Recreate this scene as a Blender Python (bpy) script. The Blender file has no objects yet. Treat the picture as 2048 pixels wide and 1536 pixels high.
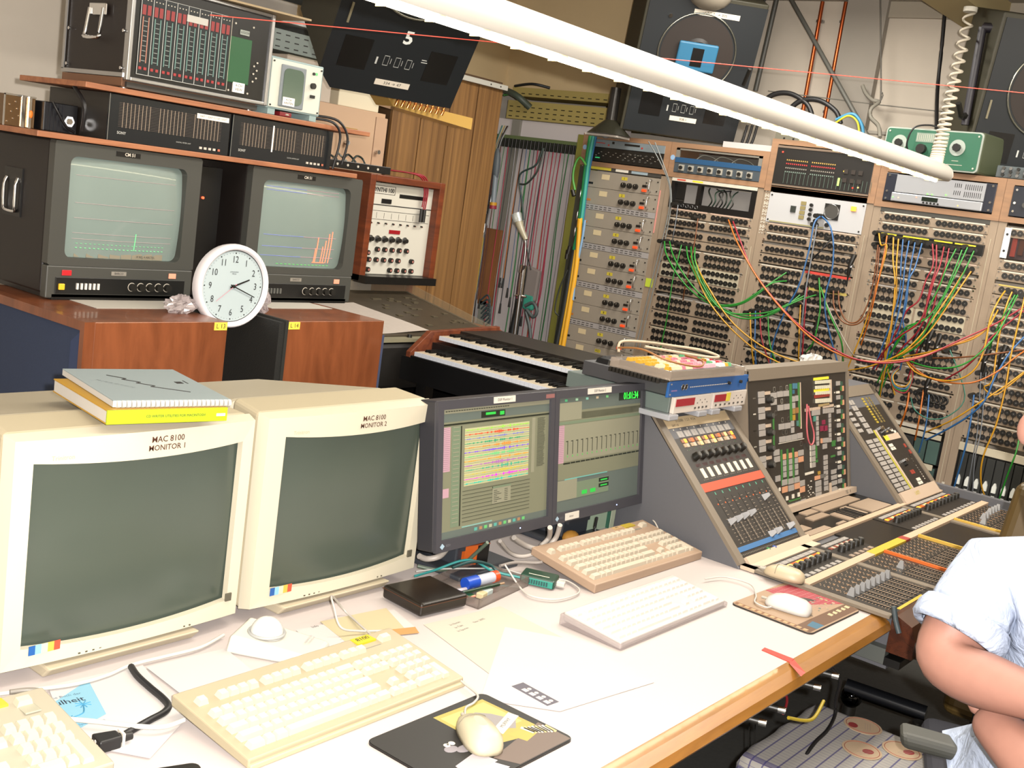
import bpy, math, random
from mathutils import Matrix, Vector
random.seed(7)
SC = bpy.context.scene
COL = SC.collection
R = math.radians
# ---------------------------------------------------------------- camera
CAM = Vector((0, 0, 1.64))
YAW, PIT, ROL, FPX = R(52.92), R(9.713), R(8.212), 2256.4
FW = Vector((math.sin(YAW)*math.cos(PIT), math.cos(YAW)*math.cos(PIT), -math.sin(PIT)))
r0 = Vector((math.cos(YAW), -math.sin(YAW), 0)); u0 = r0.cross(FW)
RT = math.cos(ROL)*r0 + math.sin(ROL)*u0
UP = -math.sin(ROL)*r0 + math.cos(ROL)*u0
cd = bpy.data.cameras.new('camera'); cam = bpy.data.objects.new('camera', cd); COL.objects.link(cam)
cd.sensor_width = 36; cd.lens = FPX*36/2048; cd.clip_start = .05
m = Matrix((RT, UP, -FW)).transposed().to_4x4(); m.translation = CAM
cam.matrix_world = m
SC.camera = cam
# ---------------------------------------------------------------- light
w = bpy.data.worlds.new('world'); SC.world = w; w.use_nodes = True
w.node_tree.nodes['Background'].inputs[0].default_value = (1, .97, .92, 1)
w.node_tree.nodes['Background'].inputs[1].default_value = .10
def lamp(name, kind, loc, power, color=(1, 1, 1), size=.1, sizey=None, rot=(0, 0, 0)):
    l = bpy.data.lights.new(name, kind); l.energy = power; l.color = color
    if kind == 'AREA':
        l.size = size
        if sizey: l.shape = 'RECTANGLE'; l.size_y = sizey
    else: l.shadow_soft_size = size
    o = bpy.data.objects.new(name, l); o.location = loc; o.rotation_euler = rot; COL.objects.link(o); return o
lamp('camera_flash', 'POINT', CAM + RT*.06 + UP*.03 - FW*.02, 560, (1, .962, .925), .012)
lamp('ceiling_fill', 'AREA', (2.2, 1.2, 2.8), 60, (1, .93, .82), 2.2, .5)  # this and the next two: unseen overhead fills added to brighten the far room
lamp('ceiling_fill', 'AREA', (4.3, 2.4, 2.8), 60, (1, .95, .86), 1.4, .4)
lamp('ceiling_fill', 'AREA', (4.2, .6, 2.8), 75, (1, .93, .82), 1.6, .5)
vs = SC.view_settings
vs.view_transform = 'Standard'; vs.look = 'None'; vs.exposure = 0; vs.gamma = 1; vs.use_curve_mapping = False
SC.cycles.max_bounces = 6
# ---------------------------------------------------------------- photo measurement -> point on a real plane
def ray(x, y): return FW + RT*((x-1024)/FPX) - UP*((y-768)/FPX)
def onx(x, y, X): d = ray(x, y); return CAM + d*(X/d.x)
def ony(x, y, Y): d = ray(x, y); return CAM + d*(Y/d.y)
def onz(x, y, Z): d = ray(x, y); return CAM + d*((Z-1.64)/d.z)
# ---------------------------------------------------------------- materials
def lin(c): return c/12.92 if c <= .04045 else ((c+.055)/1.055)**2.4
GAIN = 1.0     # flash falloff evened out in the colours: far sections lifted, near desk lowered
def hexc(h, g=None):
    h = h.lstrip('#'); g = GAIN if g is None else g
    return tuple(min(.86, lin(int(h[i:i+2], 16)/255)*g) if g != 1 else lin(int(h[i:i+2], 16)/255) for i in (0, 2, 4)) + (1,)
MATS = {}
def mat(col, rough=.5, metal=0, emit=0, spec=.5, noise=0, nscale=20, bump=0, alpha=1, trans=0, coat=0):
    key = (col, rough, metal, emit, spec, noise, nscale, bump, alpha, trans, coat, GAIN)
    if key in MATS: return MATS[key]
    m = bpy.data.materials.new('m_'+str(col).strip('#')); m.use_nodes = True
    nt = m.node_tree; b = nt.nodes['Principled BSDF']; c = hexc(col, 1.0 if emit else None)
    b.inputs['Base Color'].default_value = c
    b.inputs['Roughness'].default_value = rough; b.inputs['Metallic'].default_value = metal
    b.inputs['Specular IOR Level'].default_value = spec
    if coat: b.inputs['Coat Weight'].default_value = coat
    if trans: b.inputs['Transmission Weight'].default_value = trans; b.inputs['IOR'].default_value = 1.12
    if alpha < 1: b.inputs['Alpha'].default_value = alpha
    if emit: b.inputs['Emission Color'].default_value = c; b.inputs['Emission Strength'].default_value = emit
    if noise or bump:
        tc = nt.nodes.new('ShaderNodeTexCoord'); nz = nt.nodes.new('ShaderNodeTexNoise')
        nz.inputs['Scale'].default_value = nscale; nz.inputs['Detail'].default_value = 5
        nt.links.new(tc.outputs['Object'], nz.inputs['Vector'])
        if noise:
            mx = nt.nodes.new('ShaderNodeMix'); mx.data_type = 'RGBA'
            mx.inputs[6].default_value = tuple(max(0, v*(1-noise)) for v in c[:3]) + (1,)
            mx.inputs[7].default_value = tuple(min(1, v*(1+noise)) for v in c[:3]) + (1,)
            nt.links.new(nz.outputs['Fac'], mx.inputs[0]); nt.links.new(mx.outputs[2], b.inputs['Base Color'])
        if bump:
            bp = nt.nodes.new('ShaderNodeBump'); bp.inputs['Strength'].default_value = bump; bp.inputs['Distance'].default_value = .002
            nt.links.new(nz.outputs['Fac'], bp.inputs['Height']); nt.links.new(bp.outputs[0], b.inputs['Normal'])
    MATS[key] = m; return m
def wood(c1, c2, scale=(30, 30, 2), rough=.4, name='wood', coat=0):
    key = ('wood', c1, c2, scale, rough, GAIN)
    if key in MATS: return MATS[key]
    m = bpy.data.materials.new(name); m.use_nodes = True; nt = m.node_tree; b = nt.nodes['Principled BSDF']
    b.inputs['Roughness'].default_value = rough; b.inputs['Coat Weight'].default_value = coat
    tc = nt.nodes.new('ShaderNodeTexCoord'); mp = nt.nodes.new('ShaderNodeMapping'); nz = nt.nodes.new('ShaderNodeTexNoise')
    mp.inputs['Scale'].default_value = scale; nz.inputs['Scale'].default_value = 1; nz.inputs['Detail'].default_value = 7
    nz.inputs['Roughness'].default_value = .65; nz.inputs['Distortion'].default_value = .6
    nt.links.new(tc.outputs['Object'], mp.inputs[0]); nt.links.new(mp.outputs[0], nz.inputs['Vector'])
    cr = nt.nodes.new('ShaderNodeValToRGB'); cr.color_ramp.elements[0].color = hexc(c1); cr.color_ramp.elements[0].position = .34
    cr.color_ramp.elements[1].color = hexc(c2); cr.color_ramp.elements[1].position = .66
    nt.links.new(nz.outputs['Fac'], cr.inputs[0]); nt.links.new(cr.outputs[0], b.inputs['Base Color'])
    MATS[key] = m; return m
# ---------------------------------------------------------------- mesh builder
class MB:
    def __init__(s, T=None): s.v = []; s.f = []; s.m = []; s.mats = []; s.T = T; s.cur = 0; s.sm = []
    def use(s, m):
        if m not in s.mats: s.mats.append(m)
        s.cur = s.mats.index(m); return s
    def add(s, vs, fs, smooth=False):
        n = len(s.v)
        s.v += [tuple(s.T @ Vector(p)) if s.T else tuple(p) for p in vs]
        for f in fs: s.f.append([i+n for i in f]); s.m.append(s.cur); s.sm.append(smooth)
        return s
    def box(s, x0, x1, y0, y1, z0, z1):
        return s.add([(x0,y0,z0),(x1,y0,z0),(x1,y1,z0),(x0,y1,z0),(x0,y0,z1),(x1,y0,z1),(x1,y1,z1),(x0,y1,z1)],
                     [(0,3,2,1),(4,5,6,7),(0,1,5,4),(1,2,6,5),(2,3,7,6),(3,0,4,7)])
    def cbox(s, x, y, z, sx, sy, sz): return s.box(x-sx/2, x+sx/2, y-sy/2, y+sy/2, z-sz/2, z+sz/2)
    def hexa(s, P):  # 8 corner points, bottom ring then top ring
        return s.add(P, [(0,3,2,1),(4,5,6,7),(0,1,5,4),(1,2,6,5),(2,3,7,6),(3,0,4,7)])
    def ext(s, P, a, b, ax='y'):  # extrude 2D outline along an axis
        g = {'y': lambda p, t: (p[0], t, p[1]), 'x': lambda p, t: (t, p[0], p[1]), 'z': lambda p, t: (p[0], p[1], t)}[ax]
        n = len(P); vs = [g(p, a) for p in P] + [g(p, b) for p in P]
        fs = [list(range(n))[::-1], list(range(n, 2*n))] + [(i, (i+1) % n, (i+1) % n+n, i+n) for i in range(n)]
        return s.add(vs, fs)
    def cyl(s, x, y, z, r, h, ax='z', n=12, r2=None, smooth=True):
        r2 = r if r2 is None else r2
        g = {'z': lambda a, b, t: (x+a, y+b, z+t), 'y': lambda a, b, t: (x+a, y+t, z+b), 'x': lambda a, b, t: (x+t, y+a, z+b)}[ax]
        vs = [g(r*math.cos(2*math.pi*i/n), r*math.sin(2*math.pi*i/n), 0) for i in range(n)] + \
             [g(r2*math.cos(2*math.pi*i/n), r2*math.sin(2*math.pi*i/n), h) for i in range(n)]
        s.add(vs, [(i, (i+1) % n, (i+1) % n+n, i+n) for i in range(n)], smooth)
        return s.add(vs, [list(range(n))[::-1], list(range(n, 2*n))])
    def ring(s, x, y, z, r, rt, ax='y', n=32, k=6):
        vs = []; fs = []
        for i in range(n):
            a = 2*math.pi*i/n
            for j in range(k):
                b = 2*math.pi*j/k; q = r+rt*math.cos(b); h = rt*math.sin(b)
                p = (q*math.cos(a), h, q*math.sin(a))
                if ax == 'z': p = (p[0], p[2], p[1])
                if ax == 'x': p = (p[1], p[0], p[2])
                vs.append((x+p[0], y+p[1], z+p[2]))
        for i in range(n):
            for j in range(k): fs.append((i*k+j, i*k+(j+1) % k, ((i+1) % n)*k+(j+1) % k, ((i+1) % n)*k+j))
        return s.add(vs, fs, True)
    def disc(s, x, y, z, r, ax='y', n=24, sx=1):
        p = [(x+sx*r*math.cos(2*math.pi*i/n), y, z+r*math.sin(2*math.pi*i/n)) for i in range(n)]
        if ax == 'z': p = [(x+sx*r*math.cos(2*math.pi*i/n), y+r*math.sin(2*math.pi*i/n), z) for i in range(n)]
        return s.add(p, [list(range(n))])
    def ell(s, x, y, z, a, b, c, n=14, k=8, zcut=-1):
        vs = []; fs = []
        for j in range(k+1):
            t = -math.pi/2+math.pi*j/k
            for i in range(n):
                u = 2*math.pi*i/n
                vs.append((x+a*math.cos(t)*math.cos(u), y+b*math.cos(t)*math.sin(u), z+c*max(zcut, math.sin(t))))
        for j in range(k):
            for i in range(n): fs.append((j*n+i, j*n+(i+1) % n, (j+1)*n+(i+1) % n, (j+1)*n+i))
        return s.add(vs, fs, True)
    def tube(s, P, r, n=6, sub=6, r2=None):
        P = [Vector(p) for p in P]
        if sub > 1 and len(P) > 2:
            Q = []
            for i in range(len(P)-1):
                a = P[max(i-1, 0)]; b = P[i]; c = P[i+1]; d = P[min(i+2, len(P)-1)]
                for k in range(sub):
                    t = k/sub
                    Q.append(.5*((2*b)+(c-a)*t+(2*a-5*b+4*c-d)*t*t+(3*b-3*c+d-a)*t*t*t))
            Q.append(P[-1]); P = Q
        vs = []; fs = []; N = len(P)
        up = Vector((.13, .21, .97))
        for i, p in enumerate(P):
            t = (P[min(i+1, N-1)]-P[max(i-1, 0)])
            t = t.normalized() if t.length > 1e-9 else Vector((0, 0, 1))
            a = t.cross(up)
            if a.length < .05: a = t.cross(Vector((1, 0, 0)))
            a.normalize(); b = t.cross(a)
            rr = r if r2 is None else r+(r2-r)*i/(N-1)
            for j in range(n):
                q = p+rr*(math.cos(2*math.pi*j/n)*a+math.sin(2*math.pi*j/n)*b); vs.append(tuple(q))
        for i in range(N-1):
            for j in range(n): fs.append((i*n+j, i*n+(j+1) % n, (i+1)*n+(j+1) % n, (i+1)*n+j))
        s.add(vs, fs, True)
        return s.add([vs[j] for j in range(n)]+[vs[(N-1)*n+j] for j in range(n)], [list(range(n))[::-1], list(range(n, 2*n))])
    def mesh(s, name, m=None):
        me = bpy.data.meshes.new(name); me.from_pydata(s.v, [], s.f)
        ms = s.mats or [m]
        for q in ms: me.materials.append(q)
        if len(ms) > 1: me.polygons.foreach_set('material_index', s.m)
        me.polygons.foreach_set('use_smooth', s.sm)
        me.update(); return me
    def build(s, name, m=None, parent=None, bevel=0, loc=None, seg=2, **k):
        o = link(name, s.mesh(name, m), parent)
        if loc: o.location = loc
        if bevel:
            b = o.modifiers.new('bevel', 'BEVEL'); b.width = bevel; b.segments = seg; b.limit_method = 'ANGLE'; b.angle_limit = R(40)
        for a, q in k.items(): o[a] = q
        return o
def link(name, me, parent=None, M=None):
    o = bpy.data.objects.new(name, me); COL.objects.link(o)
    if parent: o.parent = parent
    if M is not None: o.matrix_local = M
    return o
def at(x, y, z): return Matrix.Translation((x, y, z))
def thing(name, label, cat, loc=(0, 0, 0), rz=0, group=None, rx=0):
    o = bpy.data.objects.new(name, None); COL.objects.link(o); o.empty_display_size = .02
    o.location = loc; o.rotation_euler = (R(rx), 0, R(rz)); o['label'] = label; o['category'] = cat
    if group: o['group'] = group
    return o
def tag(o, label, cat, group=None):
    o['label'] = label; o['category'] = cat
    if group: o['group'] = group
    return o
def dup(root, loc=None, rz=None, label=None):
    r = root.copy(); COL.objects.link(r)
    if loc is not None: r.location = loc
    if rz is not None: r.rotation_euler = (0, 0, R(rz))
    if label: r['label'] = label
    for ch in list(root.children):
        c = ch.copy(); COL.objects.link(c); c.parent = r
        for g in list(ch.children):
            d = g.copy(); COL.objects.link(d); d.parent = c
    return r
TXT = {}
def text(s, size, m, parent, x, y, z, rx=90, rz=0, name='lettering', align='CENTER', bold=0, sx=1):
    """flat lettering; default stands in the local xz plane and faces -y"""
    key = (s, round(bold, 4), m.name)
    if key not in TXT:
        cu = bpy.data.curves.new('t', 'FONT'); cu.body = s; cu.align_x = align; cu.align_y = 'CENTER'; cu.size = 1
        cu.offset = bold; cu.resolution_u = 2
        ob = bpy.data.objects.new('t', cu); COL.objects.link(ob)
        bpy.context.view_layer.update()
        me = bpy.data.meshes.new_from_object(ob.evaluated_get(bpy.context.evaluated_depsgraph_get()))
        bpy.data.objects.remove(ob); me.materials.clear(); me.materials.append(m); TXT[key] = me
    o = link(name, TXT[key], parent)
    o.location = (x, y, z); o.rotation_euler = (R(rx), 0, R(rz)); o.scale = (size*sx, size, size)
    return o
def arc(cx, cy, r, a0, a1, n=6): return [(cx+r*math.cos(R(a0+(a1-a0)*i/n)), cy+r*math.sin(R(a0+(a1-a0)*i/n))) for i in range(n+1)]
def rrect(x0, x1, y0, y1, r, n=4):
    return arc(x1-r, y0+r, r, -90, 0, n)+arc(x1-r, y1-r, r, 0, 90, n)+arc(x0+r, y1-r, r, 90, 180, n)+arc(x0+r, y0+r, r, 180, 270, n)
BLK = mat('#15130f', .45); BLK2 = mat('#0c0b0a', .35); WHT = mat('#d8d4c8', .5); CHR = mat('#d8d8d8', .12, 1); STL = mat('#a0a0a0', .3, 1)
DGR = mat('#3c3a36', .5); INK = mat('#1a1816', .7); RED = mat('#b02018', .5); YEL = mat('#cdbb28', .6); PAPER = mat('#d8d0c4', .8)
RUB = mat('#100f10', .5)
# ================================================================ ROOM
GAIN = 1.3
WALLP = mat('#a89f92', .9, noise=.06, nscale=8)
def struct(o): o['kind'] = 'structure'; return o
X_RACK = 5.1; X_WALL = 5.9; Y_WALL = 4.75
struct(MB().box(-1.6, X_WALL, -2.5, Y_WALL, -.1, 0).build('floor', mat('#2c2c2a', .7, noise=.35, nscale=60, bump=.4)))
struct(MB().box(-1.6, X_WALL, -2.5, Y_WALL, 2.86, 2.95).build('ceiling', mat('#8c8578', .9)))
struct(MB().box(X_WALL, X_WALL+.1, -2.5, Y_WALL+.1, -.1, 2.95).build('wall_right', WALLP))
struct(MB().box(-1.6, X_WALL, Y_WALL, Y_WALL+.1, -.1, 2.95).build('wall_back', mat('#b4aca0', .9, noise=.05, nscale=8)))
struct(MB().box(-1.7, -1.6, -2.5, Y_WALL+.1, -.1, 2.95).build('wall_left', WALLP))
struct(MB().box(-1.6, X_WALL, -2.6, -2.5, -.1, 2.95).build('wall_front', WALLP))
# pier that stands proud of the right wall (grey face in the photo), seam strip
a = onx(1693, 0, X_WALL); b = onx(1775, 18, X_WALL)
struct(MB().box(X_WALL-.05, X_WALL, b.y-.02, b.y+.2, 0, 2.86).build('trim_1', mat('#857f76', .9)))
struct(MB().box(X_WALL-.02, X_WALL, -2.5, b.y-.02, 2.78, 2.86).build('trim_2', mat('#8e8678', .9)))
struct(MB().box(X_WALL-.012, X_WALL, -2.5, 3.0, 2.19, 2.205).build('trim_3', mat('#908a80', .8)))
# beige bulkhead above the cable alcove
struct(MB().box(5.58, X_WALL, 3.5, Y_WALL, 2.24, 2.86).build('trim_4', mat('#b8a37e', .85, noise=.05, nscale=6)))
struct(MB().box(4.0, 5.58, 4.6, Y_WALL, 2.24, 2.86).build('trim_9', mat('#b8a37e', .85, noise=.05, nscale=6)))
# white panelled alcove wall behind the hanging leads
struct(MB().box(5.42, 5.46, 3.55, Y_WALL, 0, 2.05).build('trim_5', mat('#b4adac', .7)))
struct(MB().box(5.40, 5.42, 4.30, 4.36, 0, 2.05).build('trim_6', mat('#77746c', .6)))
# ceiling beam that carries the lamp cord
q = onz(1936, 57, 2.74)
struct(MB().box(2.2, X_WALL, q.y-.19, q.y+.02, 2.74, 2.86).build('trim_7', mat('#9a8c66', .85)))

# copper pipes on the wall
for k, (x, lab) in enumerate(((1646, 'left of the two copper heating pipes on the wall above the racks'), (1693, 'right of the two copper heating pipes on the wall above the racks'))):
    p = onx(x, 0, X_WALL-.04)
    o = thing('copper_pipe', lab, 'pipe', (p.x, p.y, 1.9))
    MB().cyl(0, 0, 0, .011, .95, n=14).build('pipe', mat('#a2512c', .3, .85), o)
    for z in (.38, .85): MB().cbox(.015, 0, z, .03, .034, .014).build('pipe_clip', STL, o)
# ceiling suspension rods, wires
def wire(name, lab, cat, P, r, m, group=None, sub=6, n=6):
    return tag(MB().tube(P, r, n=n, sub=sub).build(name, m), lab, cat, group)
wire('steel_rod', 'dark diagonal steel rod in front of the copper pipes', 'rod', [onx(1580, -5, 5.7), onx(1742, 285, 5.55)], .012, mat('#4a4944', .5), sub=1)
wire('hanging_wire', 'thin straight hanging wire with a loop beside the coiled pale hose', 'wire', [onx(1761, 0, 5.75), onx(1762, 185, 5.75), onx(1758, 205, 5.75), onx(1766, 190, 5.75), onx(1761, 183, 5.75)], .004, mat('#55524c', .5), sub=3)
wire('grey_hose', 'grey cable with a cut end bending out of the pier above the racks', 'cable', [onx(1725, 171, 5.8), onx(1732, 187, 5.78), onx(1745, 200, 5.76), onx(1758, 204, 5.75), onx(1742, 218, 5.7), onx(1742, 235, 5.7), onx(1757, 252, 5.66), onx(1760, 275, 5.6)], .010, mat('#7a766c', .6))
wire('hanging_cable', 'black cable hanging straight down behind the green meter box', 'cable', [onx(1892, 0, 5.7), onx(1884, 90, 5.66), onx(1875, 180, 5.6), onx(1873, 262, 5.3)], .009, RUB)
wire('steel_rod', 'thin dark vertical rod right of the tilted loudspeaker', 'rod', [onx(1553, 0, 5.6), onx(1511, 182, 5.6)], .014, mat('#3a3934', .5), sub=1)
wire('wall_wire', 'thin wire strung level along the wall behind the white coiled hose', 'wire', [onx(1536, 182, 5.85), onx(1762, 210, 5.85), onx(1920, 227, 5.85)], .003, mat('#6a675f', .6), sub=1)
# red string across the whole room
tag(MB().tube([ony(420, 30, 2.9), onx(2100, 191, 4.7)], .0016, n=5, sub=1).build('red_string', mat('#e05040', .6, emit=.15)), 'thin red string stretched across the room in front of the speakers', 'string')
# ================================================================ RACK WALL (faces -X: local x -> -Y, local y -> +X)
GAIN = 1.0
TAN = mat('#857563', .55, noise=.05, nscale=30); TAN2 = mat('#7f6d5b', .5); CREAM = mat('#a39a85', .7); LINEN = mat('#b5aea0', .7)
PINE = wood('#7d6048', '#8c6a4e', (3, 3, 40), .6, 'pine'); HOLE = mat('#0a0b0b', .35, spec=.8)
def rack_y(n): return 3.022-.552*(n-2)          # left edge (far end) of bay n
def jack_mesh(halo=False):
    b = MB().use(BLK).cyl(0, -.0045, 0, .0128, .0045, 'y', 14, .0118)
    b.use(HOLE).disc(0, -.0047, 0, .0085); b.use(STL).disc(0, -.0049, .0, .0022, n=8); return b.mesh('jack')
JACK = jack_mesh()
SCREW = MB().use(CHR).cyl(0, -.003, 0, .004, .003, 'y', 8).mesh('screw')
def XL(i): return .037+.0258*i if i < 8 else .037+.4137-.0258*(15-i)   # 16 jacks in two groups of eight
PAIRDOT = MB().use(BLK2); [PAIRDOT.cbox(XL(i), -.0005, -.0185, .003, .001, .016) for i in range(16)]
PAIRDOT = PAIRDOT.mesh('link_mark')
bays = {}
def bay(n, lab, zj, wide=True):
    t = thing('rack_bay', lab, 'rack', (X_RACK, rack_y(n), 0), -90, 'tall rack bays along the wall')
    bays[n] = t; top = zj
    MB().box(-.035, 0, .002, .02, 0, 1.815).build('upright', TAN, t)
    MB().box(.483, .518, .002, .02, 0, 1.815).build('upright', TAN, t)
    MB().box(0, .483, .006, .02, 0, .60).build('base_panel', TAN2, t)
    return t
def vline(t, x, z0, z1): MB().box(x-.0012, x+.0012, .0006, .002, z0, z1).build('seam_strip', CREAM, t)
def jpanel(t, zs, strip=None, scol=LINEN, back=None, pair=False, skip=(), screws=True):
    """one jack panel; zs = jack row heights"""
    z1 = max(zs)+.022; z0 = min(zs)-.021
    p = MB().box(0, .483, 0, .004, z0, z1).build('jack_panel', TAN, t, bevel=.0008, seg=1)
    if back: MB().box(.018, .246-.01, -.0012, 0, z0+.003, z1-.002).box(.246, .466, -.0012, 0, z0+.003, z1-.002).build('label_field', back, p)
    for r, z in enumerate(zs):
        if strip and (not pair or r == 0):
            MB().box(.02, .232, -.0016, 0, z+.0155, z+.0215).box(.25, .466, -.0016, 0, z+.0155, z+.0215).build('label_strip', scol if r == 0 or not pair else scol, p)
        for i in range(16):
            if (r, i) in skip: continue
            link('jack', JACK, p, at(XL(i), -.001, z))
    if pair: link('link_marks', PAIRDOT, p, at(0, 0, zs[0]))['kind'] = 'stuff'
    if screws:
        for z in (z0+.008, z1-.008):
            link('screw', SCREW, p, at(.009, 0, z)); link('screw', SCREW, p, at(.474, 0, z))
    return p
GRS = mat('#9a9590', .6)
# bay 2
t = bay(2, 'tan jack rack bay right of the grey amplifier column, black framed opening at its top', 1.8)
vline(t, .5, .62, 1.53)
jpanel(t, [1.640], True, mat('#b59a88', .7)); jpanel(t, [1.592], True); jpanel(t, [1.537]); jpanel(t, [1.490])
jpanel(t, [1.441, 1.404], True, pair=True)
jpanel(t, [1.366, 1.329], back=CREAM); jpanel(t, [1.290, 1.253], back=None)
jpanel(t, [1.194, 1.157], True, GRS, pair=True); jpanel(t, [1.109, 1.071]); jpanel(t, [1.023, .986], True, CREAM, pair=True)
jpanel(t, [.936, .899]); jpanel(t, [.85, .812], pair=True); jpanel(t, [.762, .724]); jpanel(t, [.674, .636])
# bay 3
t = bay(3, 'tan jack rack bay behind the console with a red label strip and white speaker panel', 1.8)
vline(t, .5, .62, 1.66)
jpanel(t, [1.635], True, mat('#b5a090', .7)); jpanel(t, [1.589], True); jpanel(t, [1.532]); jpanel(t, [1.484])
p = jpanel(t, [1.434, 1.396], True, pair=True)
MB().box(.25, .474, -.002, 0, 1.447, 1.459).build('label_strip', mat('#b53a30', .6), p, label='red label strip')
p = jpanel(t, [1.358, 1.320], True, pair=True)
MB().box(.25, .474, -.002, 0, 1.371, 1.384).build('label_strip', mat('#a8964e', .6), p, label='yellow label strip')
jpanel(t, [1.283, 1.247], True, mat('#b8a8a0', .6), pair=True); jpanel(t, [1.188, 1.150], True, GRS, pair=True); jpanel(t, [1.106, 1.068], pair=True)
jpanel(t, [1.016, .980], True, CREAM, pair=True); jpanel(t, [.936, .899]); jpanel(t, [.85, .812], pair=True); jpanel(t, [.762, .724]); jpanel(t, [.674, .636])
# bay 4
t = bay(4, 'tan jack rack bay with a black and yellow strip full of plugged leads', 1.8)
vline(t, .5, .62, 1.72)
MB().box(0, .483, 0, .004, 1.776, 1.812).build('blank_panel', mat('#3b3a35', .5), t)
jpanel(t, [1.757], True); jpanel(t, [1.711], True); jpanel(t, [1.624], True); jpanel(t, [1.580], True, mat('#b5a090', .7))
jpanel(t, [1.523], True); jpanel(t, [1.475], True)
jpanel(t, [1.430, 1.392], True, GRS, pair=True); jpanel(t, [1.353, 1.311], back=CREAM); jpanel(t, [1.272, 1.234], back=None)
jpanel(t, [1.175, 1.137], True, GRS, pair=True); jpanel(t, [1.091, 1.053], True, LINEN); jpanel(t, [1.003, .965], True, LINEN, pair=True)
jpanel(t, [.921, .881], True, pair=True)
# bay 5
t = bay(5, 'rightmost tan jack rack bay with white label strips, partly behind the seated man', 1.8)
jpanel(t, [1.757], True); jpanel(t, [1.619], True); jpanel(t, [1.574], True); jpanel(t, [1.515], True, mat('#a8964e', .6)); jpanel(t, [1.468])
for z in (1.422, 1.344, 1.267): jpanel(t, [z, z-.038], True, LINEN)
for z in (1.173, 1.091, 1.004, .915): jpanel(t, [z, z-.039], True, LINEN, pair=True)
MB().box(.0, .483, -.004, .004, .80, .835).build('label_rail', mat('#a9a08c', .7), t, bevel=.001)
t6 = MB().box(-.035, .60, .002, .02, 0, 1.815).build('rack_bay', TAN); t6.location = (X_RACK, rack_y(6), 0); t6.rotation_euler = (0, 0, R(-90))
tag(t6, 'plain tan rack bay hidden behind the seated man at the far right', 'rack')
# small posters / marks on the uprights
t = bays[2]
for k in range(5):
    m_ = MB()
    for j in range(18): m_.box(.527+k*.0075, .532+k*.0075, .0002, .0016, 1.60+j*.0125+(.004 if k % 2 else 0), 1.6+j*.0125+(.005+.004*((j*7+k*3) % 3)))
    m_.build('scale_marks', LINEN, t)
MB().box(-.06, -.018, -.0018, .002, 1.24, 1.285).build('sticky_note', mat('#a8b832', .7), t, label='yellow green sticky note')
t = bays[4]
MB().box(.512, .524, .0005, .002, .60, .64).build('label_sticker', LINEN, t)
MB().box(.012, .471, -.003, .001, .845, .862).build('label_rail', LINEN, t)
MB().box(.012, .471, -.003, .001, .815, .838).build('label_rail', mat('#a9a08c', .7), t)

# ---- black+yellow strip of bay 4
s = thing('patch_strip', 'black patch strip with yellow label bars and coloured leads plugged in', 'panel', (X_RACK-.002, rack_y(4), 1.664), -90)
MB().box(0, .483, -.012, -.001, -.023, .023).build('body', BLK2, s, bevel=.001)
MB().box(.03, .1, -.0135, -.012, .013, .019).box(.13, .246, -.0135, -.012, .013, .019).box(.27, .35, -.0135, -.012, .013, .019).box(.36, .45, -.0135, -.012, .013, .019).build('label_bar', YEL, s)
for i in range(16): link('jack', JACK, s, at(XL(i), -.012, -.004))

# ---- green and white cards cage at the bottom of bay 5 and 4
for n, z0, z1, lab in ((5, .55, .797, 'card cage with white tabbed plug-in cards below the rightmost jack panels'), (4, .70, .812, 'plug-in module cage with red modules and a red lamp'), (4, .56, .69, 'lower plug-in module cage with one orange lamp')):
    c = thing('card_cage', lab, 'rack unit', (X_RACK, rack_y(n), 0), -90)
    MB().box(0, .483, .01, .25, z0, z1).build('housing', BLK2, c)
    if n == 5:
        for i in range(12):
            x = .012+i*.0385
            MB().box(x, x+.034, -.002, .01, z0+.004, z1-.006).build('card', mat('#1c1d1a', .5), c, bevel=.001)
            if i < 12: MB().use(mat('#c4c6c0', .5)).ext([(x+.006, z0+.10), (x+.024, z0+.10), (x+.024, z0+.125), (x+.018, z0+.142), (x+.012, z0+.142), (x+.006, z0+.125)], -.014, -.002).box(x+.008, x+.022, -.008, -.002, z0+.02, z0+.085).build('card_tab', None, c)
    else:
        for i in range(8):
            x = .012+i*.058; cl = ['#1c1d1a', '#1c1d1a', '#6e2420', '#6e2420', '#1c1d1a', '#1c1d1a', '#314540', '#3a504a'][i] if z0 > .6 else ['#1c1d1a']*6+['#314540', '#314540']
            cl = cl if isinstance(cl, str) else cl[i]
            MB().box(x, x+.052, -.002, .01, z0+.004, z1-.006).build('module', mat(cl, .5), c, bevel=.001)
        MB().ell(.30, -.006, z0+.085, .009, .006, .009).build('lamp', mat('#ff5a50' if z0 > .6 else '#f09040', .3, emit=2), c)
        if z0 < .6: MB().box(.27, .46, -.006, .0, .675, .70).build('label_rail', mat('#a9a08c', .7), c)

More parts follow.
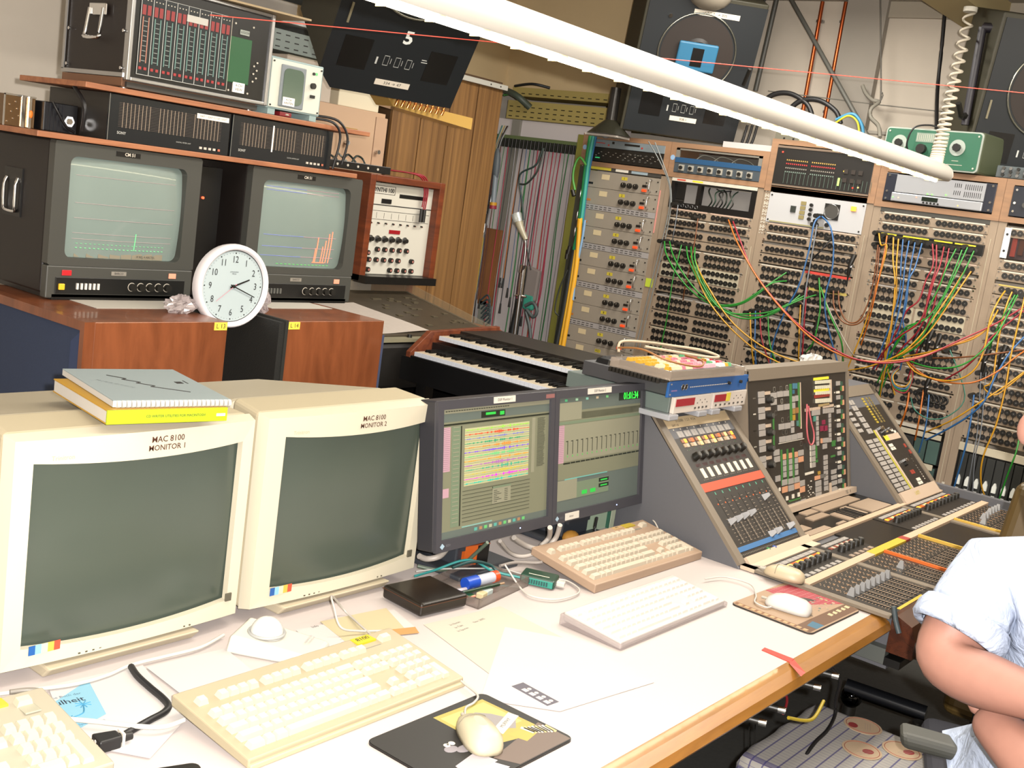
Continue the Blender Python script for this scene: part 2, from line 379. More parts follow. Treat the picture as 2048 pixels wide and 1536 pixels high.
# ================================================================ amplifier column (bay 1)
AMPG = mat('#847c70', .45, noise=.03, nscale=40); VENT = mat('#8e8a88', .45)
y1 = rack_y(1)
t = thing('rack_bay', 'leftmost rack bay that carries the grey amplifiers, with green edge trim', 'rack', (X_RACK, y1, 0), -90, 'tall rack bays along the wall')
MB().box(-.075, -.035, .0, .02, 0, 1.98).build('edge_board', mat('#6c6a2c', .6), t)
MB().box(-.035, 0, .002, .02, 0, 1.815).build('upright', mat('#3a3a30', .6), t)
MB().box(.483, .518, .002, .02, 0, 1.815).build('upright', TAN, t)
MB().box(0, .483, .006, .02, 0, .36).build('base_panel', TAN2, t)
MB().box(.488, .494, -.001, .002, 1.52, 1.74).build('tape_strip', mat('#c08078', .6), t)
def amp(idx, z, lab, code, orange):
    o = thing('amplifier', lab, 'amplifier', (X_RACK, y1, z), -90, 'grey power amplifiers in the left rack column')
    MB().box(0, .483, 0, .006, 0, .0875).build('front_panel', AMPG, o, bevel=.0012)
    MB().box(.02, .463, .006, .35, .002, .0855).build('housing', DGR, o)
    MB().box(.118, .168, -.001, 0, .047, .074).build('rating_label', mat('#b8a886', .6), o)
    y = MB().box(.245, .281, -.001, 0, .056, .073).build('number_label', mat('#b0a030', .6), o)
    text(code, .018, INK, y, .263, -.0015, .0645)
    MB().box(.035, .068, -.001, 0, .016, .027).build('badge', mat('#a86a30' if orange else '#1a1a18', .4), o)
    for k in range(3): MB().use(BLK).cyl(.265+k*.038, -.014, .031, .0135, .014, 'y', 14, .0145).use(LINEN).box(.2645+k*.038, .2655+k*.038, -.0146, -.014, .033, .042).build('knob', None, o)
    MB().cyl(.405, -.01, .058, .003, .01, 'y', 8).build('switch', BLK, o)
    MB().cbox(.395, -.003, .040, .03, .006, .012).build('output_socket', BLK, o, bevel=.003)
    MB().cbox(.397, -.006, .017, .026, .012, .014).build('power_button', mat('#e04a20', .4, emit=.35), o, bevel=.002)
    for x in (.015, .435):
        MB().tube([(x, 0, .018), (x, -.022, .018), (x, -.026, .030), (x, -.026, .064), (x, -.022, .076), (x, 0, .076)], .0032, sub=3).build('handle', CHR, o)
    for x in (.47,):
        for z_ in (.02, .068): MB().cyl(x, -.002, z_, .004, .002, 'y', 8).build('screw', BLK, o)
codes = ['1', '2', '3', '4', '5', '6', '7', '8', '9', 'RES', '10', '11']
vent = MB().use(VENT).box(0, .483, 0, .005, 0, .029).use(BLK2)
for i in range(14):
    for zz in (.008, .019):
        if i != 6: vent.box(.045+i*.029, .063+i*.029, -.0008, 0, zz-.0012, zz+.0018)
ventm = vent.mesh('vent')
z = 1.622
zl = [(1.711, 0), (1.622, 0)]
for k in range(5):
    top = 1.5915-.2095*k; zl += [(top-.0888, 1), (top-.1776, 1)]
names = {0: 'topmost', 1: 'second from top', 11: 'lowest'}
ordn = ['topmost', 'second', 'third', 'fourth', 'fifth', 'sixth', 'seventh', 'eighth', 'ninth', 'tenth', 'eleventh', 'twelfth']
for i, (z, _) in enumerate(zl):
    amp(i, z, '%s grey amplifier down the left rack column, yellow tag reading %s' % (ordn[i], codes[i]), codes[i], i in (1, 2, 7))
for k in range(6):
    v = link('vent_grille', ventm); v.location = (X_RACK, y1, 1.5925-.2095*k if k else 1.5925); v.rotation_euler = (0, 0, R(-90))
    tag(v, 'slotted grey vent panel, %s of those between the amplifiers' % ['first from the top', 'second', 'third', 'fourth', 'fifth', 'sixth'][k], 'vent panel', 'slotted vent panels between amplifiers')
h = thing('label_holder', 'dark strip with yellow, white and blue labels above the amplifiers', 'panel', (X_RACK, y1, 1.803), -90)
MB().box(0, .483, 0, .006, 0, .022).build('strip', DGR, h)
for a, b, c in ((.0, .17, '#b0a030'), (.2, .28, '#c9c4b8'), (.3, .4, '#8a9aa2')): MB().box(a, b, -.001, 0, .004, .018).build('label', mat(c, .7), h)

# ================================================================ wooden top compartments with 19 inch units
def crate(n, y, wid, z0, z1, lab, dot=False):
    t = thing('wooden_rack_case', lab, 'rack case', (X_RACK-.004, y, 0), -90)
    MB().box(0, wid, 0, .4, z0-.024, z0).build('board', PINE, t); MB().box(0, wid, 0, .4, z1, z1+.024).build('board', PINE, t)
    MB().box(0, .035, 0, .4, z0, z1).build('side_board', PINE, t); MB().box(wid-.035, wid, 0, .4, z0, z1).build('side_board', PINE, t)
    if dot: MB().cyl(.018, -.001, (z0+z1)/2+.01, .013, .001, 'y', 20).build('sticker', mat('#7f9cba', .6), t, label='round pale blue sticker')
    return t
crate(1, y1+.035, .553, 1.846, 1.966, 'pine case with a grey panel and a red lit recorder unit', True)
crate(2, rack_y(2)+.035, .553, 1.840, 1.966, 'pine case framing the dark blue eight knob mixer', True)
crate(3, rack_y(3)+.035, .553, 1.830, 2.03, 'tall pine case with the dark unit of coloured indicator rows')
crate(4, rack_y(4)+.035, .553, 1.822, 1.955, 'pine case around the silver player with ventilation slots', False)
crate(5, rack_y(5)+.035, .56, 1.822, 1.955, 'pine case around the black unit at the right picture edge')
def unit(name, n, lab, cat, z): return thing(name, lab, cat, (X_RACK-.006, rack_y(n), z), -90)
u = unit('audio_unit', 1, 'slim grey unit with small red legends at the top of the left rack', 'audio unit', 1.925)
MB().box(.0, .483, 0, .2, 0, .04).build('front_panel', mat('#6b7478', .4), u, bevel=.001)
MB().use(mat('#a03028', .5)).box(.05, .11, -.001, 0, .02, .024).box(.13, .14, -.001, 0, .01, .018).box(.34, .35, -.001, 0, .012, .02).use(BLK).box(.155, .17, -.001, 0, .022, .034).box(.235, .33, -.001, 0, .02, .03).build('marking', None, u)
u = unit('audio_unit', 1, 'black recorder unit with a small red lit display under the slim grey unit', 'audio unit', 1.85)
MB().box(.0, .483, 0, .2, 0, .073).build('front_panel', BLK, u, bevel=.001)
MB().ring(.025, -.004, .055, .010, .002, 'y', 16, 4).build('dial_ring', mat('#ff3020', .4, emit=2), u)
b = MB().use(mat('#a09a90', .5))
for k in range(26): b.box(.06+k*.0155, .068+k*.0155, -.001, 0, .03+(k % 3)*.01, .0325+(k % 3)*.01)
b.use(mat('#30a060', .5, emit=.6)).box(.06, .09, -.001, 0, .016, .022).build('marking', None, u)
for k in range(12): MB().cyl(.24+(k % 6)*.035, -.006, .02+(k//6)*.032, .005, .006, 'y', 10).build('knob', DGR, u)
u = unit('mixer_unit', 2, 'dark blue rack mixer with a row of eight square knobs', 'mixer', 1.842)
MB().box(.0, .483, .0, .2, 0, .055).build('front_panel', mat('#3c4348', .45), u, bevel=.001)
MB().box(.0, .483, -.002, 0, .05, .075).build('top_strip', mat('#1f4466', .45), u)
MB().box(.0, .02, 0, .01, .075, .12).box(.463, .483, 0, .01, .075, .12).box(0, .483, 0, .01, .112, .12).build('rack_frame', mat('#6a665e', .5), u)
MB().box(.02, .463, .2, .21, .075, .115).build('rear_panel', mat('#6e675e', .6), u)
for k in range(8):
    kk = MB().use(mat('#8e8a80', .5)).cbox(.045+k*.055, -.003, .025, .03, .006, .03).use(BLK).cyl(.045+k*.055, -.016, .025, .009, .013, 'y', 12).build('knob', None, u)
for k in range(3): MB().tube([(.1+k*.1, .04, .075), (.13+k*.1, .05, .1), (.17+k*.1, .08, .095), (.2+k*.1, .1, .075)], .003).build('lead', mat('#8a8a80', .5), u)
# open black frame below the mixer unit
u = thing('rack_insert', 'black open rack frame with white wall and leads seen through it', 'rack unit', (X_RACK-.002, rack_y(2), 1.664), -90)
MB().box(0, .483, 0, .03, 0, .03).box(0, .483, 0, .03, .125, .155).box(0, .02, 0, .03, .03, .125).box(.455, .483, 0, .03, .03, .125).box(.155, .175, 0, .03, .03, .125).build('frame', BLK2, u)
MB().box(.02, .455, .12, .125, .03, .125).build('rear_panel', mat('#aaa6a2', .8), u)
MB().box(.0, .483, -.0015, 0, .134, .15).build('label_strip', LINEN, u)
MB().use(mat('#b04a3a', .6)).box(.03, .08, -.002, -.0015, .138, .146).use(YEL).box(.12, .18, -.002, -.0015, .138, .146).build('label_mark', None, u)
for k in range(6): MB().ring(.03+k*.027, -.002, .015, .008, .0012, 'y', 14, 4).build('socket_ring', STL, u)
for k in range(7):
    a = .2+.02*k; MB().tube([(a, .06, .03), (a+.03, .03, .06), (a+.02*(k % 3), .04, .1), (a-.02+.06*(k % 2), .08, .12)], .0035).build('lead', mat(['#1f2a20', '#30483a', '#4a4a45', '#202020'][k % 4], .5), u)
# bay 3 indicator unit + white loudspeaker panel
u = unit('indicator_unit', 3, 'black unit with rows of yellow, red and green indicators behind the lamp', 'indicator unit', 1.835)
MB().box(0, .483, 0, .2, 0, .19).build('front_panel', mat('#1d1b19', .4), u, bevel=.001)
MB().box(0, .483, -.002, 0, -.0, .008).box(0, .483, -.002, 0, .18, .19).build('edge_rail', mat('#6a5a4c', .5), u)
for rr, (cl, z, e) in enumerate((('#a08040', .125, .3), ('#a83030', .108, .4), ('#807a70', .088, 0), ('#6a7a70', .07, 0))):
    b = MB()
    for k in range(24):
        if k not in (11,): b.cbox(.06+k*.0102+(0 if k < 12 else .006), -.001, z, .005, .002, .006)
    b.build('indicator_row', mat(cl, .5, emit=e), u, kind='stuff')
b = MB()
for k in range(22): b.cbox(.058+k*.0205, -.001, .04, .002, .001, .05); 
b.build('channel_lines', mat('#4a5a50', .5), u)
MB().cbox(.332, -.002, .05, .009, .002, .036).build('lit_strip', mat('#9ad060', .4, emit=1.2), u)
for x, z, c_ in ((.03, .16, '#ff4030'), (.405, .03, '#c03020'), (.43, .034, '#c0a060'), (.35, .1, '#d0a040')): MB().cyl(x, -.003, z, .004, .003, 'y', 8).build('lamp', mat(c_, .4, emit=1.5), u)
for k in range(6): MB().cbox(.36+(k % 3)*.035, -.002, .06+(k//3)*.04, .02, .004, .02).build('button', mat('#302a26', .4), u)
u = thing('control_unit', 'white control panel with a small round speaker grille and lit orange button', 'control panel', (X_RACK-.002, rack_y(3), 1.660), -90)
MB().box(0, .483, 0, .006, 0, .142).build('front_panel', mat('#a5a5a6', .4), u, bevel=.0012)
MB().box(-.0, .483, -.002, .006, .146, .168).build('header_rail', mat('#4a4d48', .5), u)
MB().cbox(.133, -.003, .075, .026, .006, .03).build('display_button', mat('#2c302c', .4), u)
for k in range(4): MB().cbox(.18, -.002, .042+k*.022, .026, .004, .017).build('legend_block', mat('#7b7048', .5), u)
for k in range(4): MB().cyl(.222, -.012, .038+k*.022, .008, .012, 'y', 12).build('knob', BLK, u)
for k in range(2): MB().cyl(.255+.06*k, -.012, .034-.012*k, .010, .012, 'y', 12).build('knob', BLK, u)
g = MB().use(BLK).cbox(.325, -.002, .085, .073, .004, .073).use(DGR).disc(.325, -.0045, .085, .034); g.build('speaker_grille', None, u)
MB().ring(.325, -.0045, .085, .034, .0015).build('grille_ring', STL, u)
MB().cbox(.428, -.004, .112, .024, .008, .022).build('lit_button', mat('#ff9030', .4, emit=1.6), u, bevel=.001)
for k in (0, 1):
    for z in (.012, .13): MB().cyl(.012+k*.459, -.003, z, .004, .003, 'y', 8).build('screw', BLK, u)
MB().box(.02, .3, -.004, 0, .004, .009).build('edge_bar', mat('#8a8458', .5), u)
# bay 4 silver player
u = unit('media_player', 4, 'silver rack player with slotted vents and a small dark display', 'player', 1.826)
SIL = mat('#9a9ca0', .35, .3)
for a_, b_ in ((0, .055), (.435, .483)): MB().box(a_, b_, -.002, .02, .002, .125).build('rack_ear', mat('#191c28', .4), u, bevel=.002)
b = MB().use(SIL).box(.05, .44, -.006, .2, .045, .122).use(BLK2)
for r_ in range(2):
    for k in range(9): b.box(.355+k*.0085, .3575+k*.0085, -.0065, -.006, .055+r_*.032, .078+r_*.032)
    for k in range(4): b.box(.31+k*.0085, .3125+k*.0085, -.0065, -.006, .06+r_*.032, .078+r_*.032)
b.build('upper_housing', None, u); MB().box(.04, .44, -.010, .2, .003, .042).build('lower_housing', SIL, u, bevel=.004)
MB().box(.18, .25, -.012, -.009, .018, .036).build('display', mat('#0c180e', .3), u)
for k in range(5): MB().cyl(.19+k*.016, -.014, .011, .0045, .005, 'y', 8).build('button', BLK, u)
for x, z, cl in ((.2, .05, '#60ff40'), (.22, .05, '#60ff40'), (.34, .015, '#ffb040'), (.05, .02, '#60ff50'), (.155, .03, '#ff7050'), (.28, .055, '#60ff40'), (.075, .02, '#ffb070')): MB().cyl(x, -.0125, z, .0025, .003, 'y', 6).build('lamp', mat(cl, .3, emit=3), u)
for x in (.015, .468):
    for z in (.012, .045, .115): MB().cyl(x, -.006, z, .005, .004, 'y', 8).build('screw', CHR, u)
u = unit('audio_unit', 5, 'black rack unit with chrome screws at the right picture edge', 'audio unit', 1.826)
MB().box(0, .483, -.002, .2, 0, .125).build('front_panel', mat('#161a24', .4), u, bevel=.001)
for z in (.02, .055, .11): MB().cyl(.015, -.006, z, .005, .004, 'y', 8).build('screw', CHR, u)
for k in range(4): MB().cyl(.06+k*.05, -.012, .05, .012, .01, 'y', 12).build('knob', DGR, u)
u = thing('circuit_unit', 'rack unit with white side flange and exposed reddish circuit boards', 'rack unit', (X_RACK-.002, rack_y(5), 1.648), -90)
MB().box(.0, .026, -.004, .006, 0, .128).build('flange', mat('#c4c8ce', .4), u)
MB().box(.026, .483, .02, .2, 0, .128).build('housing', mat('#2a1a1c', .4), u)
for k in range(14): MB().cbox(.045+k*.03, .015, .06, .02, .01, .1-.02*(k % 3)).build('component', mat(['#6a2a24', '#3a2018', '#806040', '#2a2a30'][k % 4], .3), u)
for z in (.03, .1): MB().cyl(.013, -.008, z, .005, .004, 'y', 8).build('screw', BLK, u)
# ================================================================ BACK WALL FURNITURE
GAIN = .9
OAK = wood('#5f4226', '#906a3e', (42, 42, .8), .45, 'closet_wood'); TEAK = wood('#64351c', '#82492a', (14, 14, 2.5), .35, 'teak', .2)
# striped wood wardrobe
c = thing('wardrobe', 'tall striped wood wardrobe left of the hanging coloured leads', 'wardrobe', (3.93, 3.9, 0))
W = .80
MB().box(0, W, .02, .55, 0, 2.18).build('carcass', mat('#4a3520', .6), c)
for k in range(8):
    MB().box(k*.1+.0015, k*.1+.0985, .006+.003*(k % 2), .02, .05, 2.14).build('panel_board', [OAK, wood('#66482a', '#89643a', (36, 36, .7), .45, 'closet_wood_light')][k % 2], c)
MB().box(0, W, -.02, .02, 2.14, 2.165).build('top_rail', mat('#b5b2a8', .5), c)
for k in (.66, .74): MB().cyl(k, -.022, 2.152, .004, .003, 'y', 8).build('screw', BLK, c)
# tan cupboard doors and white boxes left of it
GAIN = 1.35
c = thing('cupboard', 'tan cupboard with two doors and small key knobs behind the shelves', 'cupboard', (3.1, 3.9, 0))
MB().box(0, .80, .02, .5, 0, 1.90).build('carcass', mat('#a0846a', .6), c)
MB().box(0, .72, 0, .02, .9, 1.895).build('door', mat('#a0856c', .55), c, bevel=.002)
MB().box(.725, .80, 0, .02, .9, 1.88).build('door', mat('#9c8068', .55), c, bevel=.002)
for x in (.745, .545): MB().cyl(x, -.022, 1.72 if x > .6 else 1.74, .010, .022, 'y', 12).build('knob', CHR, c)
MB().cbox(.56, -.001, 1.80, .1, .002, .016).build('tape', mat('#8a6a24', .6), c)
c = thing('storage_box', 'white flat box on the cupboard right of the bundled copper leads', 'box', (3.62, 3.95, 1.902)); MB().box(0, .26, 0, .4, 0, .14).build('carton', mat('#b6ad96', .7), c, bevel=.004); MB().box(0, .26, -.002, 0, .135, .14).build('lid', mat('#8f886f', .7), c)
c = thing('storage_box', 'grey white box on the cupboard behind the phase meter', 'box', (3.30, 3.95, 1.902)); MB().box(0, .27, 0, .4, 0, .17).build('carton', mat('#9c9184', .7), c, bevel=.004); MB().box(0, .27, -.002, 0, .165, .17).build('lid', mat('#807868', .7), c)
# yellow cable trough with copper bundles under loudspeaker 5
c = thing('cable_tray', 'clear amber cable tray full of shiny copper leads under loudspeaker five', 'cable tray', (3.25, 3.35, 1.9))
MB().ext([(0, .10), (.12, .0), (.62, -.03), (.62, .02), (.16, .03), (.02, .14)], 0, .10, 'y').build('tray', mat('#8d7038', .3, coat=.5), c)
for k in range(9): MB().tube([(.13+k*.035, -.01, .055), (.125+k*.035, -.018, .03), (.12+k*.035, -.012, .004)], .007, sub=3).build('copper_loop', mat('#c08048', .2, .9), c)
# cable trays above (left, metal, run along X)
def tray(lab, p0, p1, h, dep, m, slots=True):
    """slotted tray between two points"""
    p0 = Vector(p0); p1 = Vector(p1); L = (p1-p0).length; t = thing('cable_tray', lab, 'cable tray', p0, math.degrees(math.atan2(p1.y-p0.y, p1.x-p0.x)), 'slotted metal cable trays near the ceiling')
    MB().box(0, L, 0, .002, 0, h).build('side_rail', m, t); MB().box(0, L, dep, dep+.002, 0, h).build('side_rail', m, t); MB().box(0, L, 0, dep, -.002, 0).build('bottom', m, t)
    if slots:
        b = MB()
        for k in range(int(L/.055)):
            for r_ in range(max(1, int(h/.028))): b.cbox(.03+k*.055, -.0006, .014+r_*.028, .026, .001, .005)
        b.build('slots', BLK, t, kind='stuff')
    return t
GT = mat('#6c7470', .45, .3); YT = mat('#9c8d55', .5, .2)
tray('slotted grey metal tray running above the flight case', (2.7, 4.2, 2.11), (4.0, 4.2, 2.09), .09, .3, GT)
tray('white edged metal tray above the slotted grey one at the top left', (2.7, 4.15, 2.23), (4.0, 4.15, 2.22), .03, .3, mat('#a8aaa8', .4, .2), False)
tray('dark blue grey tray at the top left picture edge', (2.7, 4.1, 2.36), (4.0, 4.1, 2.34), .10, .3, mat('#3c4448', .5), False)
for k in range(2): tag(MB().box(3.52+k*.1, 3.545+k*.1, 4.05, 4.06, 2.25, 2.7).build('tray_hanger', mat('#8a8458', .5)), 'upright olive hanger strip %s beside loudspeaker five' % ('nearer' if k else 'farther left'), 'bracket')
tray('upper yellow slotted tray over the hanging leads', onx(1024, 190, 5.5), onx(1262, 212, 5.5), .05, .2, YT)
tray('lower deep yellow slotted tray over the hanging leads', onx(1012, 235, 5.4), onx(1262, 262, 5.4), .105, .2, YT)
for k, (a, b) in enumerate((((1005, 178), (1060, 215)), ((1030, 172), (1100, 176)), ((1008, 190), (1045, 198)))):
    wire('cable', ['thick green black cable bundle bending off the yellow tray', 'black cable looped over the upper yellow tray', 'thin green cable lying on the yellow tray end'][k], 'cable', [onx(*a, 5.35), onx((a[0]+b[0])/2, (a[1]+b[1])/2-6, 5.3), onx(*b, 5.36)], [.02, .008, .007][k], mat(['#3a4238', '#15171a', '#2c7a30'][k], .5))
# ---------------------------------------------------------------- shelf stack
GAIN = 1.05
SHELF = wood('#7a4a30', '#9c6644', (3, 30, 30), .5, 'shelf_wood')
for lab, x0, x1, z in (('upper wooden shelf board under the meter flight case', 1.787, 2.90, 1.750), ('lower wooden shelf board on top of the picture monitors', 1.655, 2.861, 1.598)):
    y1 = 3.34
    o = MB().box(x0, x1, 2.98, y1, z, z+.016).build('shelf', SHELF, bevel=.002); tag(o, lab, 'shelf')
# flight case with eight meters
f = thing('flight_case', 'aluminium edged flight case with eight red topped strip meters and a green panel', 'flight case', (1.92, 3.0, 1.768))
ALU = mat('#a8a8a8', .3, .9)
MB().box(.004, .516, .01, .34, .03, .30).build('case_body', mat('#1a1310', .5), f)
MB().use(ALU).box(0, .014, -.006, .02, .022, .31).box(.506, .52, -.006, .02, .022, .31).box(.014, .506, -.006, .02, .022, .034).box(.014, .506, -.006, .02, .298, .31).build('front_frame', None, f, bevel=.003)
MB().box(.014, .506, .002, .012, .034, .298).build('front_panel', mat('#0d0d0c', .3), f)
MB().use(mat('#1a4a28', .5)).box(.355, .44, .0, .004, .075, .215).build('green_field', None, f, bevel=.02)
for k in range(8):
    x = .035+k*.04
    b = MB().use(mat('#0e1518', .3)).box(x, x+.038, 0, .003, .045, .27).use(mat('#7a2a2a', .5)).box(x+.004, x+.016, -.001, 0, .215, .243).box(x+.021, x+.033, -.001, 0, .215, .243)
    b.use(mat('#a9a9a4', .5)).box(x-.001, x+.0005, -.0015, 0, .045, .27).box(x, x+.038, -.0015, 0, .045, .0465).box(x, x+.038, -.0015, 0, .269, .27)
    b.use(mat('#5a7a74' if k else '#9a6a5a', .5)).box(x+.007, x+.010, -.001, 0, .08, .21).box(x+.026, x+.029, -.001, 0, .08, .21)
    b.use(mat('#8a8f8a', .5))
    for j in range(9): b.box(x+.012, x+.024, -.001, 0, .085+j*.014, .0865+j*.014)
    b.use(mat('#8a2a2a', .5)).box(x+.005, x+.014, -.002, 0, .06, .068).box(x+.022, x+.031, -.002, 0, .06, .068)
    b.use(LINEN)
    for j in range(3): b.cbox(x+.008+j*.011, -.001, .257, .003, .002, .003)
    b.build('strip_meter', None, f)
MB().box(.355, .356, -.0015, 0, .045, .27).build('frame_line', LINEN, f)
MB().box(.19, .265, -.003, -.001, .225, .245).build('label_tape', mat('#a5a29a', .6), f)
MB().box(.39, .425, -.001, .002, .225, .24).build('logo_plate', mat('#8a9088', .5), f); text('65S038', .011, INK, f, .4075, -.0015, .2325)
s = MB().box(.38, .425, -.002, .002, .047, .078).build('label', mat('#d8d4cc', .7), f); text('4-CH\nVIEW', .012, INK, s, .4025, -.0025, .0625)
for k in range(6): MB().cyl(.455+(k % 2)*.012, -.002, .09+k*.012, .003, .003, 'y', 8).build('pin', LINEN, f)
for x, z in ((.37, .255), (.44, .255), (.365, .05), (.44, .05)): MB().cyl(x, -.001, z, .003, .003, 'y', 8).build('screw', LINEN, f)
MB().use(ALU).box(-.003, .0, .01, .34, .03, .042).box(-.003, 0, .01, .34, .29, .30).box(-.003, 0, .328, .34, .04, .29).build('side_edge', None, f)
MB().box(-.004, -.001, .01, .33, .005, .028).box(.01, .5, .03, .33, .003, .028).build('bottom_trim', mat('#6a4a34', .6), f)
h = MB().use(CHR).box(-.010, -.003, .11, .20, .20, .235).build('handle_plate', None, f, bevel=.003)
MB().tube([(-.012, .12, .22), (-.02, .118, .15), (-.024, .12, .135), (-.024, .19, .135), (-.02, .192, .15), (-.012, .19, .22)], .006, sub=3).build('handle', CHR, h)
for y in (.02, .31):
    for z in (.055, .16, .27): MB().cyl(-.006, y, z, .005, .004, 'x', 8).build('rivet', CHR, f)
for x in (.03, .49): MB().cyl(x, .05, 0, .012, .006, 'z', 10).build('foot', STL, f)
MB().hexa([(-.0, 0, .312), (.62, -.06, .312), (.64, .3, .312), (0, .34, .312), (0, 0, .318), (.62, -.06, .318), (.64, .3, .318), (0, .34, .318)]).build('lid_board', mat('#8c7a5c', .3), f)
MB().box(.02, .5, .02, .03, .004, .02).build('skid', DGR, f)
# phase meter
p = thing('phase_meter', 'small white fronted oscilloscope box with a dark green tube at the shelf end', 'oscilloscope', (2.437, 3.0, 1.768))
MB().box(0, .232, .0, .26, .018, .185).build('housing', mat('#7d9090', .4), p, bevel=.004)
MB().box(.008, .224, -.004, 0, .024, .178).build('front_panel', mat('#b5b7ac', .4), p, bevel=.001)
MB().box(.045, .15, -.010, -.004, .03, .165).build('screen_bezel', mat('#6d7478', .4), p, bevel=.004)
MB().ext(rrect(.055, .14, .04, .155, .02), -.012, -.009, 'y').build('screen', mat('#4b5a4e', .15), p)
s = MB().box(.058, .108, -.0135, -.012, .035, .062).build('label', mat('#d8d4cc', .7), p); text('4-CH\nHINTEN', .011, INK, s, .083, -.014, .0485)
MB().cyl(.185, -.008, .155, .005, .004, 'y').build('lamp', BLK, p); MB().cbox(.198, -.005, .156, .008, .002, .008).build('mark', mat('#60c070', .5), p)
MB().cyl(.185, -.014, .115, .010, .01, 'y', 12).build('knob', BLK, p); MB().cbox(.187, -.008, .08, .018, .006, .010).build('switch', BLK, p)
for x in (.014, .218):
    for z in (.03, .17): MB().cyl(x, -.007, z, .003, .003, 'y', 8).build('screw', BLK, p)
for x in (.01, .19): MB().box(x, x+.03, 0, .2, 0, .018).build('foot', mat('#7d9090', .4), p)
b = thing('red_adapter', 'small dark red plug lying under the oscilloscope box', 'plug', (2.50, 3.0, 1.768)); MB().box(0, .05, 0, .03, 0, .014).build('body', mat('#6a1a1e', .4), b, bevel=.002); MB().cbox(.03, -.001, .007, .012, .002, .005).build('contact', CHR, b)
# perspex box with brown parts
b = thing('clear_box', 'clear plastic box with orange brown parts behind the oscilloscope box', 'box', (2.45, 3.28, 1.768))
MB().box(0, .17, 0, .003, 0, .22).box(0, .17, .1, .103, 0, .22).box(0, .003, 0, .1, 0, .22).box(.167, .17, 0, .1, 0, .22).build('shell', mat('#c8d0d0', .1, alpha=.2), b)
for k in range(3): MB().box(.02+k*.05, .05+k*.05, .02, .05, .15, .19).build('brown_part', mat('#a0661c', .5), b)
# level meter units
for n, x0, lab in ((0, 1.875, 'left of the two black peak meter units, white paper label strip on its face'), (1, 2.312, 'right of the two black peak meter units, one segment bar lit full height')):
    d = thing('level_meter', lab, 'meter unit', (x0, 3.0, 1.6145), 0, 'pair of black peak meter units')
    MB().box(0, .428, .004, .32, 0, .132).build('housing', mat('#1a1612', .4), d)
    MB().box(.0, .428, -.004, .004, .0, .132).build('front_panel', mat('#14171a', .25), d, bevel=.001)
    MB().use(mat('#7a7a72', .4)).box(0, .0012, -.0048, -.004, 0, .132).build('edge_line', None, d)
    b = MB().use(mat('#8a7a68', .5))
    for g_ in range(3):
        for k in range(8): b.box(.045+g_*.124+k*.0128, .0465+g_*.124+k*.0128, -.0048, -.004, .04, .112)
    b.build('meter_bars', None, d, kind='stuff')
    b = MB().use(mat('#4c4038', .5))
    for j in range(16):
        b.box(.032, .395, -.0045, -.004, .042+j*.0045, .0428+j*.0045)
    b.build('scale_lines', None, d, kind='stuff')
    b = MB().use(mat('#b0a89c', .6))
    for j in range(5): b.box(.318+j*.017, .327+j*.017, -.007, -.004, .010, .017)
    b.use(mat('#a05a44', .5)).box(.386, .395, -.0072, -.004, .010, .017).build('buttons', None, d, kind='stuff')
    text('SONY', .011, mat('#9a9a94', .5), d, .045, -.0045, .024, bold=.02); text('DIGITAL METER UNIT', .0055, mat('#9a9a94', .5), d, .26, -.0045, .021)
    if n == 0:
        s = MB().box(.30, .42, -.0062, -.004, .102, .117).build('label_strip', mat('#cfcac0', .7), d); text('DAT 1 | DAT 2 | 1/4" | OUT', .0085, INK, s, .36, -.0066, .1095)
    else: MB().cbox(.165, -.0052, .075, .004, .002, .085).build('lit_bar', mat('#d8d0c8', .4, emit=.8), d)
# chrome box + black case at left end of lower shelf
b = thing('chrome_box', 'shiny metal box with an orange sticker at the left end of the shelf', 'metal box', (1.66, 3.18, 1.6145))
MB().box(0, .095, 0, .12, 0, .088).build('housing', mat('#6a5238', .25, .7), b, bevel=.002); MB().box(.052, .062, -.004, 0, 0, .088).box(.072, .080, -.008, 0, 0, .088).box(.0, .004, -.003, 0, 0, .088).box(0, .095, -.003, 0, .085, .09).build('frame_bar', CHR, b)
MB().ell(.078, -.009, .04, .006, .003, .011).build('sticker', mat('#e07020', .5), b)
for k in range(8): MB().cyl(.012+(k*.017) % .04, -.003, .012+k*.0095, .0018, .003, 'y', 6).build('rivet', CHR, b)
b = thing('power_unit', 'black ribbed unit with a bright hexagonal mains connector left of the meters', 'power unit', (1.765, 3.15, 1.6145))
MB().box(0, .105, 0, .14, 0, .083).build('housing', mat('#0f0f12', .35), b, bevel=.002)
for k in range(5): MB().box(.006+k*.012, .010+k*.012, -.006, 0, .004, .08).build('cooling_fin', mat('#14141a', .4), b)
MB().use(CHR).cyl(.078, -.006, .035, .017, .006, 'y', 6).use(mat('#7a7060', .4)).cyl(.078, -.009, .035, .009, .004, 'y', 6).build('connector', None, b)
MB().tube([(.02, -.01, .083), (.03, -.02, .06), (.06, -.02, .02), (.09, -.015, .006)], .004).build('lead', RUB, b)
wire('black_lead', 'black lead hanging from the upper shelf left of the meter units', 'lead', [(1.80, 3.06, 1.75), (1.80, 3.0, 1.70), (1.81, 3.02, 1.63)], .006, RUB)
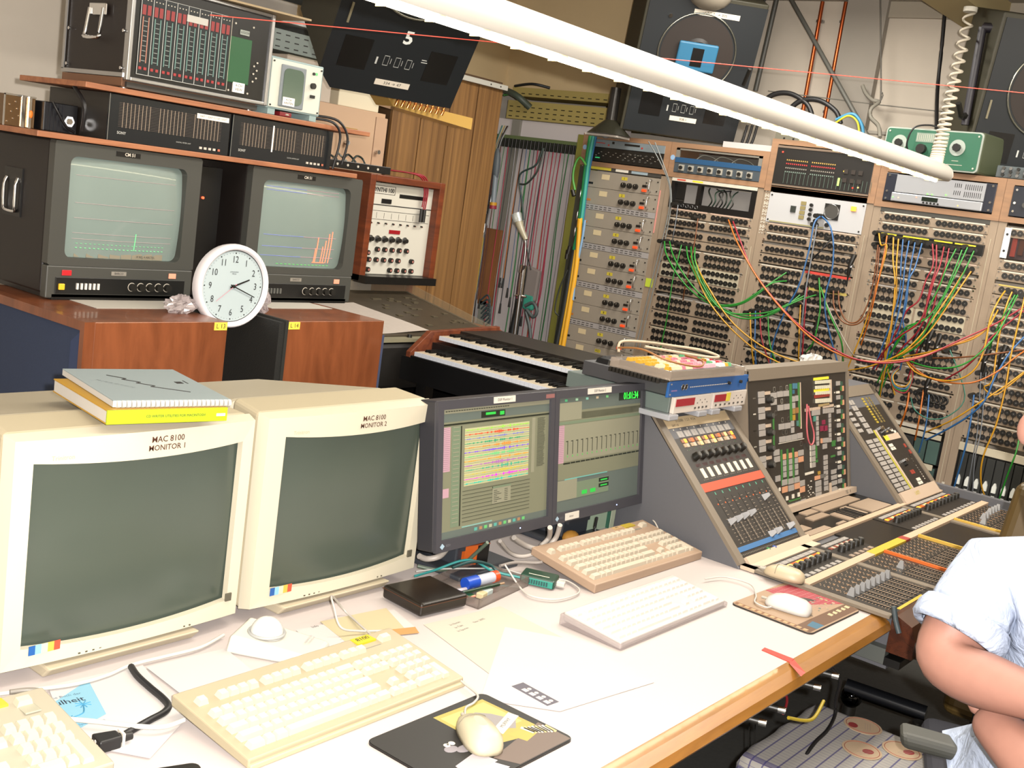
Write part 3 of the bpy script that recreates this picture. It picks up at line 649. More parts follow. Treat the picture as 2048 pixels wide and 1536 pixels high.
# ---------------------------------------------------------------- picture monitors
GAIN = 1.3
GLS = mat('#3e4542', .12, coat=.3)
def crt(lab, x0, wd, bars):
    m_ = thing('picture_monitor', lab, 'monitor', (x0, 3.0, 1.148))
    MB().box(0, wd, .03, .62, .012, .448).build('case', mat('#120d0b', .5), m_, bevel=.006)
    O = [(0, 0), (wd, 0), (wd, .447), (0, .447)]
    ins = rrect(.05, wd-.052, .118, .408, .022, 5)
    # bezel ring built as a strip between the outer box outline and the rounded opening
    n = len(ins); vs = []; outer = []
    cx, cz = wd/2, .26
    for (a, b) in ins:
        dx, dz = a-cx, b-cz
        t = min([(wd-.0-cx)/dx if dx > 0 else (0-cx)/dx if dx < 0 else 9, (.447-cz)/dz if dz > 0 else (.095-cz)/dz if dz < 0 else 9])
        outer.append((cx+dx*t, cz+dz*t))
    b = MB(); V = [(p[0], 0, p[1]) for p in outer]+[(p[0], 0, p[1]) for p in ins]+[(p[0], .03, p[1]) for p in ins]+[(p[0], .03, p[1]) for p in outer]
    b.add(V, [(i, (i+1) % n, (i+1) % n+n, i+n) for i in range(n)]+[(i+n, (i+1) % n+n, (i+1) % n+2*n, i+2*n) for i in range(n)]+[(i+3*n, i, (i+1) % n, (i+1) % n+3*n)[::-1] for i in range(n)])
    b.build('bezel', mat('#33332f', .45), m_)
    MB().box(.0, wd, .0, .03, .0, .095).build('lower_bezel', mat('#33332f', .45), m_, bevel=.004)
    # curved screen
    G = 12; vs = []; fs = []
    for j in range(G+1):
        for i in range(G+1):
            u, v = i/G*2-1, j/G*2-1
            vs.append((wd/2+u*(wd/2-.045), .004+.014*(u*u+v*v), .263+v*.15))
    for j in range(G):
        for i in range(G): fs.append((j*(G+1)+i, j*(G+1)+i+1, (j+1)*(G+1)+i+1, (j+1)*(G+1)+i))
    scr = MB().add(vs, fs, True).build('screen', mat('#66726d', .2, coat=.4, noise=.08, nscale=6), m_)
    def Q(u, v): return (wd/2+u*(wd/2-.05), .0025+.014*(u*u+v*v), .263+v*.145)
    def line(m2, u0, v0, u1, v1, r=.0007):
        b = MB(); N = 6; p = [Vector(Q(u0+(u1-u0)*i/N, v0+(v1-v0)*i/N)) for i in range(N+1)]; b.tube(p, r, n=4, sub=1); b.build('trace_line', m2, scr)
    if bars:
        for v in (.86, .78, -.25, -.52, -.74): line(mat('#6a72b8', .5, emit=.7), -.85, v, .0, v); line(mat('#a8808a', .5, emit=.5), 0, v, .8, v)
        for u, h_ in ((.36, .62), (.33, .35), (.5, .4), (.56, .55), (.63, .72), (.70, .78)): line(mat('#ff7858', .5, emit=1.3), u, -.86, u, -.86+h_, .0016)
        line(mat('#ff7858', .5, emit=1), .3, -.86, .6, -.86, .0014)
        for k in range(14): line(mat('#50a850', .5, emit=.8), -.5+k*.09, -.93, -.45+k*.09, -.93, .0011)
    else:
        for v in (.64, .1, -.2, -.5, -.62): line(mat('#9a8a88', .5, emit=.4), -.85, v, .85, v)
        line(mat('#60c078', .5, emit=1), .18, -.8, .18, -.45, .0012)
        for k in range(22):
            line(mat('#68a878', .5, emit=.6), -.78+k*.07, -.80, -.75+k*.07, -.80, .0016); line(mat('#68a878', .5, emit=.5), -.78+k*.07, -.71, -.75+k*.07, -.71, .001)
        b = MB().use(mat('#77705f', .5, emit=.15)); 
        for k in range(8):
            a_ = Q(-.78+k*.19, -.99); c_ = Q(-.6+k*.19, -.87); b.box(a_[0], c_[0]-.0006, a_[1]-.0015, a_[1], a_[2], c_[2])
        b.build('caption_bar', None, scr); text('IF REL 4 ABCTEL', .009, INK, scr, Q(.4, -.93)[0], .011, Q(0, -.93)[2])
    MB().box(.028, wd-.028, -.003, 0, .014, .062).build('control_panel', mat('#10100f', .35), m_, bevel=.001)
    MB().box(.036, .054, -.010, -.003, .026, .044).build('power_switch', mat('#c8a020', .4, emit=.25), m_, bevel=.002)
    for k in range(6):
        MB().box(.092+k*.0135, .098+k*.0135, -.008, -.003, .028, .046).build('push_button', mat('#b0ada6' if not bars else '#4a4a46', .4), m_)
    for k in range(5):
        kk = MB().use(BLK).cyl(.275+k*.031 if wd > .48 else .25+k*.031, -.018, .038, .0115, .015, 'y', 14).use(LINEN).ring(.275+k*.031 if wd > .48 else .25+k*.031, -.005, .038, .0125, .0012, 'y', 14, 4).build('control_knob', None, m_)
    MB().box(.046, .076, -.003, 0, .067, .083).build('tally_lamp', mat('#a01a20', .4, emit=.3), m_, bevel=.001)
    MB().box(wd-.088, wd-.062, -.003, 0, .067, .083).build('service_label', mat('#d88a70', .5, emit=.3), m_, bevel=.001)
    s = MB().box(.205, .255, -.002, 0, .071, .083).build('name_plate', mat('#8a857c', .4, .5), m_); text('BARCO', .009, INK, s, .23, -.0025, .077)
    s = MB().box(.19, .27, -.002, 0, .423, .437).build('top_plate', BLK2, m_); text('CM 51', .013, LINEN, s, .235, -.003, .430, bold=.03)
    MB().box(.02, wd-.02, -.0, .3, -.004, .012).build('base_plate', BLK2, m_)
    h = MB().use(mat('#0a0908', .4)).box(-.004, .002, .16, .26, .21, .35).build('handle_recess', None, m_); MB().tube([(-.005, .18, .32), (-.012, .178, .30), (-.012, .178, .24), (-.008, .185, .225), (-.008, .235, .225), (-.012, .242, .24), (-.012, .242, .30), (-.005, .24, .32)], .005, sub=3).build('handle', CHR, h)
    return m_
crt('left picture monitor with a pale screen and one green spike', 1.722, .493, False)
crt('right picture monitor showing red spectrum bars', 2.415, .497, True)
b = thing('small_lamp', 'tiny orange pilot lamp on the dark box between the picture monitors', 'lamp', (2.30, 3.1, 1.47)); MB().cyl(0, -.006, 0, .004, .006, 'y', 8).build('bulb', mat('#ff5030', .3, emit=3), b)
MB().box(-.06, .07, 0, .3, -.32, .10).build('dark_box', BLK2, b)
# ---------------------------------------------------------------- speaker cabinets that carry the monitors
def spkbox(lab, x0, wd, tagtxt, left, right, lx):
    s = thing('speaker_cabinet', lab, 'loudspeaker', (x0, 2.65, 0))
    MB().box(.03, wd, 0, .62, 0, 1.143).build('cabinet', TEAK, s, bevel=.002)
    if left == 'grille':
        MB().box(0, .03, .0, .62, 1.118, 1.143).box(0, .03, 0, .02, 0, 1.118).box(0, .03, .60, .62, 0, 1.118).build('front_rim', TEAK, s)
        MB().box(.012, .03, .02, .60, 0.0, 1.118).build('front_grille', mat('#232c40', .9, noise=.2, nscale=300), s)
        MB().ext([(.02, 0), (.07, 0), (.07, 1.08), (.02, 1.118)], .006, .03, 'x').build('grille_bevel', mat('#26304a', .85), s)
    else:
        MB().box(0, .03, 0, .62, 0, 1.14).build('front_baffle', mat('#141412', .6, bump=.5, nscale=200), s)
        MB().box(.022, .034, -.003, .62, 0, 1.146).build('edge_tape', mat('#1a1a17', .6), s)
    if right: MB().box(wd, wd+.03, .02, .60, 0, 1.09).build('rear_grille', mat('#2a3148', .85), s)
    l = MB().box(lx, lx+.045, -.002, 0, 1.118, 1.141).build('number_tag', mat('#c6ab3a', .6), s); text(tagtxt, .019, INK, l, lx+.0225, -.0026, 1.1295)
    return s
spkbox('teak loudspeaker cabinet under the left monitor, yellow tag L 13', 1.637, .460, 'L 13', 'grille', False, .412)
spkbox('teak loudspeaker cabinet under the right monitor, yellow tag L 14', 2.292, .455, 'L 14', 'baffle', True, .036)
tag(MB().box(1.80, 2.15, 2.86, 3.05, 1.1435, 1.1445).build('paper_sheet', mat('#9a958c', .8)), 'grey paper sheet sticking out under the left picture monitor', 'paper')
tag(MB().box(2.45, 2.72, 2.88, 3.05, 1.1435, 1.1445).build('paper_sheet', mat('#9a958c', .8)), 'grey paper sheet sticking out under the right picture monitor', 'paper')
# ---------------------------------------------------------------- clock
k = thing('wall_clock', 'round white clock showing quarter past two, leaning between the two teak cabinets', 'clock', (2.188, 2.765, 1.232), -3)
rim = MB(); N = 48; prof = [(.112, .004), (.116, -.016), (.126, -.020), (.132, -.012), (.133, .004), (.13, .02)]
vs = [(p[0]*math.cos(2*math.pi*i/N), p[1], p[0]*math.sin(2*math.pi*i/N)) for i in range(N) for p in prof]
rim.add(vs, [(i*6+j, i*6+j+1, ((i+1) % N)*6+j+1, ((i+1) % N)*6+j) for i in range(N) for j in range(5)], True)
rim.build('rim', mat('#b8b4b6', .35), k)
MB().cyl(0, -.006, 0, .114, .028, 'y', 48).build('dial', mat('#8f9a9c', .5), k)
MB().ring(0, -.0065, 0, .113, .0012, 'y', 48, 4).build('dial_edge', BLK, k)
for i in range(60):
    a = R(90-6*i); q = .1045
    if i % 5 == 0: MB().cyl(q*math.cos(a), -.0075, q*math.sin(a), .0022, .001, 'y', 8).build('hour_dot', BLK, k)
b = MB().use(INK); [b.cyl(.1045*math.cos(R(6*i)), -.0072, .1045*math.sin(R(6*i)), .0008, .001, 'y', 5) for i in range(60) if i % 5]; b.build('minute_dots', None, k, kind='stuff')
for i in range(1, 13):
    a = R(90-30*i); text(str(i), .030, INK, k, .084*math.cos(a), -.0075, .084*math.sin(a), sx=.8, name='numeral')
text('JUNGHANS\nMEGA', .006, INK, k, 0, -.0075, .042)
def hand(nm, deg, L, wd, z, m2, back=.012):
    a = R(90-deg); c_, s_ = math.cos(a), math.sin(a); P = [(-back, -wd/2), (L, -wd/2*.7), (L, wd/2*.7), (-back, wd/2)]
    MB().ext([(p[0]*c_-p[1]*s_, p[0]*s_+p[1]*c_) for p in P], z-.0008, z, 'y').build(nm, m2, k)
hand('hour_hand', 69, .062, .006, -.010, BLK); hand('minute_hand', 112, .088, .004, -.0115, BLK); hand('second_hand', 232, .078, .0012, -.013, mat('#b06070', .5))
MB().cyl(0, -.014, 0, .0055, .006, 'y', 12).build('hub', BLK, k)
for o_ in k.children: pass
k.scale = (.965, .965, .965)
# crumpled bubble wrap at both sides of the clock
def crumple(lab, p, sx, sy, sz, m2, seed, cat='bubble wrap', name='bubble_wrap', dent=.45):
    rr = random.Random(seed); b = MB(); b.ell(0, 0, 0, sx, sy, sz, 22, 12)
    b.v = [tuple(Vector(v)*(1-dent*rr.random()) ) for v in b.v]; b.sm = [False]*len(b.sm); o = b.build(name, m2); o.location = p; return tag(o, lab, cat)
BW = mat('#9a9090', .15, alpha=.55, spec=1, coat=1)
crumple('shiny bubble wrap left of the clock on the left cabinet', (2.035, 2.80, 1.165), .06, .045, .035, BW, 1)
crumple('shiny bubble wrap right of the clock above the right cabinet', (2.335, 2.80, 1.18), .028, .04, .05, BW, 2)
GAIN = .9
# ---------------------------------------------------------------- synthesizer
s = thing('synthesizer', 'large modular synthesizer, upright white knob panel above a sloping desk with paper on it', 'synthesizer', (0, 0, 0))
PAN = mat('#c0bcb0', .5); T2 = wood('#54240f', '#733618', (4, 4, 30), .4, 'synth_wood')
MB().box(3.50, 3.535, 3.56, 3.88, 1.15, 1.62).box(3.95, 3.985, 3.56, 3.88, 1.15, 1.62).box(3.535, 3.95, 3.56, 3.88, 1.59, 1.62).build('upper_case', T2, s, bevel=.003)
MB().box(3.40, 4.0, 3.7, 3.88, .72, 1.17).build('wood_back', T2, s); MB().box(3.50, 3.96, 3.52, 3.62, 1.145, 1.178).build('lower_ledge', BLK2, s)
P = MB().box(3.535, 3.95, 3.6, 3.62, 1.18, 1.585).build('knob_panel', PAN, s)
MB().use(INK).box(3.535, 3.95, 3.5985, 3.6, 1.487, 1.491).box(3.545, 3.94, 3.599, 3.6, 1.424, 1.4255).box(3.545, 3.94, 3.599, 3.6, 1.462, 1.4635).build('dividing_line', None, P)
MB().use(INK).box(3.55, 3.70, 3.599, 3.6, 1.537, 1.539).box(3.55, 3.70, 3.599, 3.6, 1.572, 1.574).box(3.55, 3.552, 3.599, 3.6, 1.537, 1.574).box(3.698, 3.7, 3.599, 3.6, 1.537, 1.574).build('name_frame', None, P)
text('SYNTHI 100', .026, INK, P, 3.625, 3.5985, 1.5545, bold=.02)
MB().box(3.62, 3.68, 3.596, 3.6, 1.497, 1.517).build('display', BLK2, P); MB().box(3.73, 3.915, 3.5985, 3.6, 1.528, 1.545).build('socket_row', BLK2, P)
for i in range(8): MB().use(INK).box(3.552+i*.047, 3.553+i*.047, 3.599, 3.6, 1.43, 1.455).use(mat('#8a3a30', .5)).box(3.57+i*.047, 3.578+i*.047, 3.597, 3.6, 1.405, 1.409).build('switch_field', None, P); MB().cyl(3.565+i*.047, 3.59, 1.409, .0035, .01, 'y', 8).build('toggle', BLK, P)
MB().box(3.690, 3.76, 3.597, 3.6, 1.365, 1.382).build('led_display', mat('#7a1018', .3, emit=.5), P)
BK = MB().use(STL).cyl(0, -.006, 0, .016, .006, 'y', 16).use(BLK).cyl(0, -.02, 0, .010, .014, 'y', 12).mesh('knob')
SK = MB().use(BLK).cyl(0, -.014, 0, .0115, .014, 'y', 12).use(mat('#a06a60', .5)).disc(.002, -.0145, 0, .006, n=8).mesh('knob')
for i in range(6): link('large_knob', BK, P, at(3.575+i*.044, 3.6, 1.338-.0))
for r_, row in enumerate(((1, 2, 3, 4, 5), (0, 1, 2, 3, 4, 5.9), (0,), (3, 4, 5, 6))):
    for i in row: link('small_knob', SK, P, at(3.577+i*.047, 3.6, (1.292, 1.245, 1.20, 1.20)[r_]))
link('small_knob', SK, P, at(3.566, 3.6, 1.275))
# leads hanging over the panel
for i in range(3): wire('red_lead', 'red lead with black plugs hanging over the synthesizer panel, %s strand' % ('left', 'middle', 'right')[i], 'lead', [(3.62+.06*i, 3.62, 1.645), (3.80+.02*i, 3.57, 1.64), (3.86+.012*i, 3.575, 1.58), (3.865+.01*i, 3.58, 1.50-.012*i)], .0035, mat('#8a1624', .5))
for i in range(2): tag(MB().cyl(3.86+.02*i, 3.575, 1.43+.0*i, .008, .06, 'z', 10).build('banana_plug', BLK), 'black plug dangling over the synthesizer panel, %s one' % ('left', 'right')[i], 'plug')
# desk part
def SD(x, t, h=0): return (x, 3.60-.55*t, 1.105-.095*t+h)       # sloping desk surface
MB().hexa([SD(2.98, 0, -.09), SD(2.98, 1, -.06), SD(3.86, 1, -.06), SD(3.86, 0, -.09), SD(2.98, 0), SD(2.98, 1), SD(3.86, 1), SD(3.86, 0)]).build('desk_surface', mat('#3a3226', .45, noise=.3, nscale=25), s)
MB().box(2.98, 3.84, 3.0, 3.07, .992, 1.004).build('knob_rail', mat('#7a755f', .45), s)
MB().box(2.98, 3.90, 3.0, 3.62, .80, .99).build('apron', mat('#14110e', .5), s, bevel=.02)
MB().box(3.86, 3.90, 3.02, 3.62, .86, 1.03).build('end_cheek', T2, s, bevel=.02)
for i in range(6): MB().cyl(3.30+i*.062+(.18 if i else 0), 3.035, 1.004, .010, .012, 'z', 12).build('knob', BLK, s)
b = MB(); rr = random.Random(4)
for i in range(26):
    x, t = 3.45+rr.random()*.36, .12+rr.random()*.72; p = SD(x, t, .001); b.box(p[0], p[0]+.03, p[1]-.02, p[1], p[2]-.004, p[2]+.001)
b.build('patch_fields', mat('#4a4232', .5), s, kind='stuff')
CL = mat('#a89a80', .08, alpha=.22, spec=.8)
MB().hexa([SD(3.84, 0, .0), SD(3.84, 1, 0), SD(3.846, 1, 0), SD(3.846, 0, 0), SD(3.84, 0, .045), SD(3.84, 1, .03), SD(3.846, 1, .03), SD(3.846, 0, .045)]).hexa([SD(3.0, 0, .0), SD(3.0, .01, 0), SD(3.84, .01, 0), SD(3.84, 0, 0), SD(3.0, 0, .045), SD(3.0, .01, .045), SD(3.84, .01, .045), SD(3.84, 0, .045)]).build('clear_cover', CL, s)
b = MB(); G = 8; vs = []; PQ = [ony(742, 603, 3.45), ony(770, 601, 3.42), ony(866, 656, 3.07), ony(782, 653, 3.07)]
q = [SD(3.03, .38, .006), SD(3.36, .30, .004), SD(3.46, .95, .004), SD(3.03, .97, .004)]
for j in range(G+1):
    for i in range(G+1):
        u, v = i/G, j/G; p = Vector(q[0]).lerp(Vector(q[1]), u).lerp(Vector(q[3]).lerp(Vector(q[2]), u), v); vs.append((p.x, p.y, p.z+.004*math.sin(u*5+v*3)))
b.add(vs, [(j*(G+1)+i, (j+1)*(G+1)+i, (j+1)*(G+1)+i+1, j*(G+1)+i+1) for j in range(G) for i in range(G)])
o = b.build('chart_sheet', mat('#a59b92', .8, noise=.07, nscale=60)); tag(o, 'large white diagram sheet lying on the sloping synthesizer desk', 'paper')
o = MB().box(3.44, 3.68, 3.66, 3.68, 1.0, 1.14).build('leaflet', mat('#9c9a98', .6)); tag(o, 'white leaflet with a drawing and knobs below the synthesizer panel', 'panel')
MB().use(mat('#6a7478', .6)).box(3.50, 3.545, 3.655, 3.66, 1.06, 1.12).use(BLK).box(3.56, 3.57, 3.655, 3.66, 1.07, 1.08).build('print', None, o)
for x in (3.0, 3.75): MB().box(x, x+.06, 3.1, 3.5, 0, .80).build('leg_panel', BLK2, s)
MB().box(2.95, 3.95, 3.55, 3.62, .0, .8).build('back_panel', wood('#3a1c10', '#54290f', (4, 4, 3), .5, 'dark_wood'), s)
# black terminal box on top
b = thing('terminal_box', 'black flat box with small sockets and cut wires right of the meter units', 'audio unit', (2.80, 3.3, 1.625))
MB().box(0, .55, 0, .2, 0, .03).build('housing', BLK2, b, bevel=.002); 
for i in range(8): MB().cyl(.09+i*.055, -.003, .015, .005, .004, 'y', 8).build('socket', LINEN, b)
for i in range(5): MB().tube([(.16+i*.05, .03, .03), (.18+i*.05, .03, .055), (.2+i*.06, .06, .05), (.25+i*.05, .05, .03)], .004).build('wire_loop', mat(['#1c2420', '#26302a', '#8a8a80'][i % 3], .5), b)
crumple('brown grey plastic bag behind the right meter unit', (2.83, 3.35, 1.69), .06, .08, .075, mat('#4a3c30', .3, alpha=.85, coat=.5), 5, 'plastic bag', 'plastic_bag', .3)
wire('black_lead', 'outer black lead curving down from the oscilloscope box over the meter unit', 'lead', [(2.66, 3.02, 1.79), (2.74, 2.98, 1.785), (2.785, 2.97, 1.73), (2.78, 2.98, 1.64)], .0045, RUB)
wire('black_lead', 'inner black lead curving down from the oscilloscope box over the meter unit', 'lead', [(2.66, 3.02, 1.78), (2.71, 2.97, 1.775), (2.745, 2.965, 1.73), (2.735, 2.975, 1.62)], .0045, RUB)
GAIN = 1.0
# ---------------------------------------------------------------- double keyboard
kx = 4.05
k = thing('organ_keyboard', 'two manual wooden cased keyboard on black legs behind the flat screens', 'keyboard instrument', (kx*.8, 3.66*.8, 1.64*.2), -90); k.scale = (.8, .8, .8)
CASE = wood('#4a2114', '#6e3a22', (4, 20, 20), .4, 'case_wood')
MB().box(0, 1.12, -.05, .62, .74, .785).build('keybed', BLK2, k, bevel=.004); MB().box(0, 1.12, .10, .62, .785, .845).build('upper_keybed', BLK2, k)
for x in (-.03, 1.12): MB().ext([(-.05, .72), (-.05, .80), (.08, .90), (.62, .92), (.62, .72)], x, x+.03, 'x').build('end_cheek', CASE, k, bevel=.003)
MB().box(0, 1.12, .30, .62, .86, .90).build('top_board', mat('#1a1612', .4), k, bevel=.003)
MB().box(-.05, 1.15, -.055, -.045, .66, .775).build('front_rail', BLK2, k)
for lv, (y0, z0) in enumerate(((-.04, .79), (.125, .865))):
    w_ = MB().use(mat('#a89c88', .4)); b2 = MB().use(BLK2); fr = MB().use(mat('#c0c4cc', .4))
    for i in range(44):
        x = .02+i*.0243; w_.box(x, x+.0232, y0, y0+.14, z0, z0+.016); fr.box(x, x+.0232, y0-.003, y0, z0-.004, z0+.016)
        if i % 7 not in (2, 6): b2.hexa([(x+.017, y0+.05, z0+.016), (x+.030, y0+.05, z0+.016), (x+.030, y0+.14, z0+.016), (x+.017, y0+.14, z0+.016), (x+.018, y0+.056, z0+.028), (x+.029, y0+.056, z0+.028), (x+.029, y0+.14, z0+.028), (x+.018, y0+.14, z0+.028)])
    w_.build('white_keys', None, k, kind='stuff'); b2.build('black_keys', None, k, kind='stuff'); fr.build('key_fronts', None, k, kind='stuff')
for x in (.02, 1.05):
    for y in (.0, .5): MB().hexa([(x, y, -.41), (x+.06, y, -.41), (x+.06, y+.06, -.41), (x, y+.06, -.41), (x+.0, y, .74), (x+.06, y, .74), (x+.06, y+.06, .74), (x, y+.06, .74)]).build('leg', BLK2, k)
MB().box(.05, 1.05, .25, .35, -.15, -.10).build('foot_rail', T2, k)
# ================================================================ HANGING LEADS
GAIN = 1.45
CC = {'red': '#8e2038', 'dark': '#1c2226', 'green': '#2a6638', 'blue': '#35557a', 'grey': '#7c7f80', 'yellow': '#a08828', 'orange': '#a8622c', 'teal': '#2a6a60', 'white': '#a8a49c', 'brown': '#4a261c', 'cream': '#a3926c'}
hr = thing('lead_rail', 'green edged rail with plugs where the coloured leads hang', 'rail', (5.32, 4.42, 1.90), -90)
MB().box(0, .78, 0, .03, .03, .05).build('top_bar', mat('#4f5a3a', .5), hr); MB().box(0, .78, .005, .02, -.02, .03).build('comb_plate', mat('#2a2c26', .5), hr)
seq = ['brown', 'green', 'grey', 'red', 'dark', 'red', 'grey', 'grey', 'orange', 'dark', 'blue', 'green', 'green', 'dark', 'dark', 'red', 'red', 'red', 'dark', 'red', 'orange', 'red', 'red', 'red', 'red', 'green', 'green', 'green', 'grey', 'yellow', 'dark', 'cream', 'yellow', 'grey']
ends = [.95, .6, 1.2, .6, 1.35, .62, .62, 1.1, 1.1, .95, 1.05, .6, 1.0, .58, .6, 1.0, .58, .9, .56, .58, .6, .57, .57, 1.0, .6, .6, .6, .6, .6, .58, .6, .6, .6, .6]
rr = random.Random(11); cnt = {}
ORD = ['leftmost', 'second', 'third', 'fourth', 'fifth', 'sixth', 'seventh', 'eighth', 'ninth', 'tenth', 'eleventh']
for i, c_ in enumerate(seq):
    cnt[c_] = cnt.get(c_, -1)+1; od = ORD[cnt[c_]]
    y = 4.34-i*.0186; z1 = ends[i]; x = 5.30+.012*(i % 3)
    plug = z1 > .8
    o = thing('hanging_lead', '%s %s patch lead on the green edged rail%s' % (od, {'dark': 'black'}.get(c_, c_), ', its plug dangling halfway' if plug else ', running to the floor'), 'lead', (x, y, 1.9), 0, 'patch leads hanging on the green edged rail')
    w1, w2 = rr.uniform(-.01, .01), rr.uniform(-.012, .012)
    MB().tube([(0, 0, 0), (-.004, w1, -.4), (0, w2, -.8), (0, w1, z1-1.9)], [.0028, .0020, .0034][i % 3], n=5, sub=3).build('cord', mat(CC[c_], .5), o)
    MB().use(BLK).cyl(-.002, 0, -.02, .006, .05, 'z', 8).use([STL, YEL, LINEN][i % 3]).cyl(-.002, 0, .01, .0045, .016, 'z', 6).build('upper_plug', None, o)
    if plug: MB().cyl(0, w1, z1-1.9-.05, .0075, .06, 'z', 8, .005).build('lower_plug', BLK, o)
# leads beside the wardrobe (with plugs) and the grey mic bag
for i in range(9):
    p = onx(996-i*2.2, 300+i*4, 5.25); c_ = ['grey', 'brown', 'dark', 'white', 'grey', 'yellow', 'white', 'grey', 'teal'][i]; L = 1.0+.03*i
    o = thing('hanging_lead', '%s lead in the bundle beside the wardrobe edge, %s from the right' % ({'dark': 'black', 'brown': 'dark brown red'}.get(c_, c_), ['first', 'second', 'third', 'fourth', 'fifth', 'sixth', 'seventh', 'eighth', 'ninth'][i]), 'lead', p, 0, 'leads bundled by the wardrobe')
    MB().tube([(.07, .0, 2.0-p.z), (0, 0, 0), (0, .006*math.sin(i), -.3), (0, .012*math.cos(i*2), -.6), (0, 0, -L)], .0042, n=5, sub=3).build('cord', mat(CC[c_], .5), o)
    MB().cyl(0, .003, -.32-.045*i, .008, .055, 'z', 8).build('inline_plug', BLK if i % 3 else STL, o)
o = thing('rolled_bag', 'grey tube bag with a yellow and red band hanging beside the wardrobe', 'bag', onx(993, 330, 5.2)); o.rotation_euler = (R(-4), 0, 0)
MB().tube([(0, 0, .09), (.02, -.01, 1.95-o.location.z)], .003, sub=1).build('string', BLK, o); MB().ell(0, 0, 0, .02, .024, .10).build('bag', mat('#4c5256', .5), o); MB().cyl(0, .0, -.22, .016, .17, 'z', 10).build('stem', mat('#6a7278', .4), o); MB().use(mat('#a87a1a', .5)).cyl(0, 0, -.235, .022, .018, 'z', 12).use(mat('#7a2030', .5)).cyl(0, 0, -.255, .022, .02, 'z', 12).build('band', None, o)
o = thing('wooden_plank', 'brown wooden board standing at the foot of the hanging leads', 'board', (5.3, 4.36, .93), -90); MB().box(0, .11, 0, .02, 0, .46).build('board', wood('#5f3f28', '#7a5030', (20, 20, 2), .5, 'board_wood'), o)
tag(MB().box(5.3, 5.36, 4.28, 4.34, .5, .95).build('steel_post', mat('#6f7068', .5)), 'grey post under the brown board', 'post')
for i in range(5): wire('cable', 'dark cable loop below the board by the wardrobe, %s' % ['topmost', 'second', 'third', 'fourth', 'lowest'][i], 'cable', [onx(962, 600+i*9, 5.2), onx(975, 590+i*9, 5.2), onx(980, 605+i*9, 5.2), onx(966, 622+i*8, 5.2)], .005, mat('#30383a', .5))
# coloured cable trunks at the left edge of the amplifiers
def trunk(lab, pts, r, col, X=5.06): return wire('multicore', lab, 'cable bundle', [onx(a, b, X) for a, b in pts], r, mat(col, .5), n=8)
trunk('thick green multicore running down left of the amplifiers', [(1183, 272), (1174, 330), (1166, 400), (1158, 460), (1150, 500)], .017, '#1c6a3c')
trunk('blue multicore running down beside the green one', [(1190, 272), (1180, 320), (1172, 370), (1164, 440), (1156, 500)], .013, '#23547c', 5.08)
trunk('teal multicore between the green and the blue one', [(1187, 272), (1177, 325), (1169, 390), (1160, 460), (1152, 500)], .011, '#1f7064', 5.05)
trunk('thick yellow cable loop hanging along the amplifier handles', [(1158, 455), (1160, 440), (1154, 520), (1142, 600), (1128, 680), (1118, 740)], .014, '#a87a14', 5.04)
trunk('second yellow cable running down to the keyboard', [(1152, 500), (1140, 580), (1126, 660), (1112, 735)], .010, '#b0861e', 5.04)
trunk('black cable bundle continuing below the green multicore', [(1150, 495), (1140, 550), (1128, 620), (1116, 680), (1106, 735)], .020, '#1a1d1c', 5.07)
trunk('light blue grey cable by the amplifier handles', [(1170, 440), (1164, 480), (1152, 540), (1146, 600)], .007, '#5a7690', 5.04)
trunk('thin green lead looping left of the multicores with a black plug', [(1172, 330), (1160, 315), (1150, 330), (1146, 355), (1150, 380)], .006, '#3f7a34', 5.02)
trunk('thin black lead bowing out left of the multicores', [(1135, 540), (1118, 580), (1110, 620), (1118, 632)], .004, '#202320', 5.03)
for i, (a, b) in enumerate((((1145, 380), (1148, 392)), ((1136, 500), (1133, 518)), ((1140, 492), (1136, 508)))): wire('plug', 'black plug hanging among the multicores, %s' % ['top one by the pine case', 'lower left one', 'lower right one'][i], 'plug', [onx(*a, 5.02), onx(*b, 5.02)], .012, BLK, sub=1)
# floor cable duct strips on alcove wall
struct(MB().box(5.38, 5.41, 3.70, 3.73, .3, 1.9).build('trim_8', mat('#8a8c4a', .6)))
# microphone on stand
m_ = thing('microphone_stand', 'chrome stand with a clear hooded microphone in front of the hanging leads', 'microphone stand', (4.88, 3.735, 0))
B0 = Vector((4.88, 3.735, 0))
def L(x, y, X=4.88): return onx(x, y, X)-B0
MB().tube([L(1020, 740), L(1040, 590)], .011, n=10, sub=1).build('pole', STL, m_); MB().cyl(0, 0, 0, .13, .02, 'z', 24).build('base', BLK, m_)
MB().tube([Vector((0, 0, .02)), L(1020, 740)], .011, n=10, sub=1).build('lower_pole', STL, m_)
c_ = MB().tube([L(1040, 590), L(1047, 535)], .017, n=12, sub=1).build('clutch', CHR, m_); MB().tube([L(1032, 590), L(1052, 594)], .007, sub=1).tube([L(1044, 545), L(1048, 530)], .019, n=12, sub=1).build('wing_nut', CHR, c_)
MB().tube([L(1047, 535), L(1051, 500), L(1050, 478)], .006).build('gooseneck', STL, m_)
MB().use(mat('#807a68', .3)).tube([L(1052, 480), L(1042, 458), L(1036, 440)], .012, n=10, r2=.027).build('microphone', None, m_)
MB().tube([L(1037, 445), L(1033, 428)], .029, n=12, sub=1).build('hood', mat('#a0a4a0', .1, alpha=.6, coat=1), m_)
MB().tube([L(1050, 478), L(1062, 540)], .004, sub=1).build('clip_arm', BLK, m_)
wire('black_lead', 'black lead from the rail down to the clear hooded microphone', 'lead', [L(1086, 296)+B0, L(1072, 330)+B0, L(1040, 350)+B0, L(1044, 400)+B0, L(1047, 440)+B0], .005, mat('#1c2c2a', .5))
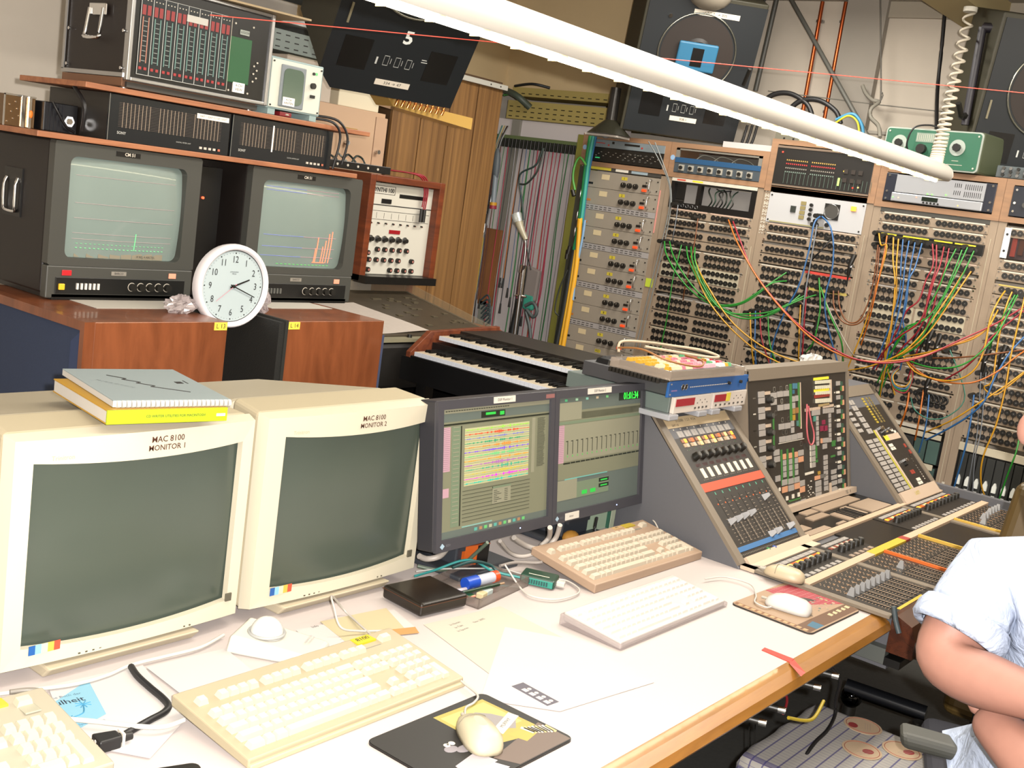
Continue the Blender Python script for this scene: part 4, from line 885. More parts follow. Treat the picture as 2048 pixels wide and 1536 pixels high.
wire('black_lead', 'second dark lead bowing from the rail beside the microphone', 'lead', [L(1088, 296)+B0, L(1076, 340)+B0, L(1055, 366)+B0, L(1040, 368)+B0], .005, mat('#1c2420', .5))
o = thing('hanging_bag', 'clear plastic bag with a teal cloth hanging behind the microphone stand', 'bag', onx(1062, 560, 5.22))
MB().hexa([(0, -.045, -.12), (.03, -.045, -.12), (.03, .045, -.12), (0, .045, -.12), (0, -.05, .06), (.03, -.05, .06), (.03, .04, .08), (0, .04, .08)]).build('bag', mat('#7c7470', .3, alpha=.8, coat=.6), o, bevel=.01)
MB().cbox(.012, 0, -.13, .03, .075, .09).build('teal_cloth', mat('#2c7a68', .8), o, bevel=.012)
wire('cable', 'grey coil of cable hanging below the teal cloth', 'cable', [onx(1050, 612, 5.1), onx(1066, 606, 5.1), onx(1074, 622, 5.1), onx(1066, 634, 5.1), onx(1052, 620, 5.1), onx(1060, 660, 5.1), onx(1062, 730, 5.1)], .010, mat('#3c4242', .5))
o = thing('black_umbrella', 'folded black umbrella like bundle left of the microphone stand', 'bag', onx(1026, 690, 5.0)); MB().tube([(0, 0, .25), (0, .01, .12), (0, .012, -.05), (0, .0, -.25)], .014, n=8, r2=.04).build('bundle', mat('#17191a', .5), o)
# black spotlight funnel on top of the left rack
o = thing('funnel_lamp', 'black funnel shaped lamp with a small round bulb above the left rack', 'lamp', onx(1218, 270, 4.98)); 
MB().cyl(0, 0, .0, .115, .075, 'z', 28, .032).build('shade', mat('#1c1b14', .3), o); MB().cyl(0, 0, .075, .030, .165, 'z', 16, .028).build('neck', mat('#1a1816', .2), o); MB().ell(-.03, 0, -.004, .022, .022, .018).build('bulb', mat('#5a5a5c', .2), o)
MB().box(-.06, .06, -.09, .11, -.012, -.002).build('base_plate', mat('#9a948c', .5), o)
# ================================================================ BIG LOUDSPEAKERS
GAIN = 1.15
FACE = mat('#121619', .5); SIDE = mat('#2f2c1e', .6)
def speaker(lab, piv, rz, tilt, num, w=.56, h=.78, d=.4, chamfer=False, labtxt='', ringz=.52, rr_=.195, labz=.05, hd=False):
    s = thing('loudspeaker', lab, 'loudspeaker', piv, rz, rx=0)
    s.rotation_mode = 'XYZ'; s.matrix_world = Matrix.Translation(piv) @ Matrix.Rotation(R(rz), 4, 'Z') @ Matrix.Rotation(R(tilt), 4, 'X')
    if chamfer: MB().ext([(-w/2+.06, 0), (w/2, 0), (w/2, h), (-w/2, h), (-w/2, .07)], 0, d, 'y').build('cabinet', SIDE, s, bevel=.004); MB().ext([(-w/2+.06, 0), (w/2, 0), (w/2, h), (-w/2, h), (-w/2, .07)], -.006, 0, 'y').build('front_baffle', FACE, s)
    else: MB().box(-w/2, w/2, .0, d, 0, h).build('cabinet', SIDE, s, bevel=.006); MB().box(-w/2+.015, w/2-.0, -.006, 0, .01, h-.02).build('front_baffle', FACE, s)
    MB().ring(0, -.008, ringz, rr_, .005, 'y', 48, 6).build('trim_ring', mat('#8a8a80', .25, .9), s)
    MB().use(mat('#1f1712', .6)).cyl(0, -.007, ringz, rr_-.012, .002, 'y', 40).build('cone', None, s)
    MB().cyl(0, -.02, ringz, .06, .012, 'y', 28, .075).build('dust_cap', mat('#16110e', .5), s)
    if hd: 
        b = MB().use(mat('#235a78', .5)).box(-.10, .10, -.030, -.014, ringz-.085, ringz+.055).build('blue_horn', None, s, bevel=.008); MB().box(-.028, .03, -.032, -.030, ringz-.06, ringz+.03).build('horn_slot', BLK2, b)
    for x in (-.17, .17): MB().box(x-.055, x+.055, -.0075, -.006, .10, .23).build('bass_port', BLK2, s)
    text(num, .075, mat('#c8ccc8', .6), s, .01 if num == '5' else -.03, -.0065, .262 if num == '5' else .16, bold=.03)
    b = MB().use(mat('#a8aaa6', .6))
    for g_ in range(3):
        x = -.045+g_*.045; b.box(x-.010, x+.010, -.0072, -.006, .135, .1365).box(x-.010, x+.010, -.0072, -.006, .175, .1765).box(x-.010, x-.0092, -.0072, -.006, .135, .1765).box(x+.0092, x+.010, -.0072, -.006, .135, .1765).box(x+.018, x+.0195, -.0072, -.006, .145, .167)
    b.box(.09, .115, -.0072, -.006, .175, .178).box(.09, .11, -.0072, -.006, .185, .188).box(-.085, -.078, -.0072, -.006, .135, .165)
    b.build('scale_print', None, s)
    l = MB().box(-.06, .08, -.0085, -.006, labz, labz+.024).build('label_strip', mat('#c4bcae', .7), s); text(labtxt, .018, INK, l, .01, -.0092, labz+.012)
    MB().box(-w/2+.04, -w/2+.048, -.012, -.006, .28, .36).build('side_catch', mat('#6a6450', .5), s)
    return s
s5 = speaker('black loudspeaker hung tilted at the top, white numeral 5', Vector(ony(768, 192, 3.2)), -24, 36, '5', w=.56, h=.80, chamfer=True, labtxt='334 \u2192 47', ringz=.54)
sm = speaker('black loudspeaker behind the white tube lamp with a blue horn in its cone', Vector(onx(1352, 276, 5.18)), -47, 20, '', w=.60, h=.72, labtxt='308.1', ringz=.44, labz=.09, hd=True)
l = MB().box(-.06, .17, -.0085, -.006, .625, .650).build('label_strip', mat('#c4bcae', .7), sm); text('LTG 2  \u2192 305', .019, INK, l, .05, -.0092, .6375)
MB().cyl(-.17, -.012, .60, .010, .006, 'y', 12).build('lock', CHR, sm); MB().box(-.05, .12, .03, .05, .721, .727).build('top_slot', BLK, sm)
MB().use(STL).tube([(0, .06, .72), (-.01, .08, 1.2)], .004, sub=1).tube([(.03, .06, .72), (0, .08, 1.2)], .004, sub=1).build('suspension_cord', None, sm)
s6 = speaker('black loudspeaker cut by the right picture edge, white numeral 6 and blue horn', Vector(onx(1922, 362, 5.25))+Vector((.14, -.24, 0)), -54, 12, '6', w=.60, h=.72, labtxt='', ringz=.42, labz=.03, hd=True)
# steel frames that hold them
def frame(lab, x0, x1, z0, z1, top):
    f = thing('speaker_bracket', lab, 'frame', (0, 0, 0)); M_ = mat('#1f1c22', .45)
    MB().tube([x0, x1], .022, n=4, sub=1).build('upright', M_, f)
    if top: MB().tube([x1, top], .022, n=4, sub=1).build('top_bar', M_, f)
    return f
f = frame('black steel frame around loudspeaker six', onx(1930, 250, 5.2), onx(1966, 55, 5.2), 0, 0, onx(2100, 62, 5.2))
k_ = onx(1922, 232, 5.15); MB().tube([k_, onx(1917, 206, 5.1)], .012, sub=1).tube([k_, onx(1932, 232, 5.2)], .016, sub=1).build('clamp_lever', BLK, f)
f = frame('black steel frame left and right of the loudspeaker with the blue horn', onx(1266, 90, 5.3), onx(1287, -20, 5.3), 0, 0, None)
MB().tube([onx(1493, 50, 5.4), onx(1503, -20, 5.4)], .022, n=4, sub=1).build('upright', mat('#33312a', .45), f)
MB().tube([onx(1487, 170, 5.1), onx(1500, 138, 5.05)], .010, sub=1).build('clamp_lever', BLK, f)
tag(MB().tube([onx(1500, 40, 5.3), onx(1534, -5, 5.35)], .006, sub=1).build('thin_strut', BLK), 'thin black strut from the frame up to the ceiling', 'rod')
o = thing('ceiling_can', 'grey rounded can hanging from the ceiling above the middle loudspeaker', 'lamp', onx(1421, -15, 5.0)); MB().ell(0, 0, 0, .12, .11, .085).build('can', mat('#7e7668', .6), o)
# green meter box on top of rack four
g = thing('attenuator_box', 'green box with two white dial rings and black knobs on the rack top', 'measuring box', (5.12, 1.965, 1.982), -97)
w_ = .45
MB().box(0, w_, .0, .22, 0, .175).build('housing', mat('#3c4230', .5), g, bevel=.01); MB().ext(rrect(.002, w_-.002, .002, .173, .016), -.008, 0, 'y').build('front_frame', mat('#8f968e', .4), g); MB().ext(rrect(.008, w_-.008, .008, .167, .013), -.011, -.007, 'y').build('front_panel', mat('#24543f', .45), g)
for x, z in ((.075, .105), (.345, .102)):
    d_ = MB().use(mat('#8c948c', .4)).cyl(x, -.014, z, .035, .004, 'y', 28).build('dial_ring', None, g); MB().cyl(x, -.03, z, .017, .017, 'y', 8).build('knob', BLK, d_)
MB().cyl(.187, -.034, .085, .021, .022, 'y', 20).build('center_knob', BLK, g)
MB().box(.15, .25, -.0125, -.011, .115, .155).build('calibration_field', mat('#6f7f72', .6), g); MB().box(.27, .30, -.0125, -.011, .10, .15).build('calibration_field', mat('#5f7466', .6), g)
b = MB().use(LINEN); [b.box(.155+i*.009, .157+i*.009, -.0135, -.0125, .12, .15) for i in range(11)]; b.box(.33, .36, -.012, -.011, .045, .047).box(.31, .38, -.012, -.011, .028, .030).build('print', None, g, kind='stuff')
for x in (.02, .43):
    for z in (.02, .155): MB().cyl(x, -.013, z, .004, .003, 'y', 8).build('screw', LINEN, g)
MB().tube([(.14, -.02, .05), (.13, -.05, .10), (.15, -.05, .17), (.20, -.01, .19), (.24, .02, .18)], .004).build('lead', RUB, g)
# small mixer under speaker 6
o = thing('small_mixer', 'grey blue desktop mixer with rows of knobs below loudspeaker six', 'mixer', (5.12, 1.46, 1.982), -90); MB().box(0, .4, 0, .2, 0, .05).build('housing', mat('#454c4e', .5), o, bevel=.003)
for i in range(24): MB().cyl(.03+(i % 8)*.03, -.01, .012+(i//8)*.014, .007, .01, 'y', 8).build('knob', [BLK, DGR, STL][i % 3], o)
# things on top of the racks behind the lamp
for i, (a, lab) in enumerate((((1570, 205), 'black cable coil on the racks behind the lamp, left'), ((1625, 218), 'black cable coil on the racks behind the lamp, right'))):
    p = onx(*a, 5.4); wire('cable', lab, 'cable', [p+Vector((0, .15, -.05)), p+Vector((0, .08, .03)), p+Vector((0, -.02, .045)), p+Vector((0, -.12, .0)), p+Vector((0, -.16, -.06))], .013, RUB)
wire('cable', 'blue cable arching over the rack top behind the lamp', 'cable', [onx(1672, 240, 5.3), onx(1700, 228, 5.3), onx(1716, 236, 5.3), onx(1726, 262, 5.3), onx(1722, 310, 5.3)], .008, mat('#2c6a8a', .5))
wire('cable', 'yellow cable arching over the rack top behind the lamp', 'cable', [onx(1668, 248, 5.28), onx(1695, 232, 5.28), onx(1712, 240, 5.28), onx(1718, 262, 5.28), onx(1716, 312, 5.28)], .005, mat('#a8a020', .5))
o = thing('metal_duct', 'grey perforated duct on the rack tops behind the lamp end', 'cable duct', (5.35, 2.62, 1.99), -90); MB().box(0, 1.2, 0, .1, 0, .12).build('duct', mat('#5f5c50', .5), o)
b = MB(); [b.cbox(.05+i*.05, -.0006, .03+j*.03, .01, .001, .008) for i in range(22) for j in range(3)]; b.build('perforation', BLK, o, kind='stuff')
b = MB(); [b.cbox(X_WALL-.013, 2.25-i*.035, 2.115+j*.03, .001, .012, .01) for i in range(25) for j in range(2)]; o = b.build('perforated_strip', DGR, kind='stuff'); tag(o, 'dotted perforated strip on the wall behind the green box', 'strip')
# ================================================================ TUBE LAMP and its coiled cord
l = thing('tube_lamp', 'long white fluorescent tube lamp hanging across the picture', 'lamp', (0, 0, 0))
A = Vector((1.10, 1.5, 1.967)); B = Vector((4.62, 1.5, 1.936)); D = (B-A).normalized()
def prof(p, k): return [(p.x, p.y+a*k, p.z+b*k) for a, b in ((-.030, -.030), (-.042, -.005), (-.036, .022), (-.015, .038), (.015, .038), (.036, .022), (.042, -.005), (.030, -.030))]
b = MB(); st = [(A, .9), (A+D*.03, 1), (B-D*.28, 1), (B-D*.05, .92), (B, .62)]
vs = [q for p, k in st for q in prof(p, k)]; n = 8
b.add(vs, [(j*n+i, j*n+(i+1) % n, (j+1)*n+(i+1) % n, (j+1)*n+i) for j in range(len(st)-1) for i in range(n)]+[tuple(range(n)), tuple(range((len(st)-1)*n, len(st)*n))[::-1]], True)
b.sm = [i % 8 != 7 for i in range(len(b.sm))]
b.build('housing', mat('#a09c94', .45), l)
MB().tube([A+Vector((.06, 0, -.033)), B+Vector((-.12, 0, -.030))], .0085, n=10, sub=1).build('fluorescent_tube', mat('#fff0c8', .4, emit=26), l)
for k in range(26): MB().cbox(A.x+.1+k*.13, 1.5, A.z-.036-k*.0011, .002, .05, .012).build('louvre', mat('#c8b890', .4), l)
P0 = Vector(B)+Vector((-.16, 0, .02)); P1 = Vector(onx(1940, 24, 5.25))
pts = []; N = 340; turns = 30
for i in range(N+1):
    t = i/N; th = 2*math.pi*turns*t
    s_ = t**2.4*.94+.06*t                                  # tight at the bottom, stretched at the top
    c_ = P0.lerp(P1, s_)+Vector((0, 0, -.05*math.sin(math.pi*s_)))
    pts.append(c_+.022*(math.cos(th)*Vector((.6, -.8, 0))+math.sin(th)*Vector((.8, .6, 0))))
tag(MB().tube(pts, .0058, n=6, sub=1).build('coiled_cable', mat('#a8a090', .5)), 'white coiled cord rising from the lamp end to the ceiling beam', 'cord')
tag(MB().cyl(P1.x, P1.y, P1.z, .03, .02, 'z', 14).build('ceiling_hook', mat('#b8b4a8', .5)), 'white plastic hook under the ceiling beam', 'hook')
# ================================================================ MIXING CONSOLE
GAIN = .80
CG = mat('#525256', .55, noise=.04, nscale=90); CT = mat('#6e6355', .5); PB = mat('#211c17', .4); BTN = mat('#948e88', .45); CRM = mat('#b09c88', .6)
PEACH = mat('#c08a68', .5); GRN = mat('#2f6a2a', .5); AMB = mat('#ff8a20', .4, emit=1.6); AMB2 = mat('#ffb860', .4, emit=1.3); ORD = mat('#c0501c', .4, emit=.6); SILV = mat('#8f8f90', .35, .4)
co = thing('mixing_console', 'large grey studio mixing console with two sloped wings and a button covered centre panel', 'mixing console', (0, 0, 0))
def wing(x0, x1):
    P = [(1.205, .30), (1.205, .745), (1.55, 1.09), (1.80, 1.09), (1.80, .30)]
    return MB().ext(P, x0, x1, 'x').build('wing_case', CG, co, bevel=.004)
wing(2.70, 3.14); wing(3.93, 4.37)
MB().ext([(1.395, .3), (1.395, .75), (1.495, 1.20), (1.56, 1.20), (1.56, .3)], 3.141, 3.929, 'x').build('centre_case', CT, co)
MB().box(2.76, 4.37, .80, 1.395, .60, .742).build('desk_case', CG, co)
MB().box(4.37, 4.40, .80, 1.8, .30, .77).build('end_panel', CG, co)
# front wooden rail
o = MB().ext([(.735, .655), (.735, .70), (.75, .735), (.79, .752), (.80, .752), (.80, .655)], 2.73, 4.42, 'x').build('front_rail', wood('#32190f', '#4a2414', (3, 30, 30), .25, 'rail_wood', .3), co)
MB().box(2.73, 4.4, .80, 1.2, .62, .66).build('under_tray', mat('#4d504c', .5), co); MB().box(2.73, 4.4, .76, .80, .62, .64).build('tray_edge', BLK2, co)
def face(name, x, y, z, tilt, lab=None):
    e = MB(); o = bpy.data.objects.new(name, None); COL.objects.link(o); o.parent = co
    o.matrix_local = at(x, y, z) @ Matrix.Rotation(R(-tilt), 4, 'X'); return o
BM = {}
def blk(p, x, z, w, h, m, d=.004, nm='button'):
    """raised block on a panel (p) at x,z size w,h; alike blocks share a mesh"""
    key = (round(w, 4), round(h, 4), round(d, 4), m.name)
    if key not in BM: BM[key] = MB().use(m).cbox(0, -d/2, 0, w, d, h).mesh(nm)
    return link(nm, BM[key], p, at(x, 0, z))
def panel(name, x, y, z, tilt, w, h, m, x0=0):
    o = MB().box(0, w, -.002, .004, 0, h).build(name, m, co); o.matrix_local = at(x, y, z) @ Matrix.Rotation(R(-tilt), 4, 'X'); return o
KN = MB().use(BLK).cyl(0, -.016, 0, .0105, .016, 'y', 12, .012).use(DGR).cyl(0, -.019, 0, .008, .003, 'y', 10).mesh('knob')
CAP = MB().use(SILV).hexa([(-.0085, 0, -.010), (.0085, 0, -.010), (.0085, 0, .010), (-.0085, 0, .010), (-.002, -.021, -.005), (.002, -.021, -.005), (.002, -.021, .005), (-.002, -.021, .005)]).mesh('fader_cap')
# --- wing 1
SL = .48
p = panel('fader_bank', 2.733, 1.209, .750, 45.4, .375, SL, PB)
for a, b in ((-.033, 0), (.375, .407)): MB().box(a, b, -.006, .004, 0, SL).build('side_trim', CT, p)
t_ = lambda f: f*SL
MB().box(0, .375, -.004, -.002, t_(.875), t_(.945)).build('scribble_tape', mat('#c8b28e', .7), p)
text('STUDER   1 2 3   4 5 6', .012, INK, p, .12, -.0045, t_(.918)); text('DAT 1-8', .010, INK, p, .05, -.0045, t_(.89))
for i in range(9): blk(p, .03+i*.039, t_(.865), .004, .004, LINEN, .003, 'screw')
for i in range(8):
    x = .052+i*.040
    blk(p, x-.008, t_(.83), .0145, .020, BTN); blk(p, x+.008, t_(.83), .0145, .020, BTN)
    blk(p, x-.009, t_(.785), .014, .011, mat('#8a5a40', .5)); blk(p, x+.006, t_(.785), .014, .012, [AMB, ORD, AMB2, AMB][i % 4])
    blk(p, x-.009, t_(.755), .014, .011, mat('#9a8468', .5)); blk(p, x+.006, t_(.755), .014, .012, [AMB2, CRM, AMB2, ORD][i % 4] if i % 3 else CRM)
    for j in range(3): blk(p, x-.01+j*.01, t_(.725), .003, .003, [LINEN, mat('#40a050', .4, emit=.5), LINEN][j], .002, 'indicator')
    link('knob', KN, p, at(x+.01, -.002, t_(.675)))
    blk(p, x, t_(.62), .026, .010, mat('#4a1018', .4, emit=.15), .002, 'red_display'); blk(p, x+.004, t_(.565), .017, .030, mat('#c9bfae', .5))
    for j in range(4): blk(p, x-.012+j*.008, t_(.525), .003, .003, LINEN, .002, 'indicator')
MB().box(0, .375, -.004, -.002, t_(.45), t_(.503)).build('red_tape', mat('#c84628', .6), p, label='orange red tape strip')
for i in range(8): blk(p, .055+i*.042, t_(.43), .004, .008, mat('#4a8a70', .5), .003, 'indicator')
for i in range(8):
    x = .048+i*.043; b = MB().use(BLK2).box(x-.0015, x+.0015, -.0025, -.002, t_(.10), t_(.40)).use(mat('#857869', .6))
    for j in range(13): b.box(x+.004, x+.015, -.003, -.002, t_(.11+j*.0225), t_(.11+j*.0225)+.0014); 
    for j in range(8): b.box(x-.015, x-.006, -.003, -.002, t_(.11+j*.022), t_(.11+j*.022)+.0014)
    b.box(x+.0085, x+.010, -.003, -.002, t_(.11), t_(.25)).use(ORD).box(x-.012, x-.009, -.003, -.002, t_(.36), t_(.368)).build('fader_scale', None, p)
    link('fader_cap', CAP, p, at(x, -.002, t_([.245, .25, .255, .26, .105, .11, .33, .115][i])))
MB().box(0, .375, -.004, -.002, t_(.062), t_(.092)).build('blue_tape', mat('#2f6090', .6), p, label='blue tape strip')
for i in range(40): blk(p, .01+i*.0091, t_(.045), .004, .004, LINEN, .002, 'indicator')
MB().box(0, .407, -.014, .0, -.012, t_(.025)).build('foot_strip', mat('#b8a48e', .6), p)
MB().box(2.705, 3.14, 1.165, 1.206, .742, .752).build('foot_strip', mat('#b8a48e', .6), co)
for nm, (a, b), c_ in (('push_pin', (1537, 1098), '#1f7a34'), ('push_pin', (1549, 1094), '#3050a0')):
    q = onz(a, b, .765); o = thing(nm, '%s push pin on the cream strip at the foot of the left console wing' % ('green' if c_[1:3] == '1f' else 'blue'), 'push pin', (q.x, q.y, .752))
    MB().cyl(0, 0, 0, .006, .003, 'z', 10).cyl(0, 0, .003, .003, .009, 'z', 8).cyl(0, 0, .012, .006, .004, 'z', 10).build('head', mat(c_, .4), o)
# --- wing 2
p = panel('control_bank', 3.963, 1.209, .750, 45.4, .375, SL, PB)
for a, b in ((-.033, 0), (.375, .407)): MB().box(a, b, -.006, .004, 0, SL).build('side_trim', CT, p)
MB().box(-.033, .407, -.006, .004, SL-.045, SL).build('top_trim', CT, p); MB().box(0, .375, -.014, 0, -.012, t_(.075)).build('foot_strip', CRM, p)
text('LAST!', .02, mat('#b0a020', .6), p, .15, -.0145, t_(.03))
MB().box(.145, .155, -.004, -.002, t_(.08), t_(.60)).build('tape_strip', mat('#a8a030', .6), p); MB().box(.16, .175, -.004, -.002, t_(.08), t_(.60)).build('scale_strip', CRM, p)
for i in range(12):
    blk(p, .05, t_(.10+i*.038), .055, .0145, BTN); blk(p, .115, t_(.10+i*.038), .045, .0145, BTN)
for i in range(6): blk(p, .035, t_(.62+i*.05), .042, .014, BTN); blk(p, .10, t_(.60+i*.052), .022, .020, BTN); blk(p, .125, t_(.60+i*.052), .02, .020, BTN)
MB().box(.20, .36, -.004, -.002, t_(.49), t_(.54)).build('label_strip', CRM, p); blk(p, .22, t_(.515), .04, .02, YEL, .005, 'label')
for i in range(10): blk(p, .235, t_(.66+i*.024), .018, .008, mat('#a08a28', .5)); blk(p, .275, t_(.66+i*.024), .012, .009, mat('#7a6a38', .5)); blk(p, .305, t_(.66+i*.024), .012, .009, mat('#6a5a2c', .5))
for x, f in ((.21, .60), (.23, .60), (.215, .55), (.25, .57), (.29, .58), (.24, .30), (.26, .30), (.235, .27)): MB().cyl(x, -.014, t_(f), .007, .014, 'y', 10).build('toggle', [CHR, BLK][int(x*1000) % 2], p)
for x, f in ((.32, .57), (.34, .55), (.21, .45), (.23, .45), (.21, .42), (.235, .42), (.26, .13), (.28, .13), (.255, .10), (.28, .10)): blk(p, x, t_(f), .018, .012, LINEN)
for x, f in ((.25, .20), (.27, .20), (.35, .42), (.36, .36)): blk(p, x, t_(f), .016, .016, mat('#8a3020', .5))
for j in range(14): blk(p, .335, t_(.08+j*.02), .010, .005, LINEN, .002, 'mark')
for j in range(12): blk(p, .20+j*.013, t_(.56), .006, .006, LINEN, .002, 'mark')
# --- centre panel
CW, CH = .78, .455
p = panel('centre_panel', 3.145, 1.394, .755, 12.6, CW, CH, PB)
MB().box(0, CW, -.008, .004, CH-.03, CH+.006).build('top_trim', CT, p); MB().box(CW-.014, CW, -.008, .004, 0, CH-.03).build('side_trim', CT, p)
def cm(zx, zy):
    u = (zx-235)/1615; top = 235-(zx-235)*.066; H = 1985-(zx-235)*.16
    return .012+u*(CW-.03), (1-(zy-top)/H)*(CH-.036)
SC_ = (CW-.03)/1615
def cb(zx, zy, w, h, m, nm='button', d=.005): x, z = cm(zx, zy); return blk(p, x, z, round(w*SC_, 3), round(h*.000225, 3), m, d, nm)
K2 = mat('#5e5a54', .5)
for zy in (405, 635, 880, 1110, 1350): cb(385, zy, 88, 82, BTN); cb(388, zy+92, 88, 82, BTN); cb(480, zy-15, 78, 46, CRM); link('knob', KN, p, at(cm(500, zy+85)[0], 0, cm(500, zy+85)[1])); cb(285, zy+55, 40, 20, LINEN, 'mark', .002)
for zx, zy in ((575, 430), (575, 525), (600, 1265), (605, 1362), (675, 412), (775, 405), (678, 610), (780, 600), (690, 888), (790, 878), (870, 850), (870, 945), (695, 1075), (793, 1065), (890, 1050), (987, 1032), (895, 490), (950, 480), (895, 585), (1000, 1285)): cb(zx, zy, 85 if zx not in (870, 895, 950) else 42, 82, BTN)
for zx, zy in ((595, 340), (700, 330), (797, 320), (710, 515), (797, 505), (712, 790), (815, 780), (720, 975), (770, 970), (610, 685), (1015, 1150)): cb(zx, zy, 32, 66, LINEN, 'digit_frame', .002); cb(zx, zy, 22, 54, BLK2, 'digit', .0025)
for zx, z0, z1, w, m_ in ((855, 270, 800, 40, GRN), (993, 250, 900, 36, GRN), (1018, 250, 930, 20, CRM), (567, 740, 1220, 24, GRN), (1130, 215, 590, 190, mat('#171412', .3)), (1565, 210, 560, 42, CRM), (682, 1235, 1740, 26, GRN), (780, 1225, 1720, 26, GRN), (872, 1210, 1700, 26, GRN), (1100, 1140, 1560, 90, mat('#2a2824', .5)), (1275, 1180, 1380, 32, GRN)):
    cb(zx, (z0+z1)/2, w, z1-z0, m_, 'strip', .003)
for zx, zy, w, h, m_ in ((905, 300, 30, 80, mat('#3a6a80', .5)), (945, 300, 34, 80, mat('#3a6a80', .5)), (900, 385, 30, 60, mat('#2a5a70', .5)), (900, 668, 42, 80, mat('#907038', .5)), (955, 658, 42, 78, mat('#8a6030', .5)), (897, 762, 42, 78, mat('#a07a20', .5)), (960, 850, 34, 75, mat('#3a6a62', .5)), (1390, 198, 275, 38, YEL), (1395, 370, 275, 42, YEL), (1400, 452, 275, 50, mat('#8a2a1c', .5)), (1150, 655, 120, 45, CRM), (1280, 640, 160, 40, CRM), (1430, 590, 200, 40, mat('#9a8458', .6)), (1510, 608, 200, 38, CRM), (850, 1108, 420, 8, LINEN), (1418, 845, 55, 65, mat('#7a1238', .4)), (1390, 935, 70, 80, mat('#7a1238', .4)), (1450, 935, 70, 80, mat('#7a1238', .4)), (1255, 790, 40, 80, mat('#3a7a6a', .5)), (1000, 1380, 85, 82, PEACH), (1600, 1160, 70, 90, GRN), (1580, 1350, 80, 30, GRN), (1250, 1420, 90, 40, GRN), (1142, 1590, 148, 36, LINEN)): cb(zx, zy, w, h, m_, 'block', .004)
for zy in (255, 330, 415, 530):
    for i in range(8): cb(1285+i*35, zy-i*1.5, 13, 62 if zy > 500 else 50, mat('#c4bfa8', .4), 'lever', .008)
for k in range(4): cb(1225+k*36, 705-k*3, 33, 78, BTN)
for k in range(5): cb(1430+k*40, 680-k*3, 36, 74, BTN)
for k in range(6): cb(1300, 785+k*74, 36, 66, BTN)
for k in range(6): cb(1533, 748+k*72, 36, 66, BTN)
for k in range(5): cb(1370+k*29, 1118-k*2, 26, 72, PEACH if k == 0 else BTN)
cb(1428, 1200, 70, 76, BTN)
for k in range(4): cb(1208, 1215+k*85, 78, 76, BTN); cb(1168, 1218+k*85, 16, 76, LINEN, 'mark')
for k in range(7): cb(1437, 1365+k*76, 66, 68, BTN)
for c_ in (725, 823, 920):
    for k in range(4): cb(c_, 1330-(c_-725)*.12+k*88, 44, 76, PEACH if k == 0 else BTN)
def z2(a, b): return a*1.2308-157.5, b*1.2308+1339
for a, b, w, h, m_ in ((710, 300, 82, 82, BTN), (795, 290, 82, 82, BTN), (875, 275, 82, 82, BTN), (712, 385, 82, 84, PEACH), (797, 370, 82, 84, BTN), (878, 350, 82, 84, PEACH), (950, 320, 78, 78, BTN), (950, 395, 78, 84, PEACH), (800, 590, 82, 76, BTN), (880, 570, 82, 76, BTN), (960, 545, 82, 76, BTN), (840, 515, 190, 20, GRN), (625, 250, 70, 80, BTN), (1168, 262, 90, 60, PEACH), (1250, 245, 90, 60, K2), (1180, 330, 96, 78, BTN), (1180, 400, 96, 78, BTN), (1180, 470, 96, 78, BTN), (1420, 195, 96, 66, BTN), (1420, 262, 96, 66, BTN), (1422, 330, 96, 66, BTN), (1425, 400, 96, 66, BTN), (1360, 385, 34, 140, CRM), (1195, 205, 36, 50, mat('#a07a28', .5)), (740, 492, 30, 60, LINEN), (820, 472, 30, 60, LINEN), (897, 455, 30, 60, LINEN), (1075, 300, 14, 14, LINEN), (1075, 370, 14, 14, LINEN), (1100, 440, 14, 14, LINEN), (645, 380, 20, 50, LINEN)): cb(*z2(a, b), w, h, m_)
for k in range(8):
    zy = 275+k*206
    cb(1705, zy, 66, 66, BTN); cb(1772, zy+5, 34, 66, mat('#2c4a3a', .5)); cb(1795, zy+76, 34, 80, PEACH); cb(1765, zy+76, 20, 66, GRN); cb(1690, zy+132, 40, 36, LINEN, 'switch_cap', .008); cb(1640, zy+136, 16, 16, LINEN, 'mark', .003); cb(1660, zy+66, 60, 50, BLK2, 'socket', .006)
for k in range(10): cb(1120+(k % 3)*20, 1770+k*28, 16, 14, LINEN, 'mark', .003)
for k in range(22): cb(300+k*62, 2080-k*12, 12, 14, LINEN, 'mark', .002)
MB().box(0, CW, -.03, 0, -.008, .012).build('foot_strip', CRM, p); text('TEL   4', .016, mat('#5a5a50', .6), p, .70, -.0305, .003)
lp = [cm(1080, 570), cm(1075, 700), cm(1068, 900), cm(1085, 1080), cm(1130, 1170), cm(1180, 1130), cm(1190, 1000), cm(1150, 850), cm(1120, 700), cm(1105, 600)]
o = MB(p.matrix_local).tube([(x, -.012, z) for x, z in lp], .0028, n=6, sub=4).build('pink_lead', mat('#b85a60', .5)); tag(o, 'pink cord loop hanging on the console centre panel', 'cord')
